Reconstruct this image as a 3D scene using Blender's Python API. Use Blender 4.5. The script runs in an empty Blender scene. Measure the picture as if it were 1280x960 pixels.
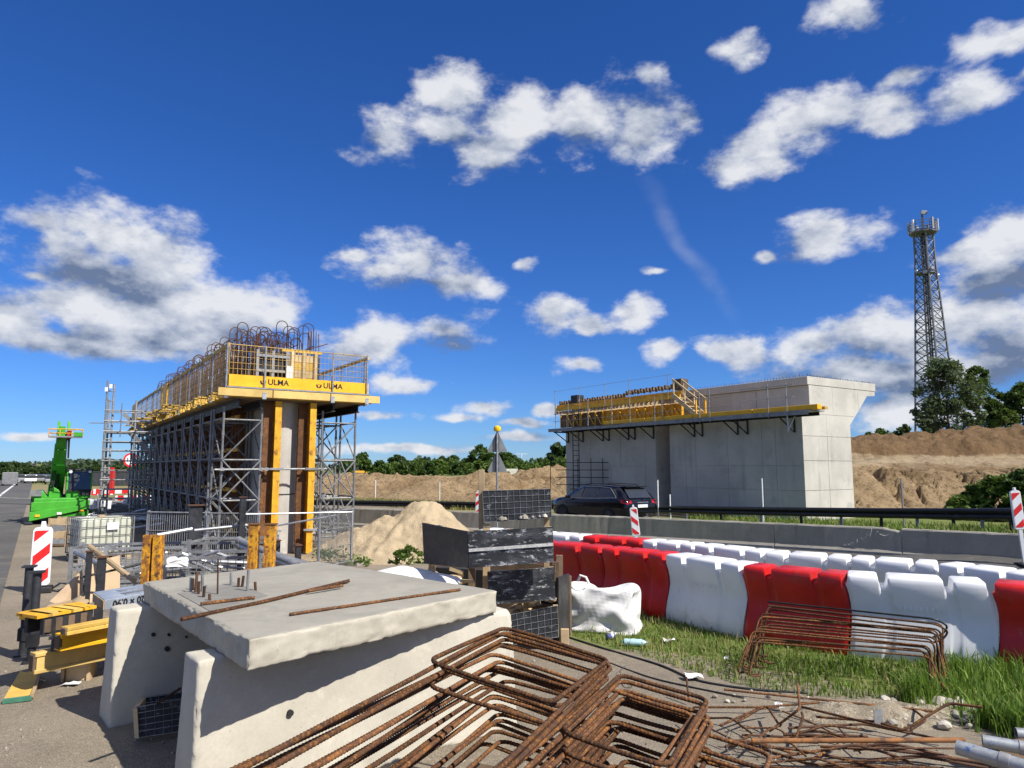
import bpy, bmesh, math, random
import numpy as np
from mathutils import Vector, Matrix, noise as mnoise

SC = bpy.context.scene
COL = SC.collection
random.seed(7)
R = math.radians
PI = math.pi

# ------------------------------------------------------------------ camera
FPX, HCAM = 888.0, 2.2
PITCH = math.atan(105 / FPX)
cam_d = bpy.data.cameras.new('camera')
cam_d.sensor_width = 36.0
cam_d.lens = 36.0 * FPX / 1280.0
cam_d.clip_start = 0.05
cam_d.clip_end = 9000
cam = bpy.data.objects.new('camera', cam_d)
cam.location = (0, 0, HCAM)
cam.rotation_euler = (PI / 2 + PITCH, 0, 0)
COL.objects.link(cam)
SC.camera = cam


def raydir(px, py):
    a, b = (px - 640) / FPX, (480 - py) / FPX
    c, s = math.cos(PITCH), math.sin(PITCH)
    return Vector((a, c - b * s, s + b * c))


def G(px, py, z=0.0):
    """point of the photograph on the level z"""
    d = raydir(px, py)
    t = (z - HCAM) / d.z
    return Vector((d.x * t, d.y * t, z))


def D(px, py, depth):
    """point of the photograph at a depth in metres"""
    d = raydir(px, py)
    t = depth / d.y
    return Vector((d.x * t, depth, HCAM + d.z * t))


# ------------------------------------------------------------------ light
SUN_AZ, SUN_EL = R(123), R(47)
SUNV = Vector((math.sin(SUN_AZ) * math.cos(SUN_EL), math.cos(SUN_AZ) * math.cos(SUN_EL), math.sin(SUN_EL)))
sun_d = bpy.data.lights.new('sun', 'SUN')
sun_d.energy = 4.4
sun_d.angle = R(0.5)
sun_d.color = (1.0, 0.945, 0.86)
sun = bpy.data.objects.new('sun', sun_d)
sun.rotation_euler = SUNV.to_track_quat('Z', 'Y').to_euler()
sun.location = (20, -20, 40)
COL.objects.link(sun)

SC.view_settings.view_transform = 'Standard'
SC.view_settings.look = 'None'
SC.view_settings.gamma = 1
SC.view_settings.exposure = 0.62
SC.view_settings.use_curve_mapping = False
SC.cycles.max_bounces = 6
SC.cycles.diffuse_bounces = 4
SC.cycles.glossy_bounces = 3
SC.cycles.transmission_bounces = 4
SC.cycles.transparent_max_bounces = 8
SC.cycles.use_denoising = True

# ------------------------------------------------------------------ sky with clouds
world = bpy.data.worlds.new('World')
SC.world = world
world.use_nodes = True
wt = world.node_tree
wt.nodes.clear()


def wn(kind, **kw):
    n = wt.nodes.new(kind)
    for k, v in kw.items():
        setattr(n, k, v)
    return n


def wmath(op, a, b=None, c=None, clamp=False):
    n = wn('ShaderNodeMath', operation=op, use_clamp=clamp)
    for i, x in enumerate((a, b, c)):
        if x is None:
            continue
        if isinstance(x, (int, float)):
            n.inputs[i].default_value = x
        else:
            wt.links.new(x, n.inputs[i])
    return n.outputs[0]


def wvec(op, a, b=None, c=None, out=0):
    n = wn('ShaderNodeVectorMath', operation=op)
    for i, x in enumerate((a, b, c)):
        if x is None:
            continue
        if isinstance(x, (tuple, list, Vector)):
            n.inputs[i].default_value = tuple(x)
        else:
            wt.links.new(x, n.inputs[i])
    return n.outputs[out]


def wnoise(vec, scale, detail, rough, out=0):
    n = wn('ShaderNodeTexNoise')
    n.inputs['Scale'].default_value = scale
    n.inputs['Detail'].default_value = detail
    n.inputs['Roughness'].default_value = rough
    wt.links.new(vec, n.inputs['Vector'])
    return n.outputs[out]


def wsmooth(x, lo, hi, a=0.0, b=1.0):
    n = wn('ShaderNodeMapRange', interpolation_type='SMOOTHSTEP')
    wt.links.new(x, n.inputs[0])
    for i, q in enumerate((lo, hi, a, b)):
        n.inputs[1 + i].default_value = q
    return n.outputs[0]


sky = wn('ShaderNodeTexSky', sky_type='NISHITA')
sky.sun_disc = False
sky.sun_elevation = SUN_EL
sky.sun_rotation = SUN_AZ
sky.altitude = 100
sky.air_density = 1.0
sky.dust_density = 0.0
sky.ozone_density = 2.0
SKY_STRENGTH = 0.062
hs = wn('ShaderNodeHueSaturation')
hs.inputs['Saturation'].default_value = 1.05
hs.inputs['Value'].default_value = 1.0
tint = wn('ShaderNodeMix', data_type='RGBA', blend_type='MULTIPLY')
tint.inputs[0].default_value = 1.0
tint.inputs[7].default_value = (0.42, 0.69, 1.28, 1)
wt.links.new(sky.outputs[0], tint.inputs[6])
wt.links.new(tint.outputs[2], hs.inputs['Color'])
bg_sky = wn('ShaderNodeBackground')
bg_sky.inputs['Strength'].default_value = SKY_STRENGTH
wt.links.new(hs.outputs[0], bg_sky.inputs['Color'])

# clouds: every puff is an ellipsoid of directions (centre and half sizes as seen), ragged by noise
PUFFS = [
    (478, 175, 46, 30), (575, 125, 50, 42), (560, 160, 50, 30), (615, 190, 60, 34), (650, 150, 60, 45), (735, 148, 72, 46),
    (800, 150, 66, 44), (848, 148, 36, 24), (822, 95, 26, 14),
    (904, 210, 44, 28), (948, 184, 50, 36), (998, 150, 52, 44), (1048, 130, 48, 30), (1100, 128, 40, 22), (1130, 96, 30, 14),
    (1100, 152, 44, 14), (920, 62, 26, 24), (1062, 14, 46, 22), (1246, 54, 58, 22), (1210, 115, 44, 32), (1275, 95, 18, 12),
    (1025, 295, 62, 30), (955, 318, 20, 9), (688, 392, 48, 28), (740, 402, 28, 16), (793, 390, 32, 24), (836, 442, 30, 16),
    (723, 458, 30, 13), (815, 343, 17, 6), (660, 333, 17, 7), (608, 510, 38, 12), (520, 325, 80, 38), (560, 350, 52, 26),
    (448, 320, 34, 14), (455, 425, 66, 32), (555, 415, 68, 26), (508, 480, 50, 14), (125, 292, 100, 54), (190, 308, 70, 52), (50, 275, 40, 24), (120, 340, 110, 46),
    (180, 360, 110, 44), (235, 385, 110, 50), (305, 392, 66, 46), (350, 400, 26, 22), (100, 385, 90, 36), (20, 400, 70, 40), (90, 430, 80, 20),
    (220, 425, 140, 28), (48, 345, 26, 10), (930, 440, 60, 22), (1010, 442, 70, 28), (1080, 420, 56, 42), (1135, 425, 66, 44), (1090, 465, 170, 32),
    (1245, 330, 72, 56), (1290, 290, 60, 50), (1225, 395, 100, 40), (1290, 430, 120, 60), (1190, 470, 140, 40), (1170, 515, 150, 30),
    (500, 562, 110, 8), (575, 522, 44, 8), (690, 512, 26, 8), (655, 528, 36, 7), (480, 520, 60, 9), (1010, 505, 60, 9), (300, 470, 50, 9), (640, 545, 60, 7), (40, 542, 30, 8), (880, 530, 120, 10),
    # beyond the frame the same kind of sky goes on
    (-150, 330, 150, 70), (1500, 380, 160, 80), (1480, 180, 90, 60),
]
SHADES = [(118, 352, 70, 19), (165, 364, 44, 17), (225, 428, 130, 18), (90, 440, 70, 14), (1120, 480, 190, 32), (1240, 350, 80, 34), (1290, 440, 120, 46),
          (650, 180, 120, 14), (455, 445, 80, 16), (560, 432, 70, 12), (540, 362, 60, 16)]

tc = wn('ShaderNodeTexCoord')
dirv = wvec('NORMALIZE', tc.outputs['Generated'])
stretched = wvec('MULTIPLY', dirv, (1, 1, 1.7))
warp = wnoise(stretched, 9.0, 3, 0.5, out=1)
warp = wvec('SUBTRACT', warp, (0.5, 0.5, 0.5))
dw = wvec('MULTIPLY_ADD', warp, (0.05, 0.05, 0.035), dirv)


def blobfield(vec, blobs, k):
    acc = None
    for (px, py, rx, ry) in blobs:
        c = raydir(px, py).normalized()
        scale = math.sqrt(1 + ((px - 640) / FPX) ** 2 + ((480 - py) / FPX) ** 2)
        sx, sz = FPX * scale / rx, FPX * scale / ry
        q = wvec('MULTIPLY_ADD', vec, (sx, sx, sz), (-c.x * sx, -c.y * sx, -c.z * sz))
        ln = wvec('LENGTH', q, out=1)
        if acc is None:
            acc = ln
        else:
            acc = wmath('SMOOTH_MIN', acc, ln, k)
    return acc


near = blobfield(dw, PUFFS, 0.35)
dark = blobfield(dw, SHADES, 0.3)
n1 = wnoise(stretched, 13.5, 10, 0.59)
toward_sun = wvec('ADD', stretched, (0.016, -0.004, 0.034))
n2 = wnoise(toward_sun, 12.5, 6, 0.54)
body = wmath('SUBTRACT', 1.0, near)
dens = wmath('MULTIPLY_ADD', wmath('SUBTRACT', n1, 0.5), 2.7, wmath('ADD', body, 0.0))
# unseen clouds added outside the view, their cover raised to lift the fill light
n3 = wnoise(stretched, 3.4, 6, 0.55)
fwd = (0.0, math.cos(PITCH), math.sin(PITCH))
outside = wsmooth(wvec('DOT_PRODUCT', dirv, fwd, out=1), 0.56, 0.70, 1.0, 0.0)
gen = wmath('MULTIPLY_ADD', wmath('SUBTRACT', n3, 0.49), 6.0, 0.0)
gen = wmath('SUBTRACT', gen, wmath('MULTIPLY', wmath('SUBTRACT', 1.0, outside), 4.0))
dens = wmath('MAXIMUM', dens, gen)
alpha = wsmooth(dens, -0.12, 0.66)
# faint contrail
ca, cb = raydir(790, 205).normalized(), raydir(925, 415).normalized()
nrm = ca.cross(cb).normalized()
off = wmath('ABSOLUTE', wvec('DOT_PRODUCT', dw, tuple(nrm), out=1))
mid = (ca + cb).normalized()
along = wvec('DISTANCE', dirv, tuple(mid), out=1)
streak = wmath('MULTIPLY', wsmooth(off, 0.0, 0.017, 1, 0), wsmooth(along, 0.03, 0.135, 0.14, 0))
alpha = wmath('MAXIMUM', alpha, streak)
alpha = wmath('MULTIPLY', alpha, 0.96)
near_up = blobfield(wvec('ADD', dw, (0.008, 0.0, 0.030)), PUFFS, 0.35)
lit = wmath('MULTIPLY_ADD', wmath('SUBTRACT', n1, n2), 2.7, 0.64)
slope = wmath('SUBTRACT', near_up, near)
lit = wmath('ADD', lit, wmath('MULTIPLY', wmath('MINIMUM', wmath('MAXIMUM', slope, -0.6), 0.6), 0.42))
lit = wmath('SUBTRACT', lit, wsmooth(dark, 0.35, 1.2, 0.42, 0.0))
lit = wmath('SUBTRACT', lit, wsmooth(dens, 0.25, 1.1, 0.0, 0.16), clamp=True)
cr = wn('ShaderNodeValToRGB')
cr.color_ramp.elements[0].position = 0.0
cr.color_ramp.elements[0].color = (0.10, 0.135, 0.215, 1)
cr.color_ramp.elements[1].position = 1.0
cr.color_ramp.elements[1].color = (0.53, 0.54, 0.565, 1)
e = cr.color_ramp.elements.new(0.5)
e.color = (0.33, 0.36, 0.425, 1)
wt.links.new(lit, cr.inputs[0])
bg_cloud = wn('ShaderNodeBackground')
bg_cloud.inputs['Strength'].default_value = 1.0
wt.links.new(cr.outputs[0], bg_cloud.inputs['Color'])
mixs = wn('ShaderNodeMixShader')
wt.links.new(alpha, mixs.inputs[0])
wt.links.new(bg_sky.outputs[0], mixs.inputs[1])
wt.links.new(bg_cloud.outputs[0], mixs.inputs[2])
wo = wn('ShaderNodeOutputWorld')
wt.links.new(mixs.outputs[0], wo.inputs[0])

# ------------------------------------------------------------------ materials
MATS = {}


class NT:
    def __init__(s, m):
        s.t = m.node_tree
        s.p = s.t.nodes['Principled BSDF']
        s.tc = s.t.nodes.new('ShaderNodeTexCoord')
        s.o = s.tc.outputs['Object']

    def n(s, kind, **kw):
        x = s.t.nodes.new(kind)
        for k, v in kw.items():
            setattr(x, k, v)
        return x

    def l(s, a, b):
        s.t.links.new(a, b)

    def put(s, sock, v):
        if hasattr(v, 'links') or isinstance(v, bpy.types.NodeSocket):
            s.l(v, sock)
        else:
            sock.default_value = v

    def noise(s, scale, detail=4, rough=0.55, vec=None, stretch=None):
        x = s.n('ShaderNodeTexNoise')
        x.inputs['Scale'].default_value = scale
        x.inputs['Detail'].default_value = detail
        x.inputs['Roughness'].default_value = rough
        v = vec or s.o
        if stretch:
            m = s.n('ShaderNodeVectorMath', operation='MULTIPLY')
            s.l(v, m.inputs[0])
            m.inputs[1].default_value = stretch
            v = m.outputs[0]
        s.l(v, x.inputs['Vector'])
        return x.outputs[0]

    def ramp(s, f, lo, hi, a=0.0, b=1.0):
        x = s.n('ShaderNodeMapRange', interpolation_type='SMOOTHSTEP')
        s.l(f, x.inputs[0])
        for i, q in enumerate((lo, hi, a, b)):
            x.inputs[1 + i].default_value = q
        return x.outputs[0]

    def mix(s, f, a, b, mode='MIX'):
        x = s.n('ShaderNodeMix', data_type='RGBA', blend_type=mode)
        s.put(x.inputs[0], f)
        s.put(x.inputs[6], a if not isinstance(a, tuple) else (*a, 1))
        s.put(x.inputs[7], b if not isinstance(b, tuple) else (*b, 1))
        return x.outputs[2]

    def math(s, op, a, b=0.0, clamp=False):
        x = s.n('ShaderNodeMath', operation=op, use_clamp=clamp)
        s.put(x.inputs[0], a)
        s.put(x.inputs[1], b)
        return x.outputs[0]

    def bump(s, h, strength, dist=0.01, normal=None):
        x = s.n('ShaderNodeBump')
        x.inputs['Strength'].default_value = strength
        x.inputs['Distance'].default_value = dist
        s.l(h, x.inputs['Height'])
        if normal:
            s.l(normal, x.inputs['Normal'])
        return x.outputs[0]


def c3(c, k):
    return tuple(min(1.0, x * k) for x in c)


def M(name, col, rough=0.75, metal=0.0, var=0.18, scale=3.0, spots=None, bump=0.15, bscale=40.0, bdist=0.01, grain=0.0,
      streak=None, rand=0.06, spec=0.4, stretch=None):
    """col: base; spots: list of (colour, noise scale, threshold, softness[, stretch])"""
    if name in MATS:
        return MATS[name]
    m = bpy.data.materials.new(name)
    m.use_nodes = True
    T = NT(m)
    nz = T.noise(scale, 5, 0.6, stretch=stretch)
    c = T.mix(T.ramp(nz, 0.28, 0.72), c3(col, 1 - var), c3(col, 1 + var))
    if grain:
        g = T.noise(bscale * 3, 3, 0.7)
        c = T.mix(T.ramp(g, 0.35, 0.65, 0, grain), c, c3(col, 0.45))
    for sp in spots or []:
        st = sp[4] if len(sp) > 4 else None
        f = T.ramp(T.noise(sp[1], 6, sp[5] if len(sp) > 5 else 0.62, stretch=st), sp[2], sp[2] + sp[3])
        c = T.mix(f, c, sp[0])
    if rand:
        oi = T.n('ShaderNodeObjectInfo')
        f = T.ramp(oi.outputs['Random'], 0, 1, 1 - rand, 1 + rand)
        x = T.n('ShaderNodeVectorMath', operation='SCALE')
        T.l(c, x.inputs[0])
        T.l(f, x.inputs['Scale'])
        c = x.outputs[0]
    T.l(c, T.p.inputs['Base Color'])
    T.p.inputs['Metallic'].default_value = metal
    T.p.inputs['Specular IOR Level'].default_value = spec
    rr = T.noise(scale * 4, 4, 0.6)
    T.l(T.ramp(rr, 0.3, 0.7, max(0.02, rough - 0.1), min(1, rough + 0.1)), T.p.inputs['Roughness'])
    if bump:
        h = T.noise(bscale, 6, 0.65)
        T.l(T.bump(h, bump, bdist), T.p.inputs['Normal'])
    MATS[name] = m
    return m


def concrete(name, col, pore=0.35, stain=(0.2, 0.18, 0.15), stain_amt=0.45, bs=1.0):
    if name in MATS:
        return MATS[name]
    m = bpy.data.materials.new(name)
    m.use_nodes = True
    T = NT(m)
    big = T.noise(1.3 * bs, 6, 0.62)
    c = T.mix(T.ramp(big, 0.3, 0.7), c3(col, 0.84), c3(col, 1.1))
    fine = T.noise(38 * bs, 5, 0.7)
    c = T.mix(T.ramp(fine, 0.3, 0.7, 0, 0.3), c, c3(col, 0.68))
    vs = T.noise(3.5 * bs, 5, 0.65, stretch=(1, 1, 0.12))
    c = T.mix(T.ramp(vs, 0.56, 0.78, 0, stain_amt), c, stain)
    bl = T.noise(2.3 * bs, 7, 0.72)
    c = T.mix(T.ramp(bl, 0.54, 0.66, 0, 0.42), c, c3(stain, 1.15))
    bl2 = T.noise(5.0 * bs, 6, 0.75)
    c = T.mix(T.ramp(bl2, 0.58, 0.66, 0, 0.35), c, c3(col, 1.22))
    po = T.n('ShaderNodeTexVoronoi')
    po.inputs['Scale'].default_value = 22 * bs
    T.l(T.o, po.inputs['Vector'])
    pm = T.ramp(po.outputs['Distance'], 0.05, 0.16, 1, 0)
    gate = T.ramp(T.noise(6 * bs, 3), 0.5, 0.62)
    pm = T.math('MULTIPLY', pm, gate)
    c = T.mix(T.math('MULTIPLY', pm, pore), c, c3(col, 0.3))
    T.l(c, T.p.inputs['Base Color'])
    T.p.inputs['Roughness'].default_value = 0.88
    T.p.inputs['Specular IOR Level'].default_value = 0.25
    n = T.bump(T.noise(55 * bs, 6, 0.7), 0.22, 0.006)
    n = T.bump(pm, -0.5, 0.008, n)
    T.l(n, T.p.inputs['Normal'])
    MATS[name] = m
    return m


def leafmat(name, a, b, trans=0.25):
    m = bpy.data.materials.new(name)
    m.use_nodes = True
    T = NT(m)
    geo = T.n('ShaderNodeNewGeometry')
    f = T.ramp(geo.outputs['Random Per Island'], 0, 1)
    big = T.noise(0.9, 3)
    c = T.mix(f, a, b)
    c = T.mix(T.ramp(big, 0.35, 0.65, 0, 0.5), c, c3(a, 0.8))
    T.l(c, T.p.inputs['Base Color'])
    T.p.inputs['Roughness'].default_value = 0.6
    T.p.inputs['Specular IOR Level'].default_value = 0.3
    tr = T.n('ShaderNodeBsdfTranslucent')
    T.l(T.mix(0.5, c, (0.2, 0.3, 0.03)), tr.inputs['Color'])
    mx = T.n('ShaderNodeMixShader')
    mx.inputs[0].default_value = trans
    T.l(T.p.outputs[0], mx.inputs[1])
    T.l(tr.outputs[0], mx.inputs[2])
    T.l(mx.outputs[0], T.t.nodes['Material Output'].inputs[0])
    MATS[name] = m
    return m


DUST = (0.30, 0.26, 0.20)
CONC_BLOCK = concrete('concrete_block', (0.55, 0.515, 0.425), 0.6, (0.30, 0.27, 0.21), 0.35)
CONC_SLAB = concrete('concrete_slab', (0.32, 0.30, 0.25), 0.7, (0.2, 0.19, 0.16), 0.5, 1.3)
CONC_EDGE = concrete('broken_concrete_edge', (0.47, 0.435, 0.35), 1.0, (0.24, 0.21, 0.16), 0.3, 2.6)
CONC_WALL = concrete('concrete_wall', (0.52, 0.495, 0.445), 0.25, (0.25, 0.235, 0.21), 0.5, 0.45)
CONC_ROAD = concrete('concrete_barrier', (0.30, 0.28, 0.24), 0.5, (0.14, 0.13, 0.11), 0.6, 0.9)
RUST = M('rusty_steel', (0.085, 0.041, 0.022), 0.82, 0.0, 0.4, 3.0,
         [((0.27, 0.115, 0.03), 55, 0.47, 0.2), ((0.24, 0.10, 0.026), 3.5, 0.52, 0.2), ((0.05, 0.03, 0.022), 4.5, 0.52, 0.2), ((0.22, 0.14, 0.085), 90, 0.60, 0.14)],
         0.35, 180, 0.003, rand=0.35, spec=0.25)
RUST_DARK = M('dark_rusty_steel', (0.085, 0.045, 0.028), 0.85, 0.0, 0.4, 4.0,
              [((0.17, 0.075, 0.03), 14, 0.55, 0.14)], 0.3, 120, 0.003, rand=0.25, spec=0.25)
GALV = M('galvanised_steel', (0.40, 0.41, 0.42), 0.45, 0.7, 0.22, 6.0, [((0.30, 0.29, 0.27), 3.5, 0.56, 0.12)], 0.08, 90, rand=0.12, spec=0.5)
GALV_DULL = M('dull_galvanised_steel', (0.27, 0.275, 0.28), 0.6, 0.4, 0.25, 5.0, [((0.2, 0.17, 0.14), 5, 0.58, 0.12)], 0.1, 90, rand=0.15)
STEEL_DARK = M('dark_steel', (0.035, 0.036, 0.04), 0.55, 0.3, 0.4, 5.0, [((0.14, 0.1, 0.07), 7, 0.62, 0.1)], 0.15, 80, rand=0.2)
RAILBLACK = M('black_rail_coating', (0.012, 0.012, 0.013), 0.42, 0.0, 0.3, 3.0, [((0.07, 0.065, 0.055), 5, 0.62, 0.12)], 0.05, 60)
YELLOW = M('yellow_paint', (0.78, 0.42, 0.015), 0.5, 0.0, 0.1, 3.0, [((0.5, 0.27, 0.03), 6, 0.62, 0.12)], 0.05, 50, rand=0.08)
YELLOW_WORN = M('worn_yellow_paint', (0.72, 0.37, 0.018), 0.6, 0.0, 0.2, 5.0,
                [((0.25, 0.10, 0.025), 12, 0.54, 0.10, (1, 1, .5), .75), ((0.06, 0.04, 0.03), 16, 0.62, 0.06)], 0.25, 60, 0.004, rand=0.1)
BOARD_Y = M('yellow_formwork_board', (0.60, 0.38, 0.08), 0.7, 0.0, 0.2, 2.0, [((0.34, 0.2, 0.06), 5, 0.58, 0.15, (1, 6, 6))], 0.15, 30, rand=0.16)
WOOD = M('weathered_wood', (0.42, 0.31, 0.18), 0.85, 0.0, 0.25, 3.0, [((0.22, 0.16, 0.10), 7, 0.55, 0.2, (0.6, 5, 5))], 0.3, 45, 0.004, rand=0.18)
WOOD_PALE = M('pale_wood', (0.56, 0.43, 0.25), 0.8, 0.0, 0.2, 3.0, [((0.35, 0.25, 0.13), 8, 0.57, 0.16, (0.5, 5, 5))], 0.2, 45, 0.004, rand=0.14)
WOOD_DARK = M('dark_wood', (0.16, 0.11, 0.07), 0.9, 0.0, 0.3, 4.0, None, 0.3, 40, rand=0.2)
PLY = M('brown_plywood', (0.47, 0.34, 0.21), 0.8, 0.0, 0.18, 2.0, [((0.33, 0.23, 0.14), 4, 0.56, 0.2)], 0.1, 40, rand=0.1)
PLYBLACK = M('black_film_plywood', (0.030, 0.033, 0.038), 0.5, 0.0, 0.3, 4.0,
             [((0.075, 0.08, 0.088), 6, 0.48, 0.2, (1, 1, 1), 0.75), ((0.42, 0.43, 0.43), 13, 0.58, 0.08, (0.8, 0.8, 1.2), 0.82)], 0.12, 50, 0.003, rand=0.1)
PLYBLACK_CLEAN = M('clean_black_film_plywood', (0.022, 0.021, 0.02), 0.5, 0.0, 0.3, 3.0, [((0.055, 0.05, 0.045), 4, 0.52, 0.2)], 0.06, 40, rand=0.1)
PLYBLACK_SCUFF = M('scuffed_black_film_plywood', (0.026, 0.028, 0.032), 0.55, 0.0, 0.3, 4.0,
                   [((0.08, 0.085, 0.095), 5, 0.46, 0.2, (0.7, 0.7, 1.4), 0.7), ((0.55, 0.56, 0.56), 7.5, 0.535, 0.09, (0.6, 0.6, 1.8), 0.86)], 0.12, 50, 0.003, rand=0.05)
SCUFFWHITE = M('cement_residue', (0.5, 0.5, 0.48), 0.9, 0, 0.25, 20.0, None, 0.2, 60)
REDP = M('red_plastic', (0.55, 0.012, 0.010), 0.38, 0.0, 0.14, 2.5, [((0.36, 0.05, 0.035), 4, 0.55, 0.2), ((0.30, 0.13, 0.09), 7, 0.62, 0.14, (1, 1, .45), .75)], 0.04, 25, rand=0.08, spec=0.45)
WHITEP = M('white_plastic', (0.74, 0.745, 0.75), 0.42, 0.0, 0.05, 2.5, [((0.56, 0.54, 0.49), 3.2, 0.56, 0.22), ((0.40, 0.35, 0.27), 7, 0.62, 0.14, (1, 1, .45), .75)], 0.04, 25, rand=0.05, spec=0.4)
GREENP = M('green_paint', (0.06, 0.34, 0.03), 0.38, 0.0, 0.12, 2.5, [((0.09, 0.24, 0.05), 3, 0.6, 0.2)], 0.03, 30)
BLACKCAR = M('black_car_paint', (0.004, 0.0042, 0.007), 0.14, 0.0, 0.1, 2.0, None, 0, 30, rand=0, spec=0.6)
GLASS = M('dark_glass', (0.035, 0.04, 0.045), 0.06, 0.0, 0.1, 2.0, None, 0, 30, rand=0, spec=0.7)
RUBBER = M('rubber', (0.02, 0.02, 0.021), 0.85, 0.0, 0.25, 8.0, [((0.10, 0.085, 0.06), 6, 0.58, 0.15)], 0.2, 60)
TAIL = M('tail_lamp', (0.42, 0.008, 0.012), 0.2, 0, 0.1, 5, None, 0, 30, rand=0, spec=0.6)
WHITE = M('white_paint', (0.80, 0.80, 0.79), 0.55, 0.0, 0.06, 3.0, [((0.6, 0.58, 0.54), 5, 0.6, 0.15)], 0.04, 40)
SIGNRED = M('red_reflective_sheet', (0.66, 0.02, 0.02), 0.4, 0.0, 0.06, 5, [((0.4, 0.04, 0.03), 9, 0.66, 0.1)], 0.0, 40, rand=0)
SIGNWHITE = M('white_reflective_sheet', (0.80, 0.80, 0.82), 0.42, 0.0, 0.05, 5, [((0.55, 0.52, 0.47), 9, 0.64, 0.12)], 0.0, 40, rand=0)
SIGNBACK = M('grey_sign_back', (0.24, 0.25, 0.255), 0.5, 0.3, 0.1, 3, None, 0.02, 40)
INK = M('black_ink', (0.012, 0.012, 0.014), 0.6, 0, 0.1, 5, None, 0, 40, rand=0)
IBCTANK = M('milky_tank_plastic', (0.55, 0.565, 0.46), 0.4, 0.0, 0.14, 2.0, [((0.40, 0.41, 0.27), 2.5, 0.5, 0.3)], 0.03, 20)
SACK = M('white_woven_sack', (0.74, 0.74, 0.73), 0.8, 0.0, 0.06, 4, [((0.50, 0.47, 0.41), 4, 0.55, 0.25), ((0.62, 0.60, 0.56), 120, 0.5, 0.1)], 0.25, 60, 0.01)
RUBBLE = M('dusty_rubble', (0.36, 0.305, 0.22), 0.95, 0, 0.25, 6.0, [((0.20, 0.16, 0.11), 14, 0.52, 0.14, (1, 1, 1), .75), ((0.5, 0.44, 0.34), 25, 0.58, 0.08)], 0.9, 40, 0.04, grain=0.4, spec=0.1)
SAND = M('sand', (0.46, 0.365, 0.235), 0.95, 0, 0.16, 3.0, [((0.33, 0.25, 0.15), 6, 0.52, 0.2, (1, 1, 1), .75)], 0.8, 26, 0.05, grain=0.3, spec=0.1)
STONE = M('grey_stone', (0.36, 0.33, 0.27), 0.9, 0, 0.3, 9, None, 0.4, 40, rand=0.3)
PET = M('clear_blue_bottle_plastic', (0.42, 0.62, 0.66), 0.15, 0, 0.1, 9, None, 0.05, 40, rand=0)
BLUE = M('blue_plastic', (0.03, 0.14, 0.42), 0.4, 0, 0.1, 9, None, 0, 40)
TEAL = M('green_paint_end', (0.06, 0.2, 0.13), 0.7, 0, 0.2, 9, None, 0.1, 40)
REDPAINT = M('red_paint', (0.5, 0.03, 0.025), 0.5, 0, 0.15, 5, None, 0.03, 40)
DARKBOX = M('dark_container_paint', (0.035, 0.038, 0.042), 0.6, 0, 0.2, 2, None, 0.05, 30)
LAMPY = M('amber_lens', (0.85, 0.55, 0.02), 0.25, 0, 0.05, 5, None, 0, 40)
SHADOWVOID = M('dark_joint_and_hole_shade', (0.03, 0.03, 0.03), 0.9, 0, 0.2, 3, None, 0.1, 40)  # near-black colour paints the shade in holes and the crate; also the joint line
EARTH = M('excavated_earth', (0.34, 0.235, 0.125), 0.95, 0, 0.2, 2, None, 0.6, 12, 0.06)
LEAF_A = leafmat('leaf_mid_green', (0.045, 0.085, 0.018), (0.085, 0.145, 0.03))
LEAF_B = leafmat('leaf_dark_green', (0.028, 0.06, 0.018), (0.065, 0.105, 0.03), 0.3)
LEAF_C = leafmat('leaf_silver_green', (0.06, 0.09, 0.045), (0.13, 0.165, 0.09), 0.3)
LEAF_D = leafmat('leaf_fresh_green', (0.07, 0.125, 0.02), (0.13, 0.20, 0.035))
BLADE = leafmat('grass_blade', (0.10, 0.19, 0.022), (0.22, 0.33, 0.06), 0.35)
BLADE_DRY = leafmat('dry_grass_blade', (0.20, 0.20, 0.065), (0.34, 0.30, 0.12), 0.3)
GALV_TOWER = M('shade_darkened_scaffold_steel', (0.17, 0.175, 0.18), 0.55, 0.25, 0.25, 6.0, [((0.14, 0.12, 0.10), 5, 0.56, 0.12)], 0.1, 90, rand=0.2)  # darkened so that the colour carries the shade inside the scaffold
MASTGREY = M('mast_grey_steel', (0.16, 0.17, 0.18), 0.6, 0.2, 0.2, 2.0, None, 0.05, 40)
BEAM_PALE = M('pale_yellow_timber', (0.60, 0.42, 0.14), 0.75, 0.0, 0.15, 3.0, [((0.38, 0.25, 0.09), 6, 0.58, 0.15, (1, 6, 6))], 0.2, 40, rand=0.12)
SIDEBOARD = M('weathered_brown_board', (0.24, 0.165, 0.10), 0.9, 0.0, 0.25, 4.0, [((0.12, 0.085, 0.06), 7, 0.52, 0.2, (4, 4, 0.6))], 0.3, 40)
YELLOW_RUSTY = M('rusty_yellow_paint', (0.68, 0.33, 0.02), 0.65, 0.0, 0.2, 5.0, [((0.30, 0.12, 0.028), 10, 0.44, 0.12, (1, 1, .6), .75), ((0.10, 0.05, 0.025), 15, 0.54, 0.1)], 0.3, 60, 0.004, rand=0.1)
BARK = M('bark', (0.10, 0.075, 0.05), 0.95, 0, 0.3, 3, None, 0.4, 12, 0.03)

# ------------------------------------------------------------------ mesh helpers
Z = Vector((0, 0, 1))
BASE = {}


def basem(o):
    return BASE.get(o.name, Matrix.Identity(4)) if o else Matrix.Identity(4)


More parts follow.
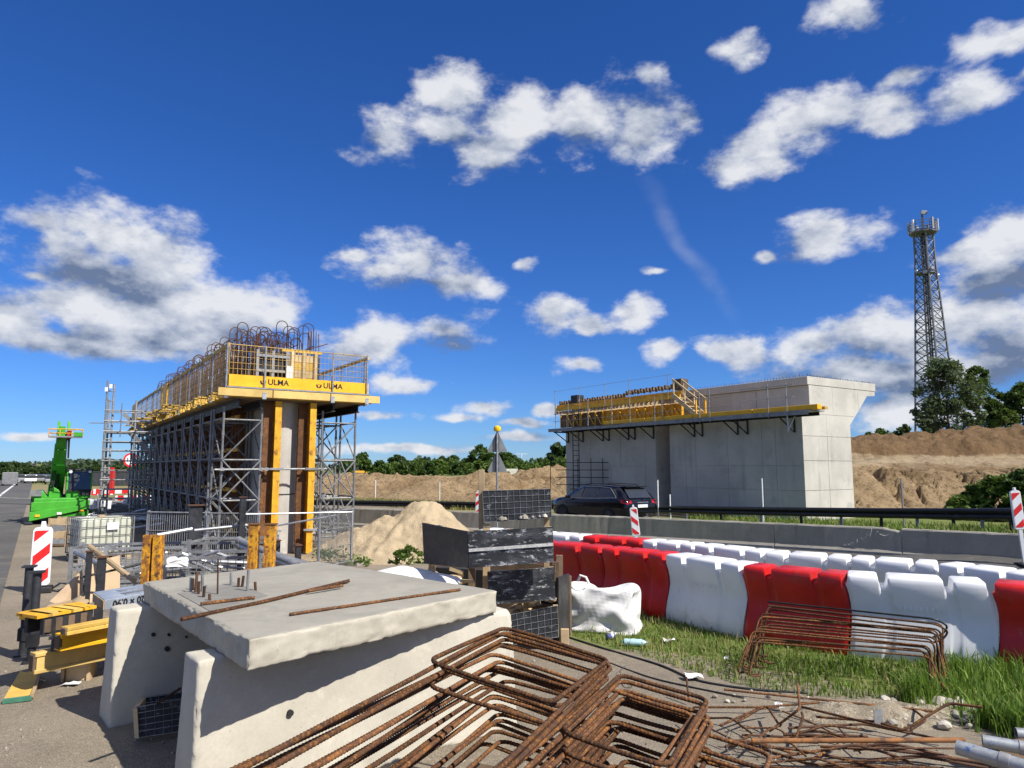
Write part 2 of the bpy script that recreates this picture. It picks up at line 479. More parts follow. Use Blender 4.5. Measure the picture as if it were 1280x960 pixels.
class MB:
    def __init__(s):
        s.v, s.f = [], []

    def add(s, vs, fs):
        o = len(s.v)
        s.v += [tuple(v) for v in vs]
        s.f += [tuple(i + o for i in f) for f in fs]
        return s

    def obox(s, o, ex, ey, ez):
        o, ex, ey, ez = Vector(o), Vector(ex), Vector(ey), Vector(ez)
        vs = [o, o + ex, o + ex + ey, o + ey, o + ez, o + ex + ez, o + ex + ey + ez, o + ey + ez]
        return s.add(vs, [(0, 3, 2, 1), (4, 5, 6, 7), (0, 1, 5, 4), (1, 2, 6, 5), (2, 3, 7, 6), (3, 0, 4, 7)])

    def box(s, c, size, rz=0.0):
        ca, sa = math.cos(rz), math.sin(rz)
        ex, ey, ez = Vector((ca, sa, 0)) * size[0], Vector((-sa, ca, 0)) * size[1], Vector((0, 0, size[2]))
        return s.obox(Vector(c) - ex / 2 - ey / 2 - ez / 2, ex, ey, ez)

    def beam(s, p0, p1, w, h, up=Z):
        p0, p1 = Vector(p0), Vector(p1)
        d = (p1 - p0)
        dn = d.normalized()
        side = dn.cross(Vector(up))
        if side.length < 1e-4:
            side = Vector((1, 0, 0))
        side.normalize()
        u2 = side.cross(dn)
        return s.obox(p0 - side * w / 2 - u2 * h / 2, d, side * w, u2 * h)

    def hexa(s, pts):
        return s.add(pts, [(0, 3, 2, 1), (4, 5, 6, 7), (0, 1, 5, 4), (1, 2, 6, 5), (2, 3, 7, 6), (3, 0, 4, 7)])

    def tube(s, p0, p1, r, n=6, r1=None, caps=True):
        p0, p1 = Vector(p0), Vector(p1)
        r1 = r if r1 is None else r1
        d = (p1 - p0).normalized()
        a = d.cross(Z)
        if a.length < 1e-3:
            a = Vector((1, 0, 0))
        a.normalize()
        b = d.cross(a)
        vs = []
        for p, q in ((p0, r), (p1, r1)):
            for i in range(n):
                t = 2 * PI * i / n
                vs.append(p + a * (math.cos(t) * q) + b * (math.sin(t) * q))
        fs = [(i, (i + 1) % n, n + (i + 1) % n, n + i) for i in range(n)]
        if caps:
            fs += [tuple(range(n - 1, -1, -1)), tuple(range(n, 2 * n))]
        return s.add(vs, fs)

    def path(s, pts, r, n=6, closed=False, rfun=None):
        pts = [Vector(p) for p in pts]
        m = len(pts)
        prev = None
        vs = []
        acc = 0.0
        for i, p in enumerate(pts):
            if closed:
                t = pts[(i + 1) % m] - pts[i - 1]
            else:
                t = pts[min(i + 1, m - 1)] - pts[max(i - 1, 0)]
            t.normalize()
            if prev is None:
                a = t.cross(Z)
                if a.length < 1e-3:
                    a = Vector((1, 0, 0))
            else:
                a = prev - t * prev.dot(t)
            a.normalize()
            prev = a
            b = t.cross(a)
            if i:
                acc += (p - pts[i - 1]).length
            rr = r[i] if isinstance(r, (list, tuple)) else r
            for k in range(n):
                th = 2 * PI * k / n
                q = rr if rfun is None else rr * rfun(acc, th)
                vs.append(p + a * (math.cos(th) * q) + b * (math.sin(th) * q))
        fs = []
        for i in range(m if closed else m - 1):
            j = (i + 1) % m
            for k in range(n):
                l = (k + 1) % n
                fs.append((i * n + k, i * n + l, j * n + l, j * n + k))
        if not closed:
            fs += [tuple(range(n - 1, -1, -1)), tuple(range((m - 1) * n, m * n))]
        return s.add(vs, fs)

    def prism(s, poly, ext):
        poly = [Vector(p) for p in poly]
        ext = Vector(ext)
        n = len(poly)
        vs = poly + [p + ext for p in poly]
        fs = [tuple(range(n - 1, -1, -1)), tuple(range(n, 2 * n))]
        fs += [(i, (i + 1) % n, n + (i + 1) % n, n + i) for i in range(n)]
        return s.add(vs, fs)

    def lathe(s, prof, n=16, c=(0, 0, 0), axis='z'):
        c = Vector(c)
        vs = []
        for (r, h) in prof:
            for i in range(n):
                t = 2 * PI * i / n
                if axis == 'z':
                    v = Vector((math.cos(t) * r, math.sin(t) * r, h))
                elif axis == 'x':
                    v = Vector((h, math.cos(t) * r, math.sin(t) * r))
                else:
                    v = Vector((math.cos(t) * r, h, math.sin(t) * r))
                vs.append(c + v)
        fs = []
        for j in range(len(prof) - 1):
            for i in range(n):
                k = (i + 1) % n
                fs.append((j * n + i, j * n + k, (j + 1) * n + k, (j + 1) * n + i))
        fs += [tuple(range(n - 1, -1, -1)), tuple(range((len(prof) - 1) * n, len(prof) * n))]
        return s.add(vs, fs)

    def mesh(s, name, smooth=False, bevel=0.0, seg=2, norm=True, angle=38):
        me = bpy.data.meshes.new(name)
        me.from_pydata(s.v, [], s.f)
        if norm or bevel:
            bm = bmesh.new()
            bm.from_mesh(me)
            if bevel:
                bm.normal_update()
                eds = [e for e in bm.edges if len(e.link_faces) == 2 and e.calc_face_angle(0) > 0.5]
                bmesh.ops.bevel(bm, geom=eds, offset=bevel, segments=seg, affect='EDGES', profile=0.5, clamp_overlap=True)
            bmesh.ops.recalc_face_normals(bm, faces=bm.faces)
            if smooth:
                lim = R(angle)
                for fc in bm.faces:
                    fc.smooth = True
                for e in bm.edges:
                    if len(e.link_faces) == 2 and e.calc_face_angle(0) > lim:
                        e.smooth = False
            bm.to_mesh(me)
            bm.free()
        elif smooth:
            me.polygons.foreach_set('use_smooth', [True] * len(me.polygons))
        me.update()
        return me

    def build(s, name, mat, parent=None, smooth=False, bevel=0.0, seg=2, world=False, norm=True, kind=None, label=None, angle=38):
        if world and parent is not None:
            inv = basem(parent).inverted()
            s.v = [tuple(inv @ Vector(v)) for v in s.v]
        me = s.mesh(name, smooth, bevel, seg, norm, angle)
        return put(name, me, mat, parent, kind=kind, label=label)

    def single(s, name, mat, label, cat, group=None, loc=None, **kw):
        """a thing that is one mesh; coordinates in s are world, origin set to loc"""
        vs = np.array(s.v)
        if loc is None:
            loc = Vector(((vs[:, 0].min() + vs[:, 0].max()) / 2, (vs[:, 1].min() + vs[:, 1].max()) / 2, vs[:, 2].min()))
        loc = Vector(loc)
        s.v = [tuple(Vector(v) - loc) for v in s.v]
        o = s.build(name, mat, None, **kw)
        o.location = loc
        BASE[o.name] = Matrix.Translation(loc)
        tag(o, label, cat, group)
        return o


def put(name, me, mat, parent=None, kind=None, label=None, mw=None):
    o = bpy.data.objects.new(name, me)
    if mat is not None and len(me.materials) == 0:
        me.materials.append(mat)
    COL.objects.link(o)
    if parent is not None:
        o.parent = parent
        BASE[o.name] = basem(parent)
    if mw is not None:
        o.matrix_local = mw
    if kind:
        o['kind'] = kind
    if label:
        o['label'] = label
    return o


def tag(o, label, cat, group=None):
    o['label'] = label
    o['category'] = cat
    if group:
        o['group'] = group
    return o


def thing(name, label, cat, loc=(0, 0, 0), rz=0.0, group=None):
    o = bpy.data.objects.new(name, None)
    o.empty_display_size = 0.2
    o.location = loc
    o.rotation_euler = (0, 0, rz)
    COL.objects.link(o)
    BASE[o.name] = Matrix.Translation(Vector(loc)) @ Matrix.Rotation(rz, 4, 'Z')
    return tag(o, label, cat, group)


def structure(o):
    o['kind'] = 'structure'
    return o


KIDS = {}


def dup(root, loc, rz=None, label=None, group=None, scale=None, rot=None):
    def rec(o, par):
        c = o.copy()
        COL.objects.link(c)
        if par is not None:
            c.parent = par
        for k in kids.get(o.name, []):
            rec(k, c)
        return c
    kids = {}
    stack = [root]
    allk = {}
    for o in COL.objects:
        if o.parent is not None:
            allk.setdefault(o.parent.name, []).append(o)
    while stack:
        q = stack.pop()
        kids[q.name] = allk.get(q.name, [])
        stack += kids[q.name]
    r = rec(root, None)
    r.location = loc
    if rz is not None:
        r.rotation_euler = (0, 0, rz)
    if rot is not None:
        r.rotation_euler = rot
    if scale is not None:
        r.scale = scale
    if label:
        r['label'] = label
    if group:
        r['group'] = group
    BASE[r.name] = Matrix.Translation(Vector(loc)) @ Matrix.Rotation(r.rotation_euler[2], 4, 'Z')
    return r


def text_mesh(body, size, bold=0.0, extrude=0.002):
    cu = bpy.data.curves.new('lettering', 'FONT')
    cu.body = body
    cu.size = size
    cu.align_x = 'CENTER'
    cu.align_y = 'CENTER'
    cu.offset = bold
    cu.extrude = extrude
    cu.resolution_u = 4
    o = bpy.data.objects.new('lettering', cu)
    COL.objects.link(o)
    dg = bpy.context.evaluated_depsgraph_get()
    me = bpy.data.meshes.new_from_object(o.evaluated_get(dg))
    bpy.data.objects.remove(o)
    bpy.data.curves.remove(cu)
    return me


def lettering(body, size, mat, parent, c, ex, ey, bold=0.0, name='lettering'):
    """text whose x runs along ex and y along ey, centred at c (parent-local)"""
    me = text_mesh(body, size, bold)
    ex, ey = Vector(ex).normalized(), Vector(ey).normalized()
    ez = ex.cross(ey)
    m = Matrix((ex, ey, ez)).transposed().to_4x4()
    m.translation = Vector(c)
    return put(name, me, mat, parent, mw=m)


def fbm(x, y, octv=5, seed=0, gain=0.5):
    """numpy value noise, about -1..1"""
    tot = np.zeros_like(x, dtype=float)
    amp, fr, nm = 1.0, 1.0, 0.0
    for o in range(octv):
        xx, yy = x * fr + 17.3 * o + seed * 3.7, y * fr + 9.1 * o + seed * 5.3
        xi, yi = np.floor(xx), np.floor(yy)
        xf, yf = xx - xi, yy - yi
        xf, yf = xf * xf * (3 - 2 * xf), yf * yf * (3 - 2 * yf)

        def h(i, j):
            q = np.sin(i * 127.1 + j * 311.7 + seed * 74.7) * 43758.5453
            return (q - np.floor(q)) * 2 - 1
        v = (h(xi, yi) * (1 - xf) + h(xi + 1, yi) * xf) * (1 - yf) + (h(xi, yi + 1) * (1 - xf) + h(xi + 1, yi + 1) * xf) * yf
        tot += v * amp
        nm += amp
        amp *= gain
        fr *= 2.03
    return tot / nm


def sst(lo, hi, x):
    t = np.clip((x - lo) / (hi - lo), 0, 1)
    return t * t * (3 - 2 * t)


# direction of the motorway: U runs away along it, V across it to the right
AZ = R(33.6)
U = Vector((-math.sin(AZ), math.cos(AZ), 0))
V = Vector((math.cos(AZ), math.sin(AZ), 0))


def Q(s, v, z=0.0):
    return U * s + V * v + Z * z

# ------------------------------------------------------------------ ground, roads
def height(x, y):
    r = np.sqrt(x * x + y * y)
    ys = np.maximum(y, 1.0)
    a = np.where(y > 1, x / ys, np.sign(x) * 9)
    v = x * V.x + y * V.y
    h = np.zeros_like(x, dtype=float)
    front = (y > 5)
    n_lo = fbm(x * 0.16, y * 0.16, 4, 1)
    n_hi = fbm(x * 0.9, y * 0.9, 5, 2)
    n_mid = fbm(x * 0.35, y * 0.35, 4, 6)
    # verge rises a little towards the right
    h += 0.5 * sst(6, 13, x) * sst(13.5, 16.5, y) * (1 - sst(19, 24, y)) * front
    # cut bank behind the right-hand pier, in two steps
    yy = y + n_lo * 1.6 + n_mid * 1.1
    wb = sst(0.16, 0.44, a) * front
    face = 2.15 * sst(33.5, 40.0, yy) + 0.65 * sst(39.5, 47, yy) + 1.15 * sst(47.0, 49.0, yy) + 0.25 * sst(49, 56, yy)
    rough = sst(33.5, 37, yy) * (1 - 0.6 * sst(54, 60, yy))
    # gullies in the face
    gul = np.abs(fbm(x * 0.55 + n_mid * 0.6, y * 0.07, 3, 8))
    lumps = fbm(x * 2.1, y * 2.1, 4, 9, 0.62)
    bank = face + rough * (n_hi * 0.2 + n_mid * 0.16 + lumps * 0.22 * (0.7 + 1.2 * sst(46, 48, yy))) - 0.6 * sst(0.11, 0.0, gul) * sst(34.5, 36.5, yy) * (1 - sst(39.5, 41.5, yy)) - 0.3 * sst(0.07, 0.0, np.abs(fbm(x * 1.3, y * 0.1, 3, 18))) * sst(34.5, 36.5, yy) * (1 - sst(39.0, 41, yy))
    def mound(cx, cy, rx, ry, hh):
        return hh * np.exp(-(((x - cx) / rx) ** 2 + ((y - cy) / ry) ** 2)) * (1 + 0.35 * n_hi)
    bank = bank + mound(37.5, 56, 4.2, 2.6, 0.9) + mound(32, 55, 4.0, 2, 0.4) + mound(29, 57, 3, 2, 0.5) + mound(43, 55, 4, 3, 1.2)
    h += wb * bank
    # spoil ground in the middle distance
    wm = sst(-0.36, -0.26, a) * (1 - sst(0.10, 0.22, a)) * front
    ym = y + n_lo * 3.0
    spoil = 1.05 * sst(49, 60, ym) + sst(50, 55, ym) * (n_mid * 0.7 + n_hi * 0.45 + fbm(x * 1.9, y * 1.9, 3, 15, 0.6) * 0.25) * (1 - 0.75 * sst(75, 90, y))
    spoil = spoil + mound(3.2, 66, 4.2, 3, 1.1) + mound(-1.6, 57, 3.0, 2.2, 1.0) + mound(5.2, 55, 2.2, 2, 0.7) + mound(-6, 54, 2.6, 1.8, 0.5) + mound(6.8, 62, 3, 3, 0.6) + mound(-26, 92, 2.6, 2, 1.1) \
        + mound(-8, 60, 5, 3, 0.35) + mound(-13, 56, 3, 2, 0.5)
    h += wm * spoil
    # far hills
    az = np.arctan2(x, np.maximum(y, 1e-3))
    hill = sst(350, 1100, r) * (4.5 + 5.5 * fbm(az * 5 + 3, r * 0.0012, 3, 4) + 4 * sst(-0.45, -0.62, az))
    h += np.maximum(hill, 0)
    h += 0.012 * fbm(x * 1.3, y * 1.3, 4, 11) * sst(2, 5, r)
    return h


def H1(x, y):
    return float(height(np.array([float(x)]), np.array([float(y)]))[0])


ang = np.concatenate([np.arange(-48, 48.01, 0.16), np.arange(52, 308.1, 4.0)])
ang = np.radians(ang)
rad = np.concatenate([np.geomspace(0.8, 38, 120, endpoint=False), np.arange(38, 82, 0.26), np.geomspace(82, 6000, 120)])
AA, RR = np.meshgrid(ang, rad)
gx, gy = RR * np.sin(AA), RR * np.cos(AA)
gz = height(gx, gy)
na, nr = len(ang), len(rad)
verts = np.stack([gx.ravel(), gy.ravel(), gz.ravel()], 1)
verts = np.vstack([verts, [[0, 0, 0]]])
ii, jj = np.meshgrid(np.arange(nr - 1), np.arange(na), indexing='ij')
j2 = (jj + 1) % na
quads = np.stack([ii * na + jj, ii * na + j2, (ii + 1) * na + j2, (ii + 1) * na + jj], -1).reshape(-1, 4)
tri = [(nr * na, j, (j + 1) % na) for j in range(na)]
gm = bpy.data.meshes.new('ground')
gm.vertices.add(len(verts))
gm.vertices.foreach_set('co', verts.ravel())
nl = quads.size + 3 * len(tri)
gm.loops.add(nl)
gm.loops.foreach_set('vertex_index', np.concatenate([quads.ravel()[:], np.array(tri).ravel()]))
gm.polygons.add(len(quads) + len(tri))
starts = np.concatenate([np.arange(len(quads)) * 4, quads.size + np.arange(len(tri)) * 3])
gm.polygons.foreach_set('loop_start', starts)
gm.update(calc_edges=True)
gm.validate()
# kinds of surface: R earth, G grass, B gravelly yard (what is left over is dry field)
X, Y = verts[:, 0], verts[:, 1]
Rr = np.sqrt(X * X + Y * Y)
Aa = np.where(Y > 1, X / np.maximum(Y, 1), np.sign(X) * 9)
sv = X * V.x + Y * V.y
su = X * U.x + Y * U.y
earth = np.clip(sst(0.14, 0.2, Aa) * sst(31.5, 33.5, Y) * (1 - sst(75, 95, Y)) + sst(-0.5, -0.4, Aa) * (1 - sst(0.16, 0.26, Aa)) * sst(46.5, 49, Y) * (1 - sst(88, 102, Y)), 0, 1)
# the verge with the plastic barriers: from the dirt track up to the concrete barrier and on to the rail
va, vb = G(690, 797), G(1160, 880)
dv = (vb - va).normalized()
side = (X - va.x) * (-dv.y) + (Y - va.y) * dv.x
verge = sst(-0.15, 0.35, side + 0.35 * fbm(X * 1.1, Y * 1.1, 3, 21)) * (Y < 33.5) * sst(-0.6, 0.4, X)
yard = (Rr < 60) * (1 - verge) * (1 - sst(16, 19, sv))
grass = np.clip(verge + sst(95, 110, Y) * (Y > 0), 0, 1) * (1 - earth)
fieldy = sst(0.05, 0.4, fbm(X * 0.004, Y * 0.0025, 3, 31)) * sst(500, 700, Rr)
grass = np.clip(grass - fieldy, 0, 1)
topsoil = sst(45.5, 47.5, Y + 1.2 * fbm(X * 0.4, Y * 0.4, 3, 33)) * (Aa > 0.14) + 0.5 * sst(0.0, 0.3, fbm(X * 0.25, Y * 0.25, 3, 35)) * (Aa < 0.14)
colr = np.stack([earth, grass, np.clip(yard, 0, 1), np.clip(topsoil, 0, 1)], 1).astype(np.float32)
at = gm.color_attributes.new('mask', 'FLOAT_COLOR', 'POINT')
at.data.foreach_set('color', colr.ravel())

m = bpy.data.materials.new('ground_surface')
m.use_nodes = True
T = NT(m)
att = T.n('ShaderNodeVertexColor', layer_name='mask')
sep = T.n('ShaderNodeSeparateColor')
T.l(att.outputs[0], sep.inputs[0])
wob = T.math('MULTIPLY', T.math('SUBTRACT', T.noise(2.2, 5, 0.65), 0.5), 0.9)


def edge(sock):
    return T.ramp(T.math('ADD', sock, wob), 0.38, 0.62)


n_big, n_fine, n_grit = T.noise(0.5, 5, 0.6), T.noise(14, 5, 0.7), T.noise(110, 3, 0.75)
field = T.mix(T.ramp(T.noise(0.02, 3), 0.4, 0.6), (0.24, 0.20, 0.10), (0.17, 0.18, 0.07))
yardc = T.mix(T.ramp(n_big, 0.3, 0.7), (0.21, 0.175, 0.13), (0.30, 0.25, 0.185))
yardc = T.mix(T.ramp(T.noise(1.1, 6, 0.7), 0.54, 0.68, 0, 0.5), yardc, (0.13, 0.115, 0.095))
yardc = T.mix(T.ramp(T.noise(0.8, 5, 0.65, stretch=(1.6, 0.35, 1)), 0.53, 0.7, 0, 0.45), yardc, (0.33, 0.285, 0.21))
yardc = T.mix(T.ramp(n_fine, 0.45, 0.68, 0, 0.45), yardc, (0.36, 0.31, 0.225))
yardc = T.mix(T.ramp(n_grit, 0.46, 0.64, 0, 0.75), yardc, (0.07, 0.064, 0.055))
yardc = T.mix(T.ramp(T.noise(75, 2, 0.6), 0.60, 0.68, 0, 0.7), yardc, (0.46, 0.41, 0.33))
earthc = T.mix(T.ramp(T.noise(0.35, 6, 0.65), 0.3, 0.7), (0.31, 0.215, 0.115), (0.46, 0.33, 0.185))
earthc = T.mix(T.ramp(T.noise(2.5, 6, 0.7), 0.48, 0.64, 0, 0.6), earthc, (0.42, 0.31, 0.175))
earthc = T.mix(T.ramp(T.noise(4.5, 5, 0.75), 0.52, 0.62, 0, 0.8), earthc, (0.11, 0.072, 0.04))
earthc = T.mix(T.math('MULTIPLY', att.outputs[1], 0.7), earthc, (0.20, 0.125, 0.062))
clod = T.noise(3.0, 6, 0.8)
earthc = T.mix(T.ramp(clod, 0.55, 0.62, 0, 0.6), earthc, (0.11, 0.073, 0.042))
earthc = T.mix(T.ramp(T.noise(5.5, 4, 0.7), 0.56, 0.64, 0, 0.6), earthc, (0.46, 0.35, 0.21))
sz = T.n('ShaderNodeSeparateXYZ')
T.l(T.o, sz.inputs[0])
zw = T.math('ADD', sz.outputs[2], T.math('MULTIPLY', T.math('SUBTRACT', T.noise(0.5, 5, 0.65), 0.5), 1.1))
wbank = T.ramp(sz.outputs[0], 9, 13)
pale = T.math('MULTIPLY', T.math('MULTIPLY', T.ramp(zw, 2.2, 2.5), T.ramp(zw, 2.95, 3.15, 1, 0)), wbank)
earthc = T.mix(T.math('MULTIPLY', pale, 0.65), earthc, (0.50, 0.40, 0.26))
earthc = T.mix(T.math('MULTIPLY', T.math('MULTIPLY', T.ramp(zw, 2.95, 3.2), wbank), 0.6), earthc, (0.19, 0.115, 0.058))
strat = T.noise(1.0, 4, 0.6, stretch=(0.15, 0.15, 1.6))
earthc = T.mix(T.ramp(strat, 0.5, 0.66, 0, 0.5), earthc, (0.19, 0.12, 0.06))
grassc = T.mix(T.ramp(T.noise(1.2, 5, 0.65), 0.35, 0.65), (0.10, 0.14, 0.035), (0.17, 0.19, 0.06))
grassc = T.mix(T.ramp(n_fine, 0.54, 0.72, 0, 0.55), grassc, (0.20, 0.17, 0.10))
c = T.mix(edge(sep.outputs[2]), field, yardc)
c = T.mix(edge(sep.outputs[1]), c, grassc)
c = T.mix(edge(sep.outputs[0]), c, earthc)
T.l(c, T.p.inputs['Base Color'])
T.p.inputs['Roughness'].default_value = 0.95
T.p.inputs['Specular IOR Level'].default_value = 0.15
nb = T.bump(T.noise(1.9, 8, 0.78), 0.9, 0.5)
mixb = T.n('ShaderNodeMix', data_type='VECTOR')
T.l(edge(sep.outputs[0]), mixb.inputs[0])
geo = T.n('ShaderNodeNewGeometry')
T.l(geo.outputs['Normal'], mixb.inputs[4])
T.l(nb, mixb.inputs[5])
T.l(T.bump(n_grit, 0.6, 0.012, T.bump(n_fine, 0.3, 0.03, mixb.outputs[1])), T.p.inputs['Normal'])
gm.materials.append(m)
ground = bpy.data.objects.new('ground', gm)
COL.objects.link(ground)
structure(ground)
gm.polygons.foreach_set('use_smooth', [True] * len(gm.polygons))

ASPH = bpy.data.materials.new('asphalt')
ASPH.use_nodes = True
T = NT(ASPH)
nb_, nf_, ng_ = T.noise(0.25, 5, 0.6), T.noise(5, 5, 0.7), T.noise(140, 3, 0.75)
c = T.mix(T.ramp(nb_, 0.3, 0.7), (0.085, 0.083, 0.08), (0.125, 0.12, 0.112))
c = T.mix(T.ramp(nf_, 0.5, 0.72, 0, 0.55), c, (0.19, 0.175, 0.145))
c = T.mix(T.ramp(ng_, 0.48, 0.66, 0, 0.6), c, (0.05, 0.05, 0.05))
c = T.mix(T.ramp(T.noise(0.9, 4, 0.6, stretch=(0.4, 1.5, 1)), 0.55, 0.7, 0, 0.5), c, (0.2, 0.18, 0.145))
T.l(c, T.p.inputs['Base Color'])
T.p.inputs['Roughness'].default_value = 0.9
T.p.inputs['Specular IOR Level'].default_value = 0.2
T.l(T.bump(ng_, 0.5, 0.01), T.p.inputs['Normal'])
MARK = M('road_marking_paint', (0.62, 0.62, 0.59), 0.7, 0, 0.15, 3, [((0.3, 0.29, 0.27), 6, 0.55, 0.1)], 0.05, 50)


def road_bend(s):
    return -0.52 * max(0.0, s - 25) ** 1.02


def strip(name, s0, s1, v0, v1, zoff, mat, ns=120, nv=8, bend=None):
    ss = np.linspace(0, 1, ns) ** 2 * (s1 - s0) + s0 if s1 > 100 else np.linspace(s0, s1, ns)
    vv = np.linspace(v0, v1, nv)
    vs, fs = [], []
    pts = np.array([[Q(a, b + (bend(a) if bend else 0)) for b in vv] for a in ss])
    hz = height(pts[:, :, 0], pts[:, :, 1])
    for i in range(ns):
        for j in range(nv):
            vs.append((pts[i, j, 0], pts[i, j, 1], hz[i, j] + zoff))
    for i in range(ns - 1):
        for j in range(nv - 1):
            k = i * nv + j
            fs.append((k, k + nv, k + nv + 1, k + 1))
    b = MB()
    b.add(vs, fs)
    return b.build(name, mat, None, kind='structure', smooth=True, norm=False)


def flip_up(o):
    me = o.data
    if me.polygons[0].normal.z < 0:
        me.flip_normals()
    return o


flip_up(strip('motorway', -15, 900, -16, -0.35, 0.02, ASPH, 160, 8))
flip_up(strip('road', -14, 70, 14.8, 20.9, 0.035, ASPH, 140, 8, road_bend))
flip_up(strip('lane_marking', -10, 420, -2.42, -2.20, 0.026, MARK, 160, 2))
flip_up(strip('lane_marking', -10, 420, -6.2, -5.98, 0.026, MARK, 160, 2))
flip_up(strip('edge_marking', -14, 70, 20.2, 20.4, 0.041, MARK, 120, 2, road_bend))

# ------------------------------------------------------------------ left pier under construction
def u_hoop(w, h, r, n=5, rb=0.011, taper=0.0):
    b = MB()
    pts = [(-w / 2, 0, 0), (-w / 2, 0, h - r)]
    for k in range(1, 6):
        t = PI * k / 6
        pts.append((-w / 2 * math.cos(t), 0, h - r + r * math.sin(t)))
    pts += [(w / 2, 0, h - r), (w / 2, 0, 0)]
    b.path(pts, rb, n)
    return b


def ibeam(b, p0, p1, w, h, t=0.016, up=Z):
    """an I section from p0 to p1; flanges face along +-up"""
    p0, p1, up = Vector(p0), Vector(p1), Vector(up)
    b.beam(p0 + up * (h / 2 - t / 2), p1 + up * (h / 2 - t / 2), w, t, up)
    b.beam(p0 - up * (h / 2 - t / 2), p1 - up * (h / 2 - t / 2), w, t, up)
    b.beam(p0, p1, t, h - 2 * t - 0.001, up)
    return b


ORD = ['first', 'second', 'third', 'fourth', 'fifth', 'sixth', 'seventh', 'eighth', 'ninth', 'tenth', 'eleventh', 'twelfth', 'thirteenth', 'fourteenth', 'fifteenth', 'sixteenth'] + [f'{n}th' for n in range(17, 30)]

# concrete wall of the pier with a rounded near end
t = thing('bridge_pier', 'bare concrete pier wall with rounded end inside the dense scaffolding on the left', 'bridge pier', Q(19.3, 5.36), AZ)
b = MB()
poly = [(0.45 * math.cos(PI * k / 14), -0.45 * math.sin(PI * k / 14), 0) for k in range(15)] + [(-0.45, 17.5, 0), (0.45, 17.5, 0)]
b.prism(poly, (0, 0, 4.05))
b.build('wall', CONC_WALL, t, smooth=True)
b = MB()
ring = [(0.458 * math.cos(PI * k / 14), -0.458 * math.sin(PI * k / 14), 1.52) for k in range(15)]
b.path(ring, 0.012, 5)
b.build('joint_line', SHADOWVOID, t)

# yellow vertical soldier beams clamped to the wall
first = None
for k in range(9):
    for v, side in ((4.81, 'left'), (5.84, 'right')):
        s = 18.95 + k * 1.9
        if k == 0:
            s, v = 18.62, (5.07 if side == 'left' else 5.975)
        if first is None:
            t = thing('formwork_soldier', 'rust speckled yellow steel beam upright left of the rounded pier end', 'steel beam', Q(s, v), AZ, 'yellow steel beams upright against the pier wall')
            ibeam(MB(), (0, 0, 0.02), (0, 0, 3.9), 0.165, 0.38, 0.022, Vector((0, 1, 0))).build('beam', YELLOW_WORN, t)
            MB().box((-0.2, 0.06, 1.96), (0.23, 0.05, 3.88)).build('side_plate', RUST, t)
            for z in (0.62, 2.18):
                MB().box((0, -0.215, z), (0.34, 0.05, 0.05)).build('clamp', GALV_DULL, t)
            first = t
        else:
            lb = 'clean yellow steel beam upright right of the rounded pier end' if k == 0 else 'yellow steel beam upright against the pier wall behind the scaffold'
            dup(first, Q(s, v), AZ, lb)

# brown steel wall forms, rows made continuous on both sides to darken the scaffold inside
wf_ = None
for k in range(11):
    for v, sg_ in ((4.64, -1), (6.08, 1)):
        s = 20.3 + k * 1.55
        if wf_ is None:
            wf_ = thing('wall_form', 'nearest brown steel wall form behind the left shoring towers', 'wall form', Q(s, v), AZ, 'brown steel wall forms along the pier')
            MB().box((0, 0.76, 2.0), (0.05, 1.5, 3.7)).build('face_plate', RUST_DARK, wf_)
            for q in (0.05, 0.5, 1.0, 1.47):
                MB().box((-0.06, q, 2.0), (0.07, 0.05, 3.7)).build('rib', RUST, wf_)
            for z in (0.5, 1.6, 2.7, 3.6):
                MB().box((-0.11, 0.76, z), (0.04, 1.5, 0.1)).build('waling', YELLOW_WORN, wf_)
        else:
            dup(wf_, Q(s, v), AZ + (PI if sg_ > 0 else 0), f'{ORD[k]} brown steel wall form from the near end on the ' + ('left' if sg_ < 0 else 'right') + ' of the pier') if sg_ < 0 else \
                dup(wf_, Q(s + 1.52, v), AZ + PI, f'{ORD[k]} brown steel wall form from the near end on the right of the pier')

# shoring towers
TW, TD, TH = 0.92, 1.15, 3.72


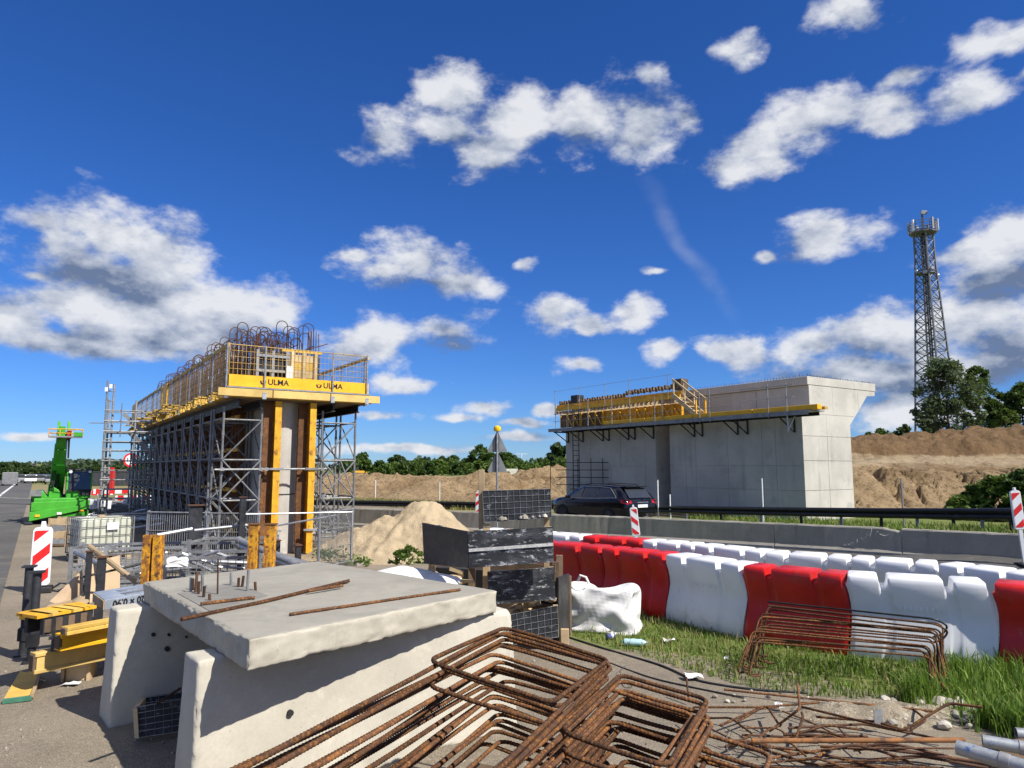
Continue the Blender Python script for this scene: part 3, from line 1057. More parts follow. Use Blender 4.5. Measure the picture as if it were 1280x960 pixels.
def tower_proto():
    t = thing('shoring_tower', 'sunlit galvanised shoring tower at the near left corner of the pier scaffold', 'scaffold tower', Q(18.6, 3.78), AZ,
              'shoring towers carrying the pier platform')
    leg = MB()
    leg.tube((0, 0, 0.12), (0, 0, TH), 0.03, 8).tube((0, 0, 0.02), (0, 0, 0.14), 0.018, 6)
    leg.box((0, 0, 0.01), (0.15, 0.15, 0.02))
    for z in (1.05, 2.05, 3.05):
        leg.tube((0, 0, z - 0.05), (0, 0, z + 0.05), 0.038, 8)
    lm = leg.mesh('leg', True)
    for x in (0, TW):
        for y in (0, TD):
            put('leg', lm, GALV_TOWER, t, mw=Matrix.Translation((x, y, 0)))
    lx = MB().tube((0.0, 0, 0), (TW, 0, 0), 0.024, 6).mesh('ledger', True)
    ly = MB().tube((0, 0, 0), (0, TD, 0), 0.024, 6).mesh('ledger', True)
    for z in (0.4, 1.4, 2.4, 3.4):
        for y in (0, TD):
            put('ledger', lx, GALV_TOWER, t, mw=Matrix.Translation((0, y, z)))
        for x in (0, TW):
            put('ledger', ly, GALV_TOWER, t, mw=Matrix.Translation((x, 0, z + 0.03)))
    bx1 = MB().tube((0, 0, 0), (TW, 0, 1.0), 0.02, 6).mesh('brace', True)
    bx2 = MB().tube((TW, 0, 0), (0, 0, 1.0), 0.02, 6).mesh('brace', True)
    by1 = MB().tube((0, 0, 0), (0, TD, 1.0), 0.02, 6).mesh('brace', True)
    for k, z in enumerate((0.4, 1.4, 2.4)):
        for y, sg in ((-0.03, 1), (TD + 0.03, 0)):
            put('brace', bx1 if (k + sg) % 2 else bx2, GALV_TOWER, t, mw=Matrix.Translation((0, y, z)))
            if k < 2 and sg:
                put('brace', bx2 if (k + sg) % 2 else bx1, GALV_TOWER, t, mw=Matrix.Translation((0, y - 0.04, z)))
        for x in (-0.03, TW + 0.03):
            put('brace', by1, GALV_TOWER, t, mw=Matrix.Translation((x, 0, z)))
    return t


tw0 = tower_proto()
for k in range(14):
    for v in (3.78, 6.28):
        if k == 0 and v < 5:
            continue
        s = 18.6 + k * 1.5
        if k == 0:
            lb = 'galvanised shoring tower at the near right corner against the sky'
        elif k == 1 and v < 5:
            lb = 'shaded shoring tower directly behind the near left corner tower'
        elif k == 13 and v < 5:
            lb = 'farthest shoring tower in the left row beside the access scaffold'
        elif v < 5:
            lb = f'{ORD[k]} shoring tower from the near end in the shaded left row'
        else:
            lb = f'{ORD[k]} shoring tower from the near end in the right row'
        dup(tw0, Q(s, v), AZ, lb)

# long scaffold tube clamped across the front
b = MB()
b.tube(Q(18.5, 3.6, 2.16), Q(18.5, 6.4, 2.18), 0.025, 8)
for v in (3.78, 4.7, 4.83, 5.86, 6.28):
    b.box(Q(18.52, v, 2.17), (0.09, 0.09, 0.08), AZ)
b.single('scaffold_tube', GALV_DULL, 'horizontal scaffold tube clamped across the front of the rounded pier end', 'scaffold tube', smooth=True)

# work platform
PL, PW = 21.0, 3.63
plat = thing('work_platform', 'yellow edged work platform on top of the left scaffold', 'work platform', Q(18.35, 3.8), AZ)
for x in (0.12, 0.82, 2.72, 3.4):
    ibeam(MB(), (max(x, .3), 0.1, 3.80), (max(x, .3), PL - 0.1, 3.80), 0.1, 0.2, 0.03).build('main_beam', STEEL_DARK, plat)  # dark steel chosen to paint the shade under the platform
rr = random.Random(3)
jm = ibeam(MB(), (0, 0, 0), (PW + 0.35, 0, 0), 0.085, 0.18, 0.035).mesh('cross_beam')
for k in range(46):
    y = 0.06 + k * 0.455
    ox = rr.uniform(-0.30, -0.02)
    put('cross_beam', jm, BOARD_Y, plat, mw=Matrix.Translation((ox, y, 4.035)))
for k in range(10):
    MB().box((PW / 2 + 0.02, 1.06 + k * 2.1, 4.15), (PW - 0.04, 2.08, 0.03)).build('deck_board', WOOD_DARK, plat)  # dark wood stands in for the deep shadow on the deck underside
for k in range(17):
    y = rr.uniform(0.4, 20)
    MB().box((-0.16 - rr.uniform(0, .2), y, 4.185), (0.5, rr.uniform(0.12, 0.35), 0.035), rr.uniform(-.1, .1)).build('loose_plank', BOARD_Y, plat)
MB().box((PW / 2 + 0.05, PL / 2, 3.925), (PW - 0.2, PL - 0.1, 0.03)).build('shade_soffit', WOOD_DARK, plat)  # added dark panel, imitates deep shadow and hides the bright underside
# fascia timber under the toe board at the near end
for x0, x1 in ((-0.25, 1.05), (1.07, 2.55), (2.57, 3.95)):
    MB().box(((x0 + x1) / 2, -0.07, 4.06), (x1 - x0 - 0.006, 0.08, 0.19)).build('fascia_beam', BEAM_PALE, plat)
MB().box((PW / 2, -0.04, 4.185), (PW + 0.1, 0.14, 0.03)).build('edge_plank', GALV_DULL, plat)
for x0, x1 in ((0.0, 1.56), (1.562, PW)):
    tb = MB().box(((x0 + x1) / 2, -0.02, 4.36), (x1 - x0, 0.025, 0.29)).build('toe_board', YELLOW, plat)
    cx = x0 + (x1 - x0) * (0.77 if x0 == 0 else 0.52)
    lettering('ULMA', 0.20, INK, tb, (cx, -0.0345, 4.36), (1, 0, 0), (0, 0, 1), 0.004)
    # the mark: a round badge of three dark strokes
    lg = MB()
    lx = cx - 0.38
    for a0, a1, rr_ in ((150, 262, 0.075), (278, 390, 0.075), (40, 140, 0.03)):
        poly = [(lx + rr_ * math.cos(R(a)), -0.0335, 4.36 + rr_ * math.sin(R(a))) for a in np.linspace(a0, a1, 6)]
        poly += [(lx + rr_ * 0.45 * math.cos(R(a)), -0.0335, 4.36 + rr_ * 0.45 * math.sin(R(a))) for a in np.linspace(a1, a0, 6)]
        lg.prism(poly, (0, -0.002, 0))
    lg.build('emblem', INK, tb)
MB().box((PW + 0.012, 0.8, 4.36), (0.025, 1.6, 0.29)).build('toe_board', YELLOW, plat)
# guard rail posts
post = MB()
post.tube((0, 0, 3.9), (0, 0, 5.28), 0.022, 8).box((0, 0, 4.0), (0.1, 0.1, 0.16)).box((0, 0.04, 4.6), (0.06, 0.05, 0.05))
pm_ = post.mesh('guard_post', True)
for x, y in [(0.85, -0.07), (2.62, -0.07), (PW - 0.05, -0.07)]:
    put('guard_post', pm_, GALV, plat, mw=Matrix.Translation((x, y, 0)))
for k in range(13):
    put('guard_post', pm_, GALV, plat, mw=Matrix.Translation((-0.06, -0.03 + k * 1.72, 0)))
    if k % 2 == 0:
        put('guard_post', pm_, GALV, plat, mw=Matrix.Translation((PW + 0.02, 0.3 + k * 1.72, 0)))


def mesh_panel(L, h, nx, nz, r=0.006):
    b = MB()
    for k in range(nx + 1):
        x = L * k / nx
        q = r * (1.9 if k in (0, nx) else 1)
        b.tube((x, 0, 0), (x, 0, h), q, 4, caps=False)
    for k in range(nz + 1):
        z = h * k / nz
        q = r * (2.0 if k in (0, nz) else 1.0)
        b.tube((0, -0.008, z), (L, -0.008, z), q, 4, caps=False)
    return b.mesh('mesh_panel', False, norm=False)


MESHY = M('yellow_coated_wire', (0.62, 0.42, 0.13), 0.55, 0.2, 0.2, 3, None, 0, 40, rand=0.1)
mp = mesh_panel(2.0, 0.76, 20, 5, 0.005)
mps = mesh_panel(1.9, 1.05, 16, 6, 0.0035)
MESHT = M('tan_safety_net_wire', (0.30, 0.23, 0.15), 0.6, 0.1, 0.2, 3, None, 0, 40, rand=0.1)
for k, (x, y) in enumerate(((0.0, 0.02), (1.62, 0.03))):
    put('mesh_panel', mp, MESHY, plat, mw=Matrix.Translation((x, y, 4.5)))
for k in range(11):
    put('mesh_panel', mps, MESHT, plat, mw=Matrix.Translation((-0.03 - 0.008 * (k % 2), k * 1.94, 4.2)) @ Matrix.Rotation(PI / 2, 4, 'Z'))
    put('mesh_panel', mps, MESHT, plat, mw=Matrix.Translation((PW - 0.03 - 0.008 * (k % 2), 0.05 + k * 1.94, 4.2)) @ Matrix.Rotation(PI / 2, 4, 'Z'))
tr = MB()
tr.beam((-0.02, 0, 5.24), (-0.02, PL, 5.24), 0.04, 0.1)
tr.build('top_rail', BOARD_Y, plat)
MB().beam((PW + 0.01, 0, 5.2), (PW + 0.01, PL, 5.2), 0.03, 0.07).build('top_rail', BOARD_Y, plat)
for y0, y1 in ((9.6, 10.6), (10.75, 11.0), (19.6, 20.9)):
    MB().box((-0.075, (y0 + y1) / 2, 4.72), (0.03, y1 - y0, 1.0)).build('solid_panel', YELLOW, plat)

# reinforcement of the cap beam standing on the platform
cage = thing('rebar_cage', 'tall rusty reinforcement cage of looped bars rising from the left platform', 'rebar cage', Q(19.5, 5.45, 4.17), AZ)
hm = [u_hoop(0.31, h, 0.15, 5, 0.0125).mesh('loop_bar', True, norm=False) for h in (2.0, 2.12, 1.86)]
for i in range(57):
    for j, x in enumerate((-0.8, -0.42, -0.04, 0.34, 0.72)):
        if (i < 2 and j == 0):
            continue
        rz = rr.uniform(-0.18, 0.18)
        put('loop_bar', hm[rr.randrange(3)], RUST_DARK, cage,
            mw=Matrix.Translation((x + rr.uniform(-.03, .03), 0.2 + i * 0.31 + rr.uniform(-.06, .06), rr.uniform(-0.05, 0.03))) @ Matrix.Rotation(rz, 4, 'Z') @ Matrix.Rotation(rr.uniform(-.03, .03), 4, 'Y'))
lb_ = MB()
for x in (-0.95, -0.5, -0.1, 0.4, 0.85):
    for z in (0.25, 0.7, 1.1, 1.45):
        lb_.tube((x + rr.uniform(-.02, .02), 0.1, z), (x, 17.8, z), 0.012, 5)
lb_.build('long_bar', RUST_DARK, cage)
stubs = MB()
for x, h in ((0.62, 1.82), (0.70, 1.9), (0.78, 1.86), (0.86, 1.84), (0.97, 1.8)):
    stubs.tube((x, -0.05 + rr.uniform(-.1, .1), 0.1), (x + rr.uniform(-.02, .02), rr.uniform(-.1, .1), h), 0.011, 5)
stubs.tube((0.35, -0.1, 1.2), (1.15, -0.2, 1.5), 0.014, 5)
stubs.build('straight_bar', RUST_DARK, cage)

fb = thing('cap_formwork', 'timber and steel formwork box standing on the near end of the left platform', 'formwork', Q(19.15, 5.5, 4.17), AZ)
MB().box((-0.42, 0.12, 0.58), (0.78, 0.06, 1.1)).build('steel_panel', STEEL_DARK, fb)
for x in (-0.82, -0.42, -0.05):
    MB().box((x, 0.06, 0.58), (0.07, 0.08, 1.14)).build('frame_bar', GALV_DULL, fb)
for z in (0.2, 0.6, 1.0):
    MB().box((-0.43, 0.035, z), (0.86, 0.05, 0.07)).build('waling', GALV_DULL, fb)
for k in range(5):
    MB().box((0.40, 0.11, 0.16 + k * 0.21), (0.76, 0.05, 0.2)).build('timber_board', BOARD_Y if k % 2 else WOOD_PALE, fb)
for x in (0.1, 0.42, 0.74):
    MB().box((x, 0.05, 0.6), (0.08, 0.07, 1.15)).build('timber_stud', WOOD_PALE, fb)
MB().box((0.36, 0.1, 1.2), (1.1, 0.1, 0.08)).build('top_timber', BOARD_Y, fb)
MB().box((0.0, 0.0, 0.45), (0.16, 0.1, 0.62)).build('clamp', WHITE, fb)
MB().box((0.82, 0.5, 0.55), (0.06, 0.9, 1.05)).build('side_panel', STEEL_DARK, fb)

# ------------------------------------------------------------------ right pier
S0, V0 = 18.2, 26.8
pier = thing('bridge_abutment', 'massive cast concrete abutment wall with bracketed head on the right', 'bridge abutment', Q(S0, V0), AZ)
LW = 16.2
prof = [(0.03, 0), (0.03, 4.5), (0.62, 4.5), (0.62, 5.78), (0.5, 5.78), (0.5, 6.12), (5.75, 6.12), (5.75, 5.55), (5.05, 5.5), (3.55, 4.1), (3.55, 0)]
core = MB().prism([(x, 0.03, z) for x, z in prof[:3] + [(0.62, 5.75), (5.7, 5.75)] + prof[8:]], (0, 7.57, 0))
core.prism([(x + 0.0, 8.6, z) for x, z in prof[:3] + [(0.62, 5.75), (5.7, 5.75)] + prof[8:]], (0, 7.6, 0))
core.build('wall_core', CONC_WALL, pier, bevel=0.015, seg=1)
MB().box((2.2, 8.1, 2.9), (2.4, 1.02, 5.6)).build('recess_wall', CONC_WALL, pier)
MB().prism([(0.48, -0.02, 5.76), (0.48, -0.02, 6.12), (5.77, -0.02, 6.12), (5.77, -0.02, 5.76)], (0, LW + 0.04, 0)).build('cap_slab', CONC_WALL, pier, bevel=0.012, seg=1)


def long_panels(y_edges, zs):
    for i in range(len(y_edges) - 1):
        for j in range(len(zs) - 1):
            y0, y1, z0, z1 = y_edges[i] + 0.006, y_edges[i + 1] - 0.006, zs[j] + 0.005, zs[j + 1] - 0.005
            d = 0.03 + rr.uniform(-0.006, 0.006)
            p = MB().box((0.03 - d / 2 + 0.001, (y0 + y1) / 2, (z0 + z1) / 2), (d, y1 - y0, z1 - z0))
            p.build('panel', CONC_WALL, pier, bevel=0.004, seg=1)


zs = (0, 1.25, 2.3, 4.5)
long_panels((0.0, 1.35, 2.05, 3.95, 5.9, 6.55, 7.6), zs)
long_panels((8.6, 9.4, 11.3, 12.1, 13.9, 15.1, 16.2), zs)
for y0, y1 in ((0, 2.7), (2.72, 5.4), (5.42, 8.1), (8.12, 10.8), (10.82, 13.5), (13.52, 16.2)):
    MB().box((0.605, (y0 + y1) / 2, 5.13), (0.03, y1 - y0, 1.22)).build('panel', CONC_WALL, pier, bevel=0.004, seg=1)
# pieces of the end face
e0 = 0.03
for x0, x1, z0, z1 in ((0.0, 1.75, 0, 1.25), (1.76, 3.55, 0, 1.25), (0, 1.75, 1.26, 2.5), (1.76, 3.55, 1.26, 2.5), (0, 1.75, 2.51, 3.55), (1.76, 3.55, 2.51, 3.55)):
    MB().box(((x0 + x1) / 2, e0 / 2, (z0 + z1) / 2), (x1 - x0 - 0.008, e0, z1 - z0 - 0.006)).build('panel', CONC_WALL, pier, bevel=0.004, seg=1)
for poly in ([(0, 3.56), (1.75, 3.56), (1.75, 4.5), (0, 4.5)], [(1.76, 3.56), (3.55, 3.56), (3.55, 4.1), (3.98, 4.5), (1.76, 4.5)],
             [(0.6, 4.51), (2.3, 4.51), (2.3, 5.75), (0.6, 5.75)], [(2.31, 4.51), (3.99, 4.51), (4.3, 4.79), (4.3, 5.75), (2.31, 5.75)],
             [(4.31, 4.8), (5.05, 5.5), (5.72, 5.55), (5.72, 5.75), (4.31, 5.75)]):
    MB().prism([(x + (0.004 if x in (1.75, 2.3) else 0), 0, z) for x, z in poly], (0, e0, 0)).build('panel', CONC_WALL, pier, bevel=0.004, seg=1)
st = MB()
for k in range(95):
    y = 0.1 + k * 0.165
    st.tube((0.62, y, 6.1), (0.62 + rr.uniform(-.03, .03), y + rr.uniform(-.04, .04), 6.2 + rr.uniform(0, 0.06)), 0.011, 4)
for k in range(40):
    x = 0.7 + k * 0.125
    st.tube((x, 0.12, 6.1), (x + rr.uniform(-.03, .03), 0.1, 6.18 + rr.uniform(0, 0.05)), 0.011, 4)
st.build('rebar_stub', RUST_DARK, pier, kind='stuff')

# bracket platform along the wall
bp = thing('bracket_platform', 'narrow work platform on steel brackets along the right abutment wall', 'work platform', Q(S0, V0), AZ)
for k in range(8):
    y = -1.2 + k * 2.2
    MB().box((-0.72, y + 1.09, 4.5), (1.0, 2.18, 0.05)).build('deck_board', GALV_DULL if k < 5 else WOOD_DARK, bp)
MB().box((-1.2, 7.6, 4.42), (0.09, 17.4, 0.15)).build('edge_beam', GALV_DULL, bp)
MB().box((-0.3, 7.6, 4.40), (0.07, 17.2, 0.14)).build('edge_beam', STEEL_DARK, bp)
for y0, y1 in ((-1.5, 1.6), (1.62, 5.0), (5.02, 8.2), (8.22, 11.4)):
    MB().box((-1.0, (y0 + y1) / 2, 4.63), (0.30, y1 - y0 - 0.01, 0.2)).build('timber_beam', YELLOW, bp, bevel=0.01, seg=1)
    MB().box((-0.7, (y0 + y1) / 2 - 0.1, 4.59), (0.22, y1 - y0 - 0.01, 0.11)).build('timber_beam', BOARD_Y, bp)
br = MB()
br.beam((-1.15, 0, 4.33), (0.0, 0, 4.33), 0.05, 0.07)
br.beam((-0.04, 0, 4.36), (-0.04, 0, 3.72), 0.05, 0.06)
br.beam((-1.05, 0, 4.32), (-0.06, 0, 3.72), 0.045, 0.045)
brm = br.mesh('bracket')
for y in (0.35, 2.75, 3.3, 5.4, 5.9, 8.7, 10.1, 10.6, 12.2, 12.7, 14.5, 15.9):
    put('bracket', brm, STEEL_DARK, bp, mw=Matrix.Translation((0, y, 0)))
gp = MB().tube((0, 0, 4.3), (0, 0, 5.75), 0.024, 6).mesh('guard_post', True)
for y in (-0.15, 0.75, 3.9, 4.5, 6.9, 7.4, 9.2, 10.6, 12.6, 14.4, 15.6):
    put('guard_post', gp, GALV_DULL, bp, mw=Matrix.Translation((-1.22, y, 0 if y < 8 else 0.25)))
for z in (5.1, 5.6):
    MB().tube((-1.22, -0.5, z), (-1.22, 2.2, z + 0.02), 0.02, 6).build('guard_rail', GALV, bp)
for z in (4.95, 5.4):
    MB().tube((-1.22, 2.6, z), (-1.22, 15.8, z), 0.013, 5).build('guard_rail', GALV_DULL, bp)
b = MB()
b.tube((-1.2, -0.15, 4.4), (-1.2, -0.15, 3.65), 0.03, 6).beam((-1.25, -0.15, 3.7), (-0.7, -0.15, 4.35), 0.05, 0.05)
b.build('end_bracket', GALV, bp)

# yellow formwork of the far half
ff = thing('wall_formwork', 'yellow trussed formwork with timber beams on top of the far half of the abutment', 'formwork', Q(S0, V0), AZ)
fy0, fy1 = 6.3, 16.6
for k in range(5):
    y0 = fy0 + 0.2 + k * 2.0
    fr = ff
    pn = MB().box((-0.12, y0 + 0.98, 5.03), (0.06, 1.94, 0.78)).build('form_panel', YELLOW_WORN if k < 3 else WOOD_DARK, ff)
    for q in (0.04, 0.66, 1.3, 1.92):
        MB().beam((-0.2, y0 + q, 4.64), (-0.2, y0 + q, 5.44), 0.06, 0.06).build('truss_post', YELLOW, ff)
    for q in (0.66, 1.3):
        MB().beam((-0.24, y0 + q - 0.55, 4.68), (-0.24, y0 + q, 5.4), 0.05, 0.05).build('truss_brace', YELLOW, ff)
be = MB()
ibeam(be, (-0.62, 0, 5.53), (0.5, 0, 5.53), 0.08, 0.16, 0.03)
bem = be.mesh('timber_beam')
for k in range(32):
    put('timber_beam', bem, WOOD_PALE, ff, mw=Matrix.Translation((rr.uniform(-.05, .05), fy0 + 0.15 + k * 0.32, 0)))
for k in range(4):
    y0 = fy0 + k * 2.55
    MB().box((-0.55, y0 + 1.27, 5.73), (0.08, 2.54, 0.2)).build('waling', YELLOW, ff)
    MB().box((-0.42, y0 + 1.27, 5.93), (0.10, 2.53, 0.16)).build('waling', YELLOW_WORN, ff)
dk = MB().box((0, 0, 0), (0.12, 0.11, 0.24)).mesh('top_beam_end')
for k in range(46):
    y = fy0 + 0.1 + k * 0.22
    hh = 0.14 if y < fy0 + 4.2 else 0.0
    put('beam_end', dk, STEEL_DARK if k % 4 else WOOD_DARK, ff, mw=Matrix.Translation((-0.3, y, 6.14 + (hh if k % 2 else hh - 0.04))))
MB().box((-0.1, fy0 + 0.35, 6.36), (0.5, 0.5, 0.55)).build('timber_crate', WOOD_DARK, ff)
MB().box((-0.2, fy1 - 1.8, 6.25), (0.5, 0.6, 0.5)).build('timber_crate', STEEL_DARK, ff)
for y in (7.0, 9.8, 11.8, 14.0, 16.4):
    MB().tube((-0.66, y, 5.4), (-0.66, y, 6.95), 0.018, 5).build('guard_post', GALV_DULL, ff)
MB().tube((-0.66, 6.6, 6.85), (-0.66, 16.5, 6.85), 0.008, 4).build('guard_cable', GALV_DULL, ff)

sr = thing('access_stair', 'short timber stair with handrails down from the yellow formwork to the platform', 'stairs', Q(S0, V0), AZ)
for x in (-1.08, -0.42):
    MB().beam((x, 6.3, 5.75), (x, 4.75, 4.62), 0.05, 0.2).build('stringer', WOOD_PALE, sr)
    MB().beam((x, 6.3, 6.55), (x, 4.75, 5.45), 0.05, 0.07).build('handrail', WOOD_PALE, sr)
    for q in (0.05, 0.5, 0.95):
        y, z = 6.3 - 1.55 * q, 5.75 - 1.13 * q
        MB().box((x, y, z + 0.36), (0.055, 0.06, 0.85)).build('baluster', YELLOW if q > .9 else WOOD_PALE, sr)
for k in range(5):
    MB().box((-0.75, 6.1 - k * 0.31, 5.6 - k * 0.226), (0.6, 0.2, 0.035)).build('tread', WOOD_PALE, sr)

ld = thing('ladder_scaffold', 'dark caged ladder scaffold at the far end of the abutment above the car', 'ladder', Q(S0 + 14.1, V0 - 0.9), AZ)
for x in (-0.22, 0.22):
    MB().tube((x, 0, 0.3), (x, 0, 5.6), 0.03, 6).build('stile', STEEL_DARK, ld)
rg = MB().tube((-0.22, 0, 0), (0.22, 0, 0), 0.016, 5).mesh('rung')
for k in range(17):
    put('rung', rg, STEEL_DARK, ld, mw=Matrix.Translation((0, 0, 0.6 + k * 0.29)))
for k in range(4):
    z = 1.25 + k * 0.42
    MB().tube((-0.8, 0.9, z), (0.8, -1.9, z), 0.022, 5).build('ledger', STEEL_DARK, ld)
for q in (-0.8, 0.05, 0.45, 0.8):
    MB().tube((q, -q * 1.75, 0.9), (q, -q * 1.75, 2.75), 0.022, 5).build('guard_post', STEEL_DARK, ld)
MB().box((0.0, -0.5, 0.98), (1.0, 2.4, 0.06), -0.5).build('deck_board', WOOD_DARK, ld)

# ------------------------------------------------------------------ lattice mast
DT = 118.0
base = D(1172, 548, DT)
mz = H1(base.x, base.y)
tz = D(1157, 288, DT).z
mast = thing('telecom_mast', 'tall grey lattice telecom mast with antenna platform behind the trees', 'radio mast', (base.x, base.y, mz), 0.5)
HM = tz - mz


def mw_(z):
    return 2.45 - (2.45 - 1.05) * min(1, z / (HM * 0.86))


mt = MASTGREY
for sx in (-1, 1):
    for sy in (-1, 1):
        pts = [(sx * mw_(z), sy * mw_(z), z) for z in np.linspace(0, HM, 9)]
        MB().path(pts, 0.17, 6).build('leg', mt, mast)
nlev = 22
for k in range(nlev):
    z0, z1 = HM * k / nlev, HM * (k + 1) / nlev
    a0, a1 = mw_(z0), mw_(z1)
    b = MB()
    for q in range(4):
        c0 = [(-1, -1), (1, -1), (1, 1), (-1, 1)][q]
        c1 = [(1, -1), (1, 1), (-1, 1), (-1, -1)][q]
        b.tube((c0[0] * a0, c0[1] * a0, z0), (c1[0] * a1, c1[1] * a1, z1), 0.085, 4)
        b.tube((c1[0] * a0, c1[1] * a0, z0), (c0[0] * a1, c0[1] * a1, z1), 0.085, 4)
        b.tube((c0[0] * a1, c0[1] * a1, z1), (c1[0] * a1, c1[1] * a1, z1), 0.06, 4)
    b.build('bracing', mt, mast)
b = MB()
for x in (-0.3, 0.3):
    b.tube((x, 0, 0), (x, 0, HM), 0.14, 5)
for k in range(60):
    b.tube((-0.3, 0, k * HM / 60), (0.3, 0, k * HM / 60), 0.05, 4)
b.build('climbing_ladder', STEEL_DARK, mast)


def ring_deck(z, r, h, n=10):
    b = MB()
    b.lathe([(r, z), (r, z + 0.18)], n)
    b.build('platform', mt, mast)
    b = MB()
    for zz in np.linspace(z + 0.4, z + h, 4):
        b.path([(r * math.cos(2 * PI * k / n), r * math.sin(2 * PI * k / n), zz) for k in range(n)], 0.05, 4, closed=True)
    for k in range(n):
        b.tube((r * math.cos(2 * PI * k / n), r * math.sin(2 * PI * k / n), z), (r * math.cos(2 * PI * k / n), r * math.sin(2 * PI * k / n), z + h), 0.06, 4)
    b.build('platform_rail', mt, mast)


ring_deck(HM - 0.6, 2.1, 2.0, 12)
ring_deck(HM * 0.80, 1.55, 0.5, 8)
MB().tube((0, 0, HM), (0, 0, HM + 3.3), 0.16, 6).build('top_pole', mt, mast)
for k in range(9):
    a = 2 * PI * k / 9 + 0.2
    MB().box((2.25 * math.cos(a), 2.25 * math.sin(a), HM + 0.6), (0.22, 0.32, 2.0), a).build('panel_antenna', WHITE if k % 3 == 1 else GALV_DULL, mast)
for a, z, rad_ in ((3.6, HM * 0.80, 0.5), (4.2, HM * 0.815, 0.42), (5.8, HM * 0.795, 0.45), (2.9, HM * 0.81, 0.4), (4.0, HM + 3.0, 0.55), (5.3, HM + 3.1, 0.5), (5.9, HM + 1.4, 0.4)):
    rad0 = 1.7 if z < HM else (0.4 if z > HM + 2 else 2.4)
    c = Vector((rad0 * math.cos(a), rad0 * math.sin(a), z))
    dd = Vector((math.cos(a), math.sin(a), 0))
    MB().tube(c, c + dd * 0.4, rad_ * 0.72, 12, rad_ * 0.66).build('dish_antenna', GALV, mast, smooth=True)
b = MB()
b.box((1.9, -1.2, HM * 0.37), (1.6, 1.2, 0.1))
for x in (1.2, 2.6):
    b.tube((x, -1.7, HM * 0.37), (x, -1.7, HM * 0.37 + 1.3), 0.05, 4)
b.tube((1.2, -1.7, HM * 0.37 + 1.2), (2.6, -1.7, HM * 0.37 + 1.2), 0.05, 4)
b.build('side_platform', mt, mast)

# ------------------------------------------------------------------ trees
def crown_mesh(seed, h, w, nclump, nleaf, size, base=0.25, shape='round', squash=1.0):
    """leaf clumps through an uneven crown, as one mesh of small leaf quads"""
    g = np.random.default_rng(seed)
    cs = []
    for _ in range(nclump):
        t = g.uniform(0, 1) ** 0.85
        z = base + (1 - base) * t
        if shape == 'round':
            prof = math.sin(PI * min(1, (t * 0.86 + 0.14))) ** 0.6
        elif shape == 'cone':
            prof = (1 - t) ** 0.75 * 0.95 + 0.08
        else:
            prof = (1 - t ** 2.2) ** 0.5
        a = g.uniform(0, 2 * PI)
        rr_ = w / 2 * prof * g.uniform(0.25, 1.0) ** 0.5 * g.uniform(0.8, 1.15)
        cs.append((rr_ * math.cos(a), rr_ * math.sin(a) * squash, z * h + g.normal(0, 0.02 * h), g.uniform(0.6, 1.25)))
    cs = np.array(cs)
    per = nleaf // nclump
    cl = np.repeat(cs, per, 0)
    cr_ = w * 0.15 * cl[:, 3:4]
    off_ = g.normal(0, 1, (len(cl), 3))
    off_ /= np.linalg.norm(off_, axis=1, keepdims=True) + 1e-6
    off_ *= g.uniform(0.2, 1.0, (len(cl), 1)) ** 0.6 * cr_
    off_[:, 2] *= 0.75
    c = cl[:, :3] + off_
    n = g.normal(0, 1, (len(c), 3))
    n[:, 2] = np.abs(n[:, 2]) + 0.3
    n /= np.linalg.norm(n, axis=1, keepdims=True)
    a = np.cross(n, g.normal(0, 1, (len(c), 3)))
    a /= np.linalg.norm(a, axis=1, keepdims=True) + 1e-6
    b_ = np.cross(n, a)
    sz = size * g.uniform(0.6, 1.3, (len(c), 1))
    p0, p1 = c - a * sz, c + b_ * sz * 0.45
    p2, p3 = c + a * sz, c - b_ * sz * 0.45
    vs = np.stack([p0, p1, p2, p3], 1).reshape(-1, 3)
    vs[:, 2] = np.maximum(vs[:, 2], 0.02)
    me = bpy.data.meshes.new('crown')
    me.vertices.add(len(vs))
    me.vertices.foreach_set('co', vs.ravel())
    me.loops.add(len(vs))
    me.loops.foreach_set('vertex_index', np.arange(len(vs)))
    me.polygons.add(len(c))
    me.polygons.foreach_set('loop_start', np.arange(len(c)) * 4)
    me.update(calc_edges=True)
    return me, cs


def tree(name, label, cat, loc, h, w, seed, mat, nclump=60, nleaf=4500, size=0.2, base=0.25, shape='round', group=None, trunk_r=None, rz=0):
    t = thing(name, label, cat, loc, rz, group)
    me, cs = crown_mesh(seed, h, w, nclump, nleaf, size, base, shape)
    g = random.Random(seed)
    tr_ = trunk_r or h * 0.018
    b = MB()
    top = h * 0.8
    pts = [(g.uniform(-1, 1) * 0.02 * h * k / 6, g.uniform(-1, 1) * 0.02 * h * k / 6, -0.3 + (top + 0.3) * k / 6) for k in range(7)]
    b.path(pts, [tr_ * (1 - 0.8 * k / 6) for k in range(7)], 7)
    for k in range(min(14, len(cs))):
        c = cs[g.randrange(len(cs))]
        zb = max(0.12 * h, min(top, c[2] - 0.25 * h * g.uniform(0.5, 1)))
        f = zb / top
        p0 = Vector((0, 0, zb))
        p2 = Vector(c[:3]) * 0.97
        p1 = p0.lerp(p2, 0.5) + Vector((0, 0, 0.04 * h))
        b.path([p0, p1, p2], [tr_ * 0.42 * (1 - 0.5 * f), tr_ * 0.28, tr_ * 0.08], 5)
    b.build('trunk', BARK, t, smooth=True, norm=False)
    put('crown', me, mat, t)
    return t


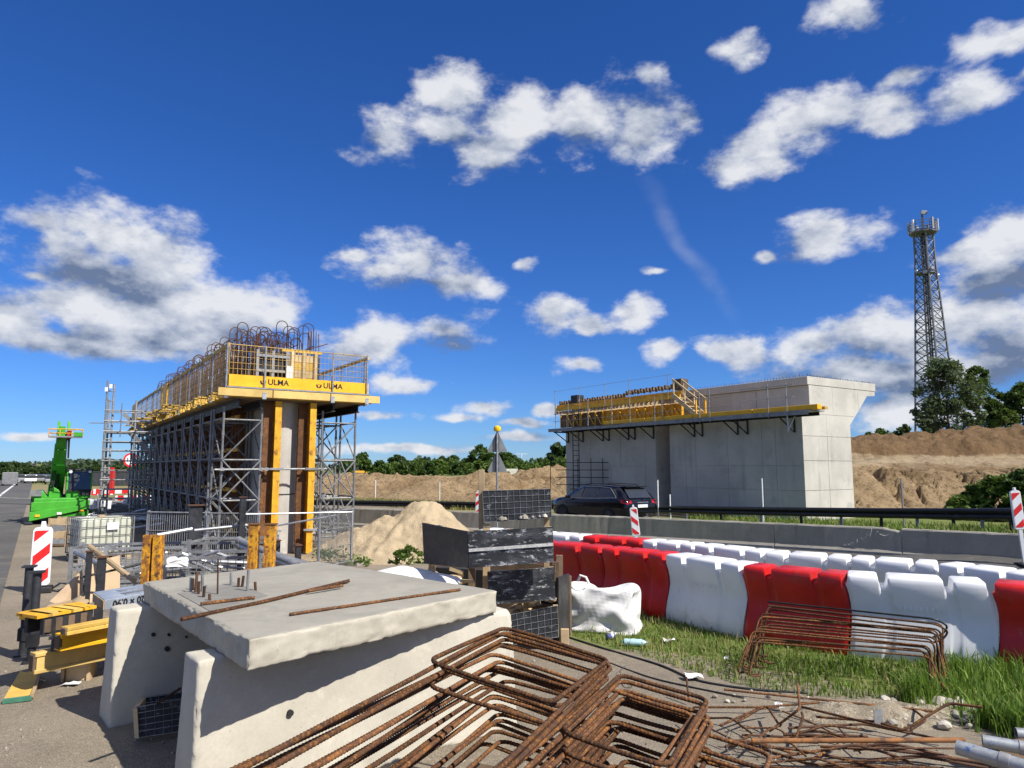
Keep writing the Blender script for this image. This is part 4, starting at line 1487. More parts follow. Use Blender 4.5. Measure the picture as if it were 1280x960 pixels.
def gtree(px, depth, name, label, cat, ytop, wpx, seed, mat, ybase=None, **kw):
    """tree standing on the ground along the ray of px; its top and width as seen"""
    p = D(px, 585, depth)
    z = H1(p.x, p.y)
    hgt = D(px, ytop, depth).z - z
    w = wpx / FPX * depth
    return tree(name, label, cat, (p.x, p.y, z), hgt, w, seed, mat, **kw)


gtree(1190, 86, 'birch_tree', 'tall silvery green tree in front of the lattice mast', 'tree', 452, 74, 11, LEAF_C, nclump=80, nleaf=9000, size=0.24, base=0.12)
gtree(1229, 90, 'leafy_tree', 'slim dark green tree right of the silvery tree', 'tree', 462, 48, 12, LEAF_A, nclump=60, nleaf=6000, size=0.24, base=0.1)
gtree(1256, 92, 'leafy_tree', 'low dark tree between the slim tree and the right edge', 'tree', 494, 44, 13, LEAF_B, nclump=50, nleaf=5000, size=0.24, base=0.08)
gtree(1284, 88, 'leafy_tree', 'broad fresh green tree cut by the right edge on the bank', 'tree', 484, 54, 14, LEAF_A, nclump=60, nleaf=6000, size=0.24, base=0.08)
gtree(1262, 80, 'leafy_bush', 'yellowish green bush below the dark trees on the right bank', 'bush', 512, 30, 16, LEAF_D, nclump=26, nleaf=2600, size=0.18, base=0.05)
gtree(1326, 86, 'leafy_tree', 'tree standing just past the right edge on the bank', 'tree', 470, 60, 15, LEAF_A, nclump=60, nleaf=5000, size=0.26, base=0.08)
gtree(1163, 84, 'leafy_bush', 'bluish green bush at the foot of the silvery tree', 'bush', 512, 26, 17, LEAF_C, nclump=20, nleaf=1800, size=0.2, base=0.05)
for px, yt, w, sd in ((1105, 539, 34, 21), (1133, 532, 24, 22), (1086, 542, 20, 23)):
    gtree(px, 78, 'leafy_bush', {1105: 'wide low bush on the bank crest right of the abutment', 1133: 'upright little bush on the bank crest', 1086: 'small low bush nearest the abutment on the bank crest'}[px],
          'bush', yt, w, sd, LEAF_A, nclump=22, nleaf=1500, size=0.2, base=0.03, group='bushes on the bank crest')
# bush at the foot of the bank on the right
for px, dp, yt, w, sd in ((1246, 30.5, 596, 60, 31), (1215, 31.0, 610, 40, 32), (1282, 29.5, 590, 56, 33), (1200, 31.0, 622, 40, 34), (1318, 30, 592, 60, 35)):
    gtree(px, dp, 'leafy_bush', {1246: 'dense green bush at the foot of the bank beside the striped board', 1215: 'medium bush at the left of the bank foot thicket', 1282: 'tall bush at the bank foot behind the striped board',
                                 1200: 'lowest bush at the left end of the bank foot thicket', 1318: 'bush at the bank foot past the right edge'}[px],
          'bush', yt, w, sd, LEAF_D if px in (1246, 1200) else LEAF_A, nclump=40, nleaf=4200, size=0.13, base=0.02, shape='dome', group='bushes at the foot of the bank')
# middle distance trees
MID = [(453, 567, 20, 150, 'A'), (497, 570, 26, 150, 'B'), (524, 574, 18, 150, 'B'), (553, 572, 14, 155, 'B'), (566, 571, 22, 150, 'B'), (583, 573, 16, 155, 'B'), (601, 559, 34, 128, 'A'),
       (632, 566, 30, 126, 'A'), (648, 575, 16, 130, 'A'), (697, 556, 24, 112, 'B'), (708, 560, 26, 112, 'B'), (475, 577, 16, 150, 'A')]
for i, (px, yt, w, dp, k) in enumerate(MID):
    lb = {601: 'tallest round tree left of the paired triangular signs', 632: 'round tree right behind the paired triangular signs', 697: 'dark tree beside the far end of the abutment',
          708: 'dark tree half hidden by the far end of the abutment', 453: 'leafy tree nearest the left scaffold on the horizon', 648: 'small tree between the triangular signs and the dust',
          497: 'broad dark tree second from the left scaffold on the horizon'}.get(px, 'small dark tree in the row along the far field edge')
    gtree(px, dp, 'leafy_tree', lb, 'tree', yt, w, 40 + i, LEAF_A if k == 'A' else LEAF_B, nclump=40, nleaf=2600, size=0.34, base=0.1, group='trees along the far field edge')
for i in range(24):
    px = 436 + i * 11.5 + rr.uniform(-4, 4)
    gtree(px, 112 + rr.uniform(-6, 10), 'leafy_bush', 'light green shrub in the hedge beyond the spoil heaps', 'bush', 577 + rr.uniform(-3, 5), 26 + rr.uniform(-5, 8), 70 + i,
          LEAF_D if i % 3 else LEAF_A, nclump=24, nleaf=1100, size=0.3, base=0.0, shape='dome', group='shrubs in the hedge beyond the spoil heaps')
# dark trees along the left of the motorway
for i in range(13):
    px = -60 + i * 8.5
    dp = 98 + i * 5
    gtree(px, dp, 'leafy_tree', 'dark tree in the row along the far left of the motorway', 'tree', 579 + rr.uniform(-2, 2.5) + (3 if i > 10 else 0), 26, 110 + i, LEAF_B,
          nclump=30, nleaf=1500, size=0.36, base=0.0, shape='dome', group='dark trees along the left of the motorway')
for i, (px, w) in enumerate(((62, 22), (78, 20), (94, 26), (112, 26), (130, 24), (148, 26), (166, 24))):
    gtree(px, 190, 'leafy_tree', 'dark tree beyond the motorway behind the green telehandler', 'tree', 583 + rr.uniform(-2, 2), w, 130 + i, LEAF_B,
          nclump=30, nleaf=1000, size=0.5, base=0.0, shape='dome', group='dark trees behind the telehandler')
# far woods as one mass
wv, wf = [], []
g = np.random.default_rng(5)
N = 26000
aa = np.radians(g.uniform(-44, 44, N))
dd_ = g.uniform(330, 760, N)
xx, yy_ = dd_ * np.sin(aa), dd_ * np.cos(aa)
dens_ = fbm(aa * 14, dd_ * 0.004, 3, 55) + 0.12
keep = dens_ > 0
xx, yy_, dens_ = xx[keep], yy_[keep], dens_[keep]
zz = height(xx, yy_) + g.uniform(0, 1, len(xx)) * (2.0 + 9 * np.clip(dens_, 0, 0.5))
c = np.stack([xx, yy_, zz], 1)
a = g.normal(0, 1, c.shape)
a /= np.linalg.norm(a, axis=1, keepdims=True)
b_ = np.cross(a, g.normal(0, 1, c.shape))
b_ /= np.linalg.norm(b_, axis=1, keepdims=True)
vs = np.stack([c - a * 1.5, c + b_ * 1.0, c + a * 1.5, c - b_ * 1.0], 1).reshape(-1, 3)
me = bpy.data.meshes.new('far_woods')
me.from_pydata(vs.tolist(), [], np.arange(len(vs)).reshape(-1, 4).tolist())
FARLEAF = leafmat('far_leaf', (0.035, 0.06, 0.03), (0.06, 0.09, 0.045), 0.1)
fw = put('far_woods', me, FARLEAF, kind='stuff')
fw['label'] = 'far woods along the horizon'

# ------------------------------------------------------------------ concrete barrier, rail, plastic barriers
def interp_line(pts):
    xs = [p[0] for p in pts]
    ys = [p[1] for p in pts]
    return lambda x: float(np.interp(x, xs, ys))


ctop = interp_line([(250, 629.5), (430, 635), (690, 643), (840, 648.5), (966, 654), (1127, 661), (1280, 668), (1600, 684)])
JOINTS = [300, 380, 474, 549, 650, 760, 968, 1127, 1330, 1580]
CH = 0.80
for i in range(len(JOINTS) - 1):
    a, c = G(JOINTS[i], ctop(JOINTS[i]), CH), G(JOINTS[i + 1], ctop(JOINTS[i + 1]), CH)
    d = (c - a)
    d.z = 0
    L = d.length - 0.025
    rz = math.atan2(d.y, d.x)
    lb = {760: 'long concrete road barrier section directly below the black car', 968: 'concrete road barrier section with a chipped upper right corner', 1127: 'concrete road barrier section at the right with pale scrawl beside it',
          650: 'concrete road barrier section behind the stacked black boards', 549: 'concrete road barrier section right of the sand pile'}.get(JOINTS[i], 'concrete road barrier section behind the left scaffold and sand pile')
    t = thing('concrete_barrier', lb, 'concrete barrier', (a.x, a.y, 0), rz, 'concrete barrier sections along the road')
    prof = [(-0.12, 0), (-0.12, 0.09), (-0.05, 0.24), (0.005, 0.30), (0.02, CH - 0.03), (0.04, CH), (0.22, CH), (0.24, CH - 0.03), (0.25, 0.3), (0.32, 0.22), (0.40, 0.09), (0.40, 0)]
    b = MB()
    ns = 24
    vs, fs = [], []
    rs = random.Random(i)
    for k in range(ns + 1):
        x = L * k / ns
        for (y, z) in prof:
            chip = 0
            if JOINTS[i] == 968 and k > ns - 3 and z > 0.7:
                chip = 0.07 * (k - ns + 3) / 3 + rs.uniform(0, .02)
            j = 0.006 if z > 0.6 else 0.002
            vs.append((x, y + rs.uniform(-j, j), max(0, z - chip + rs.uniform(-j, j))))
    n = len(prof)
    for k in range(ns):
        for q in range(n):
            fs.append((k * n + q, (k + 1) * n + q, (k + 1) * n + (q + 1) % n, k * n + (q + 1) % n))
    fs += [tuple(range(n)), tuple(range(ns * n, ns * n + n))]
    b.add(vs, fs)
    b.build('body', CONC_ROAD, t)
    if JOINTS[i] in (968, 760, 1127, 650):
        sl = MB().box((L + 0.012, 0.1, 0.45), (0.02, 0.13, 0.62))
        sl.build('joint_filler', CONC_BLOCK, t)
    if JOINTS[i] == 968:
        sc = MB()
        g = random.Random(2)
        x = L - 1.25
        for k in range(9):
            p = [(x + 0.10 * k + g.uniform(-.02, .02), 0.004, 0.34 + 0.042 * k + g.uniform(-.03, .03))]
            for q in range(3):
                p.append((p[-1][0] + g.uniform(-.03, .07), 0.003, p[-1][2] + g.uniform(-.06, .08)))
            sc.path(p, 0.005, 4)
        sc.build('chalk_scrawl', SCUFFWHITE, t)
    # steel foot strip
    MB().box((L / 2, -0.16, 0.22), (L, 0.03, 0.06)).build('foot_strip', GALV_DULL, t)

# black guard rail beyond the car
rt = [(330, 45.0, 624.0), (430, 42.0, 625.2), (560, 38.6, 626.8), (700, 35.5, 629.0), (812, 31.5, 631.6), (900, 28.2, 633), (1000, 25.2, 634.2), (1100, 22.3, 635), (1190, 20.0, 635.2), (1262, 18.3, 635), (1400, 15.6, 635)]
rpts = []
for k in range(len(rt) - 1):
    for q in range(4):
        f = q / 4
        px, dp, py = [rt[k][j] * (1 - f) + rt[k + 1][j] * f for j in range(3)]
        rpts.append(D(px, py, dp))
rail = thing('guard_rail', 'long black crash barrier rail running behind the car', 'guard rail', (rpts[12].x, rpts[12].y, 0))
wprof = [(0.0, 0.0), (-0.05, -0.03), (-0.075, -0.075), (-0.05, -0.125), (-0.01, -0.155), (-0.05, -0.185), (-0.075, -0.235), (-0.05, -0.28), (0.0, -0.31)]
wprof = wprof + [(y + 0.014, z) for y, z in reversed(wprof)]
vs, fs = [], []
n = len(wprof)
for k, p in enumerate(rpts):
    tdir = rpts[min(k + 1, len(rpts) - 1)] - rpts[max(k - 1, 0)]
    tdir.z = 0
    tdir.normalize()
    nn = Vector((-tdir.y, tdir.x, 0))
    for (y, z) in wprof:
        vs.append(p + nn * y + Z * z)
for k in range(len(rpts) - 1):
    for q in range(n):
        fs.append((k * n + q, (k + 1) * n + q, (k + 1) * n + (q + 1) % n, k * n + (q + 1) % n))
MB().add(vs, fs).build('rail', RAILBLACK, rail, world=True, smooth=True)
for k in range(0, len(rpts), 2):
    p = rpts[k]
    h = H1(p.x, p.y)
    b = MB()
    b.box((p.x + 0.05, p.y + 0.06, (p.z - 0.02 + h - 0.1) / 2), (0.09, 0.07, p.z - 0.02 - h + 0.1), -0.6)
    b.build('post', GALV_DULL if k % 4 else RAILBLACK, rail, world=True)

# water filled plastic barriers
BL = 1.45


def barrier_mesh():
    # x stations with (top height, half width factor)
    st = []

    def lug(x0, x1, top=0.95):
        st.extend([(x0, 0.86, 0.90), (x0 + 0.012, top - 0.012, 0.98), (x0 + 0.035, top, 1.0), (x1 - 0.035, top, 1.0), (x1 - 0.012, top - 0.012, 0.98), (x1, 0.86, 0.90)])
    st.append((0.0, 0.84, 0.86))
    lug(0.02, 0.36)
    st.extend([(0.375, 0.825, 0.87), (0.425, 0.825, 0.87)])
    lug(0.44, 1.02)
    st.extend([(1.035, 0.825, 0.87), (1.085, 0.825, 0.87)])
    lug(1.10, 1.43)
    st.append((BL, 0.84, 0.86))
    # half profile (height fraction of 0.95, half width)
    prof = [(0.0, 0.245), (0.03, 0.26), (0.16, 0.262), (0.30, 0.235), (0.44, 0.20), (0.54, 0.188), (0.64, 0.195), (0.76, 0.222), (0.85, 0.238), (0.92, 0.24), (0.965, 0.234), (0.99, 0.215), (1.0, 0.185), (1.0, 0.05)]
    full = [(h, w) for h, w in prof] + [(h, -w) for h, w in reversed(prof)]
    vs, fs = [], []
    n = len(full)
    for (x, top, k) in st:
        for (h, w) in full:
            z = h * 0.95
            z = min(z, top - (1 - h) * 0.35)
            kk = 1 - (1 - k) * sst(0.35, 0.8, np.array([h]))[0]
            low = 1 - 0.10 * (1 - k) / 0.14 * (1 - sst(0.0, 0.4, np.array([h]))[0])
            bow = 0.055 * math.sin(PI * min(1, h * 1.02)) ** 1.2
            xx = x + bow
            vs.append((xx, -w * kk * low, z))
    for i in range(len(st) - 1):
        for q in range(n):
            q2 = (q + 1) % n
            fs.append((i * n + q, (i + 1) * n + q, (i + 1) * n + q2, i * n + q2))
    fs += [tuple(range(n - 1, -1, -1)), tuple(range((len(st) - 1) * n, len(st) * n))]
    return MB().add(vs, fs).mesh('body', True, angle=50)


bmesh_body = {}
for nm, mt_ in (('red', REDP), ('white', WHITEP)):
    me = barrier_mesh()
    me.materials.append(mt_)
    bmesh_body[nm] = me
sock = MB().lathe([(0.075, 0.0), (0.075, 0.02), (0.05, 0.022)], 14, axis='x').mesh('socket')
sock.materials.append(SHADOWVOID)  # raised disc, its dark colour paints the shade of the hole
cap_me = MB().lathe([(0.04, 0.0), (0.04, 0.025), (0.03, 0.03)], 10).mesh('filler_cap', True)


def barrier_row(px_pts, colors, labels, group, z=0.93, back=0.22):
    for i in range(len(colors)):
        a, c = G(*px_pts[i], z), G(*px_pts[i + 1], z)
        d = c - a
        L = d.length
        rz = math.atan2(d.y, d.x)
        nn = Vector((-math.sin(rz), math.cos(rz), 0))
        o = a + nn * back
        h = H1(o.x, o.y)
        t = thing('plastic_barrier', labels[i], 'plastic barrier', (o.x, o.y, h - 0.01), rz, group)
        t.scale = ((L - 0.02) / BL, 1, 1)
        put('body', bmesh_body[colors[i]], None, t)
        put('socket', sock, None, t, mw=Matrix.Translation((BL + 0.035, 0, 0.5)) @ Matrix.Diagonal((1, 1, 1.5, 1)))
        if colors[i] == 'white':
            em = MB()
            for k in range(9):
                x = 0.56 + k * 0.055
                em.box((x, -0.197, 0.60), (0.03, 0.012, 0.06 if k % 2 else 0.035))
            em.build('embossed_lettering', WHITEP, t)


FR = [(655, 676), (751, 684.5), (831, 693), (927, 707), (1056, 719), (1239, 729.5), (1440, 746)]
barrier_row(FR, ['red', 'red', 'white', 'red', 'white', 'red'],
            ['red plastic barrier behind the top of the white sack', 'red plastic barrier in the front row left of the white one above the bottle', 'white plastic barrier in the front row between two red ones above the bottle',
             'red plastic barrier behind the left end of the leaning rebar frames', 'largest white plastic barrier behind the right end of the leaning rebar frames', 'red plastic barrier cut by the right edge of the picture'],
            'plastic barriers in the front row')
BK = [(600, 661), (668, 665.5), (728, 670), (803, 675.5), (868, 681), (955, 690), (1062, 697), (1172, 704.5), (1290, 718), (1440, 735)]
barrier_row(BK, ['white', 'white', 'red', 'white', 'white', 'white', 'white', 'white', 'white'],
            ['white plastic barrier hidden behind the stacked black boards', 'white plastic barrier at the left end of the back row', 'only red plastic barrier in the back row', 'white plastic barrier right beside the red one in the back row',
             'white plastic barrier behind the middle white front one', 'white plastic barrier behind the leaning rebar frames in the back row', 'white plastic barrier behind the gap of the red and large white front ones',
             'white plastic barrier behind the largest white front one', 'white plastic barrier at the right end of the back row'],
            'plastic barriers in the back row', back=0.2)

# ------------------------------------------------------------------ striped marker boards
def clip_poly(poly, inside, inter):
    out = []
    for i in range(len(poly)):
        p, q = poly[i - 1], poly[i]
        if inside(q):
            if not inside(p):
                out.append(inter(p, q))
            out.append(q)
        elif inside(p):
            out.append(inter(p, q))
    return out


def clip_rect(poly, x0, x1, y0, y1):
    for ax, val, sg in ((0, x0, 1), (0, x1, -1), (1, y0, 1), (1, y1, -1)):
        def inside(p): return (p[ax] - val) * sg >= -1e-9
        def inter(p, q):
            t = (val - p[ax]) / (q[ax] - p[ax])
            return (p[0] + (q[0] - p[0]) * t, p[1] + (q[1] - p[1]) * t)
        if poly:
            poly = clip_poly(poly, inside, inter)
    return poly


def marker_board(label, loc, rz, w, h, zb, group=None, tilt=0.0, flip=1):
    t = thing('marker_board', label, 'striped marker board', loc, rz, group)
    t.rotation_euler = (0, tilt, rz)
    b = MB()
    c = 0.12 * w
    poly = [(-w / 2 + c, 0, zb), (w / 2 - c, 0, zb), (w / 2, 0, zb + c), (w / 2 - 0.03 * w, 0, zb + h - c * 1.6), (w / 2 - c, 0, zb + h - c * .4), (0.14 * w, 0, zb + h), (0.1 * w, 0, zb + h + 0.3 * w),
            (-0.1 * w, 0, zb + h + 0.3 * w), (-0.14 * w, 0, zb + h), (-w / 2 + c, 0, zb + h - c * .4), (-w / 2 + 0.03 * w, 0, zb + h - c * 1.6), (-w / 2, 0, zb + c)]
    b.prism(poly, (0, 0.06, 0))
    b.build('board', WHITEP, t, bevel=0.008, seg=2)
    x0, x1, y0, y1 = -w * 0.39, w * 0.39, zb + 0.06 * h, zb + h * 0.94
    MB().prism([(x0, -0.002, y0), (x1, -0.002, y0), (x1, -0.002, y1), (x0, -0.002, y1)], (0, 0.004, 0)).build('white_sheet', SIGNWHITE, t)
    hh = (y1 - y0) * 0.47
    k = -2
    while y0 + k * hh < y1 + hh:
        yb = y0 + k * hh + 0.31 * (y1 - y0) + (0.5 * hh if flip < 0 else 0)
        pl = [(x0, yb), (x1, yb + flip * (x1 - x0) * 0.9), (x1, yb + flip * (x1 - x0) * 0.9 + hh * 0.42), (x0, yb + hh * 0.42)]
        pl = clip_rect(pl, x0, x1, y0, y1)
        if len(pl) > 2:
            MB().prism([(p[0], -0.0055, p[1]) for p in pl], (0, 0.003, 0)).build('red_stripe', SIGNRED, t)
        k += 1
    MB().box((0, 0.03, zb / 2 + 0.02), (0.07, 0.05, zb + 0.04)).build('stem', WHITEP, t)
    MB().box((0, 0.03, 0.05), (w * 1.3, 0.36, 0.1)).build('foot', RUBBER, t, bevel=0.02)
    return t


p = G(48, 741)
marker_board('large red and white striped marker board beside the black posts at the left edge', (p.x, p.y, 0), 0.5, 0.32, 1.03, 0.12)
for px, dp, yt, w, lb, tl in ((597.5, 24.5, 615, 0.18, 'small striped marker board left of the stacked black boards', 0), (797, 16.9, 634, 0.19, 'narrow tilted striped marker board in front of the car', -0.09),
                              (1274, 14.9, 613, 0.205, 'striped marker board at the right edge before the green thicket', -0.06)):
    q = D(px, 600, dp)
    z0 = H1(q.x, q.y)
    top = D(px, yt, dp).z - z0
    hb = {597.5: 0.72, 797: 0.66, 1274: 0.80}[px]
    marker_board(lb, (q.x, q.y, z0), -0.15, w, hb, top - hb, 'small striped marker boards by the road', tl, -1 if px == 797 else 1)

# ------------------------------------------------------------------ twin triangular sign seen from behind
q = D(621.5, 600, 21.5)
z0 = 0.0
sg = thing('warning_sign', 'grey backs of two triangular road signs on one post with an amber lamp', 'road sign', (q.x, q.y, z0), 0.03)
zt = D(621, 540, 21.5).z
zb = D(621, 565, 21.5).z
MB().tube((0, 0, 0), (0, 0, zt + 0.02), 0.035, 8).build('post', GALV, sg, smooth=True)
for z1, hgt in ((zt - 0.02, zt - zb - 0.02), (zb - 0.02, zt - zb - 0.02)):
    w = hgt * 1.0
    tri_ = MB().prism([(-w / 2 + .03, 0.06, z1 - hgt), (w / 2 - .03, 0.06, z1 - hgt), (w / 2, 0.06, z1 - hgt + 0.05), (0.03, 0.06, z1), (-0.03, 0.06, z1), (-w / 2, 0.06, z1 - hgt + 0.05)], (0, 0.012, 0)).build('sign_plate', SIGNBACK, sg)
    MB().box((0, 0.047, z1 - hgt * 0.5), (0.11, 0.022, hgt * 0.92)).build('bracket', STEEL_DARK, sg)
MB().lathe([(0.02, 0), (0.1, 0.02), (0.12, 0.08), (0.1, 0.15), (0.03, 0.19)], 12, (0, 0.0, zt + 0.01)).build('amber_lamp', LAMPY, sg, smooth=True)

# speed limit sign
q = D(162, 600, 44)
sp = thing('speed_sign', 'round red rimmed speed limit sign on a post left of the scaffold', 'road sign', (q.x, q.y, 0), 0.75)
zc = D(162, 575, 44).z
MB().tube((0, 0.04, 0), (0, 0.04, zc + 0.4), 0.04, 8).build('post', GALV, sp)
MB().lathe([(0.43, -0.0), (0.43, 0.02)], 28, (0, 0, zc), 'y').build('red_disc', SIGNRED, sp)
MB().lathe([(0.32, -0.006), (0.32, 0.01)], 28, (0, -0.001, zc), 'y').build('white_disc', SIGNWHITE, sp)
lettering('110', 0.36, INK, sp, (0, -0.011, zc), (1, 0, 0), (0, 0, 1), 0.01)

# ------------------------------------------------------------------ black car
def make_car(loc, rz):
    t = thing('parked_car', 'black estate car seen from behind on the road beyond the concrete barrier', 'car', loc, rz)
    # stations: x, z bottom, z belt, half width, z roof, half width roof
    S = [(-2.33, 0.46, 0.78, 0.70, 0.80, 0.64), (-2.28, 0.32, 0.86, 0.82, 0.90, 0.74), (-2.20, 0.28, 0.94, 0.87, 1.00, 0.74), (-2.02, 0.25, 0.99, 0.90, 1.22, 0.68), (-1.80, 0.24, 1.00, 0.91, 1.40, 0.62),
         (-1.5, 0.22, 0.99, 0.92, 1.455, 0.61), (-1.0, 0.2, 0.98, 0.925, 1.49, 0.61), (-0.3, 0.2, 0.965, 0.925, 1.51, 0.61), (0.3, 0.2, 0.95, 0.92, 1.48, 0.60), (0.75, 0.2, 0.945, 0.915, 1.36, 0.60),
         (1.15, 0.2, 0.94, 0.91, 1.13, 0.66), (1.40, 0.2, 0.93, 0.905, 0.985, 0.74), (1.8, 0.22, 0.88, 0.89, 0.93, 0.76), (2.15, 0.25, 0.80, 0.83, 0.84, 0.70), (2.35, 0.34, 0.66, 0.66, 0.70, 0.56)]

    def sec(s_):
        x, zb, zl, hw, zr, hr = s_
        return [(x, hw * 0.90, zb), (x, hw * 0.985, zb + 0.14), (x, hw, (zb + zl) / 2), (x, hw * 0.985, zl - 0.05), (x, hw * 0.955, zl), (x, hr + (hw * 0.955 - hr) * 0.12 + 0.015, zl + (zr - zl) * 0.86), (x, hr * 0.90, zr - 0.012), (x, hr * 0.5, zr + 0.006)]
    vs, fs = [], []
    for s_ in S:
        h = sec(s_)
        vs += h + [(x, -y, z) for x, y, z in reversed(h)]
    n = 16
    for i in range(len(S) - 1):
        for q in range(n):
            fs.append((i * n + q, (i + 1) * n + q, (i + 1) * n + (q + 1) % n, i * n + (q + 1) % n))
    fs += [tuple(range(n)), tuple(range((len(S) - 1) * n, len(S) * n))]
    MB().add(vs, fs).build('body', BLACKCAR, t, smooth=True, angle=50)
    xs = [s_[0] for s_ in S]

    def surf(x, f, side):
        v = [float(np.interp(x, xs, [s_[k] for s_ in S])) for k in range(1, 6)]
        zb, zl, hw, zr, hr = v
        p0, p1 = Vector((x, hw * 0.955, zl)), Vector((x, hr + (hw * 0.955 - hr) * 0.12 + 0.015, zl + (zr - zl) * 0.86))
        p = p0.lerp(p1, f) + Vector((0, 0.008, 0.003))
        p.y *= side
        return p
    for side in (1, -1):
        for a in ([(1.05, .1), (1.02, .14), (0.68, .78), (0.28, .92), (0.28, .08)], [(0.22, .08), (0.22, .92), (-0.62, .92), (-0.62, .08)], [(-0.68, .08), (-0.68, .92), (-1.25, .90), (-1.72, .22), (-1.70, .10)]):
            pts = [surf(x, f, side) for x, f in a]
            MB().prism(pts, (0, -0.006 * side, 0)).build('side_window', GLASS, t)
        MB().path([surf(x, f, side) + Vector((0, 0.004 * side, 0)) for x, f in [(1.12, .02), (0.3, .0), (-0.7, .0), (-1.78, .06)]], 0.012, 5).build('window_trim', GALV, t)
        MB().path([surf(x, f, side) + Vector((0, 0.004 * side, 0)) for x, f in [(-1.78, .10), (-1.30, .95), (-0.7, 1.0), (0.2, 1.0)]], 0.009, 5).build('window_trim', GALV, t)
        rl = MB().path([(-1.55, 0.56 * side, 1.46), (-1.4, 0.56 * side, 1.52), (0.0, 0.56 * side, 1.545), (0.3, 0.56 * side, 1.50)], 0.016, 6).build('roof_rail', STEEL_DARK, t)
        MB().box((0.95, 1.0 * side, 1.0), (0.12, 0.2, 0.13)).build('mirror', BLACKCAR, t, bevel=0.03)
        MB().prism([(-2.285, 0.52 * side, 0.80), (-2.285, 0.80 * side, 0.80), (-2.06, 0.90 * side, 0.84), (-2.04, 0.895 * side, 0.95), (-2.22, 0.82 * side, 0.965), (-2.255, 0.55 * side, 0.93)], (-0.035, 0.01 * side, 0.0)).build('tail_lamp', TAIL, t, bevel=0.008)
        for x in (1.42, -1.38):
            w = MB().lathe([(0.2, -0.11), (0.325, -0.10), (0.335, -0.06), (0.335, 0.06), (0.325, 0.10), (0.2, 0.11)], 22, (x, 0.83 * side, 0.335), 'y').build('wheel', RUBBER, t, smooth=True)
            MB().lathe([(0.05, 0.118 * side), (0.21, 0.112 * side), (0.21, 0.09 * side)], 16, (x, 0.83 * side, 0.335), 'y').build('rim', STEEL_DARK, w)
        MB().box((-2.30, 0.5 * side, 0.40), (0.05, 0.2, 0.05)).build('exhaust_trim', GALV, t)
    # rear window and details
    MB().prism([(-2.215, 0.60, 1.02), (-2.215, -0.60, 1.02), (-1.87, -0.545, 1.395), (-1.87, 0.545, 1.395)], (-0.012, 0, 0.006)).build('rear_window', GLASS, t)
    MB().box((-1.84, 0, 1.44), (0.34, 1.14, 0.03)).build('roof_spoiler', BLACKCAR, t, bevel=0.01)
    MB().box((-2.335, 0, 0.72), (0.02, 0.52, 0.115)).build('number_plate', WHITE, t)
    MB().box((-2.33, 0, 0.86), (0.02, 0.6, 0.025)).build('chrome_strip', GALV, t)
    MB().box((-2.345, 0, 0.47), (0.06, 1.36, 0.12)).build('bumper', BLACKCAR, t, bevel=0.02)
    return t


cp = D(752, 640, 29.6)
make_car((cp.x, cp.y, H1(cp.x, cp.y) + 0.03), math.atan2(U.y, U.x) + 0.03)

# ------------------------------------------------------------------ concrete blocks and slab in the foreground
def rough_hexa(name, pts, mat, parent, cuts=26, amp=0.006, edge_amp=0.02, seed=0, round_=0.03, world=True, cell=0.04, edge_mat=None):
    """eight corner points; subdivided, edges worn, chipped and rounded"""
    bm = bmesh.new()
    vs = [bm.verts.new(p) for p in pts]
    for f in [(0, 3, 2, 1), (4, 5, 6, 7), (0, 1, 5, 4), (1, 2, 6, 5), (2, 3, 7, 6), (3, 0, 4, 7)]:
        bm.faces.new([vs[i] for i in f])
    bmesh.ops.recalc_face_normals(bm, faces=bm.faces)
    bmesh.ops.bevel(bm, geom=bm.edges[:], offset=round_, segments=2, affect='EDGES', profile=0.6)
    # split long edges until everything is fine
    for _ in range(8):
        le = [e for e in bm.edges if e.calc_length() > cell * 1.4]
        if not le or len(bm.faces) > 45000:
            break
        bmesh.ops.subdivide_edges(bm, edges=le, cuts=1, use_grid_fill=True)
    bmesh.ops.triangulate(bm, faces=[f for f in bm.faces if len(f.verts) > 4])
    bm.normal_update()
    o = Vector((seed * 7.1, seed * 3.3, 0))
    axes = main_axes(pts)
    for v in bm.verts:
        n = v.normal
        q = max(abs(n.dot(a)) for a in axes)
        ed = 1.0 if q < 0.985 else 0.0
        d = mnoise.noise(v.co * 2.2 + o) * amp * 0.6 + mnoise.fractal(v.co * 14 + o, 0.9, 2.0, 3) * amp * 0.35
        if seed == 3 and abs(n.z) < 0.5:
            d += 0.011 * mnoise.fractal(v.co * 15 + o, 0.7, 2.0, 5) + 0.010 * mnoise.noise(v.co * 5)
        if ed:
            ch = mnoise.fractal(v.co * 16 + o * 2, 0.7, 2.1, 4)
            big = mnoise.noise(v.co * 2.6 + o) + 0.35 * mnoise.noise(v.co * 8 + o)
            d -= edge_amp * max(0.0, ch + 0.15) * 0.8
            if big > 0.34:
                d -= edge_amp * (0.7 + 0.6 * ch)
        v.co += n * d
    me = bpy.data.meshes.new(name)
    for f in bm.faces:
        f.smooth = True
        if edge_mat and abs(f.normal.z) < 0.8:
            f.material_index = 1
    bm.to_mesh(me)
    bm.free()
    if edge_mat:
        me.materials.append(mat)
        me.materials.append(edge_mat)
    if world and parent is not None:
        me.transform(basem(parent).inverted())
    return put(name, me, mat, parent)


def main_axes(pts):
    p = [Vector(q) for q in pts]
    def nn(a, b, c): return (b - a).cross(c - a).normalized()
    return (nn(p[0], p[1], p[2]), nn(p[0], p[1], p[4]), nn(p[1], p[2], p[5]), nn(p[2], p[3], p[6]), nn(p[3], p[0], p[7]))


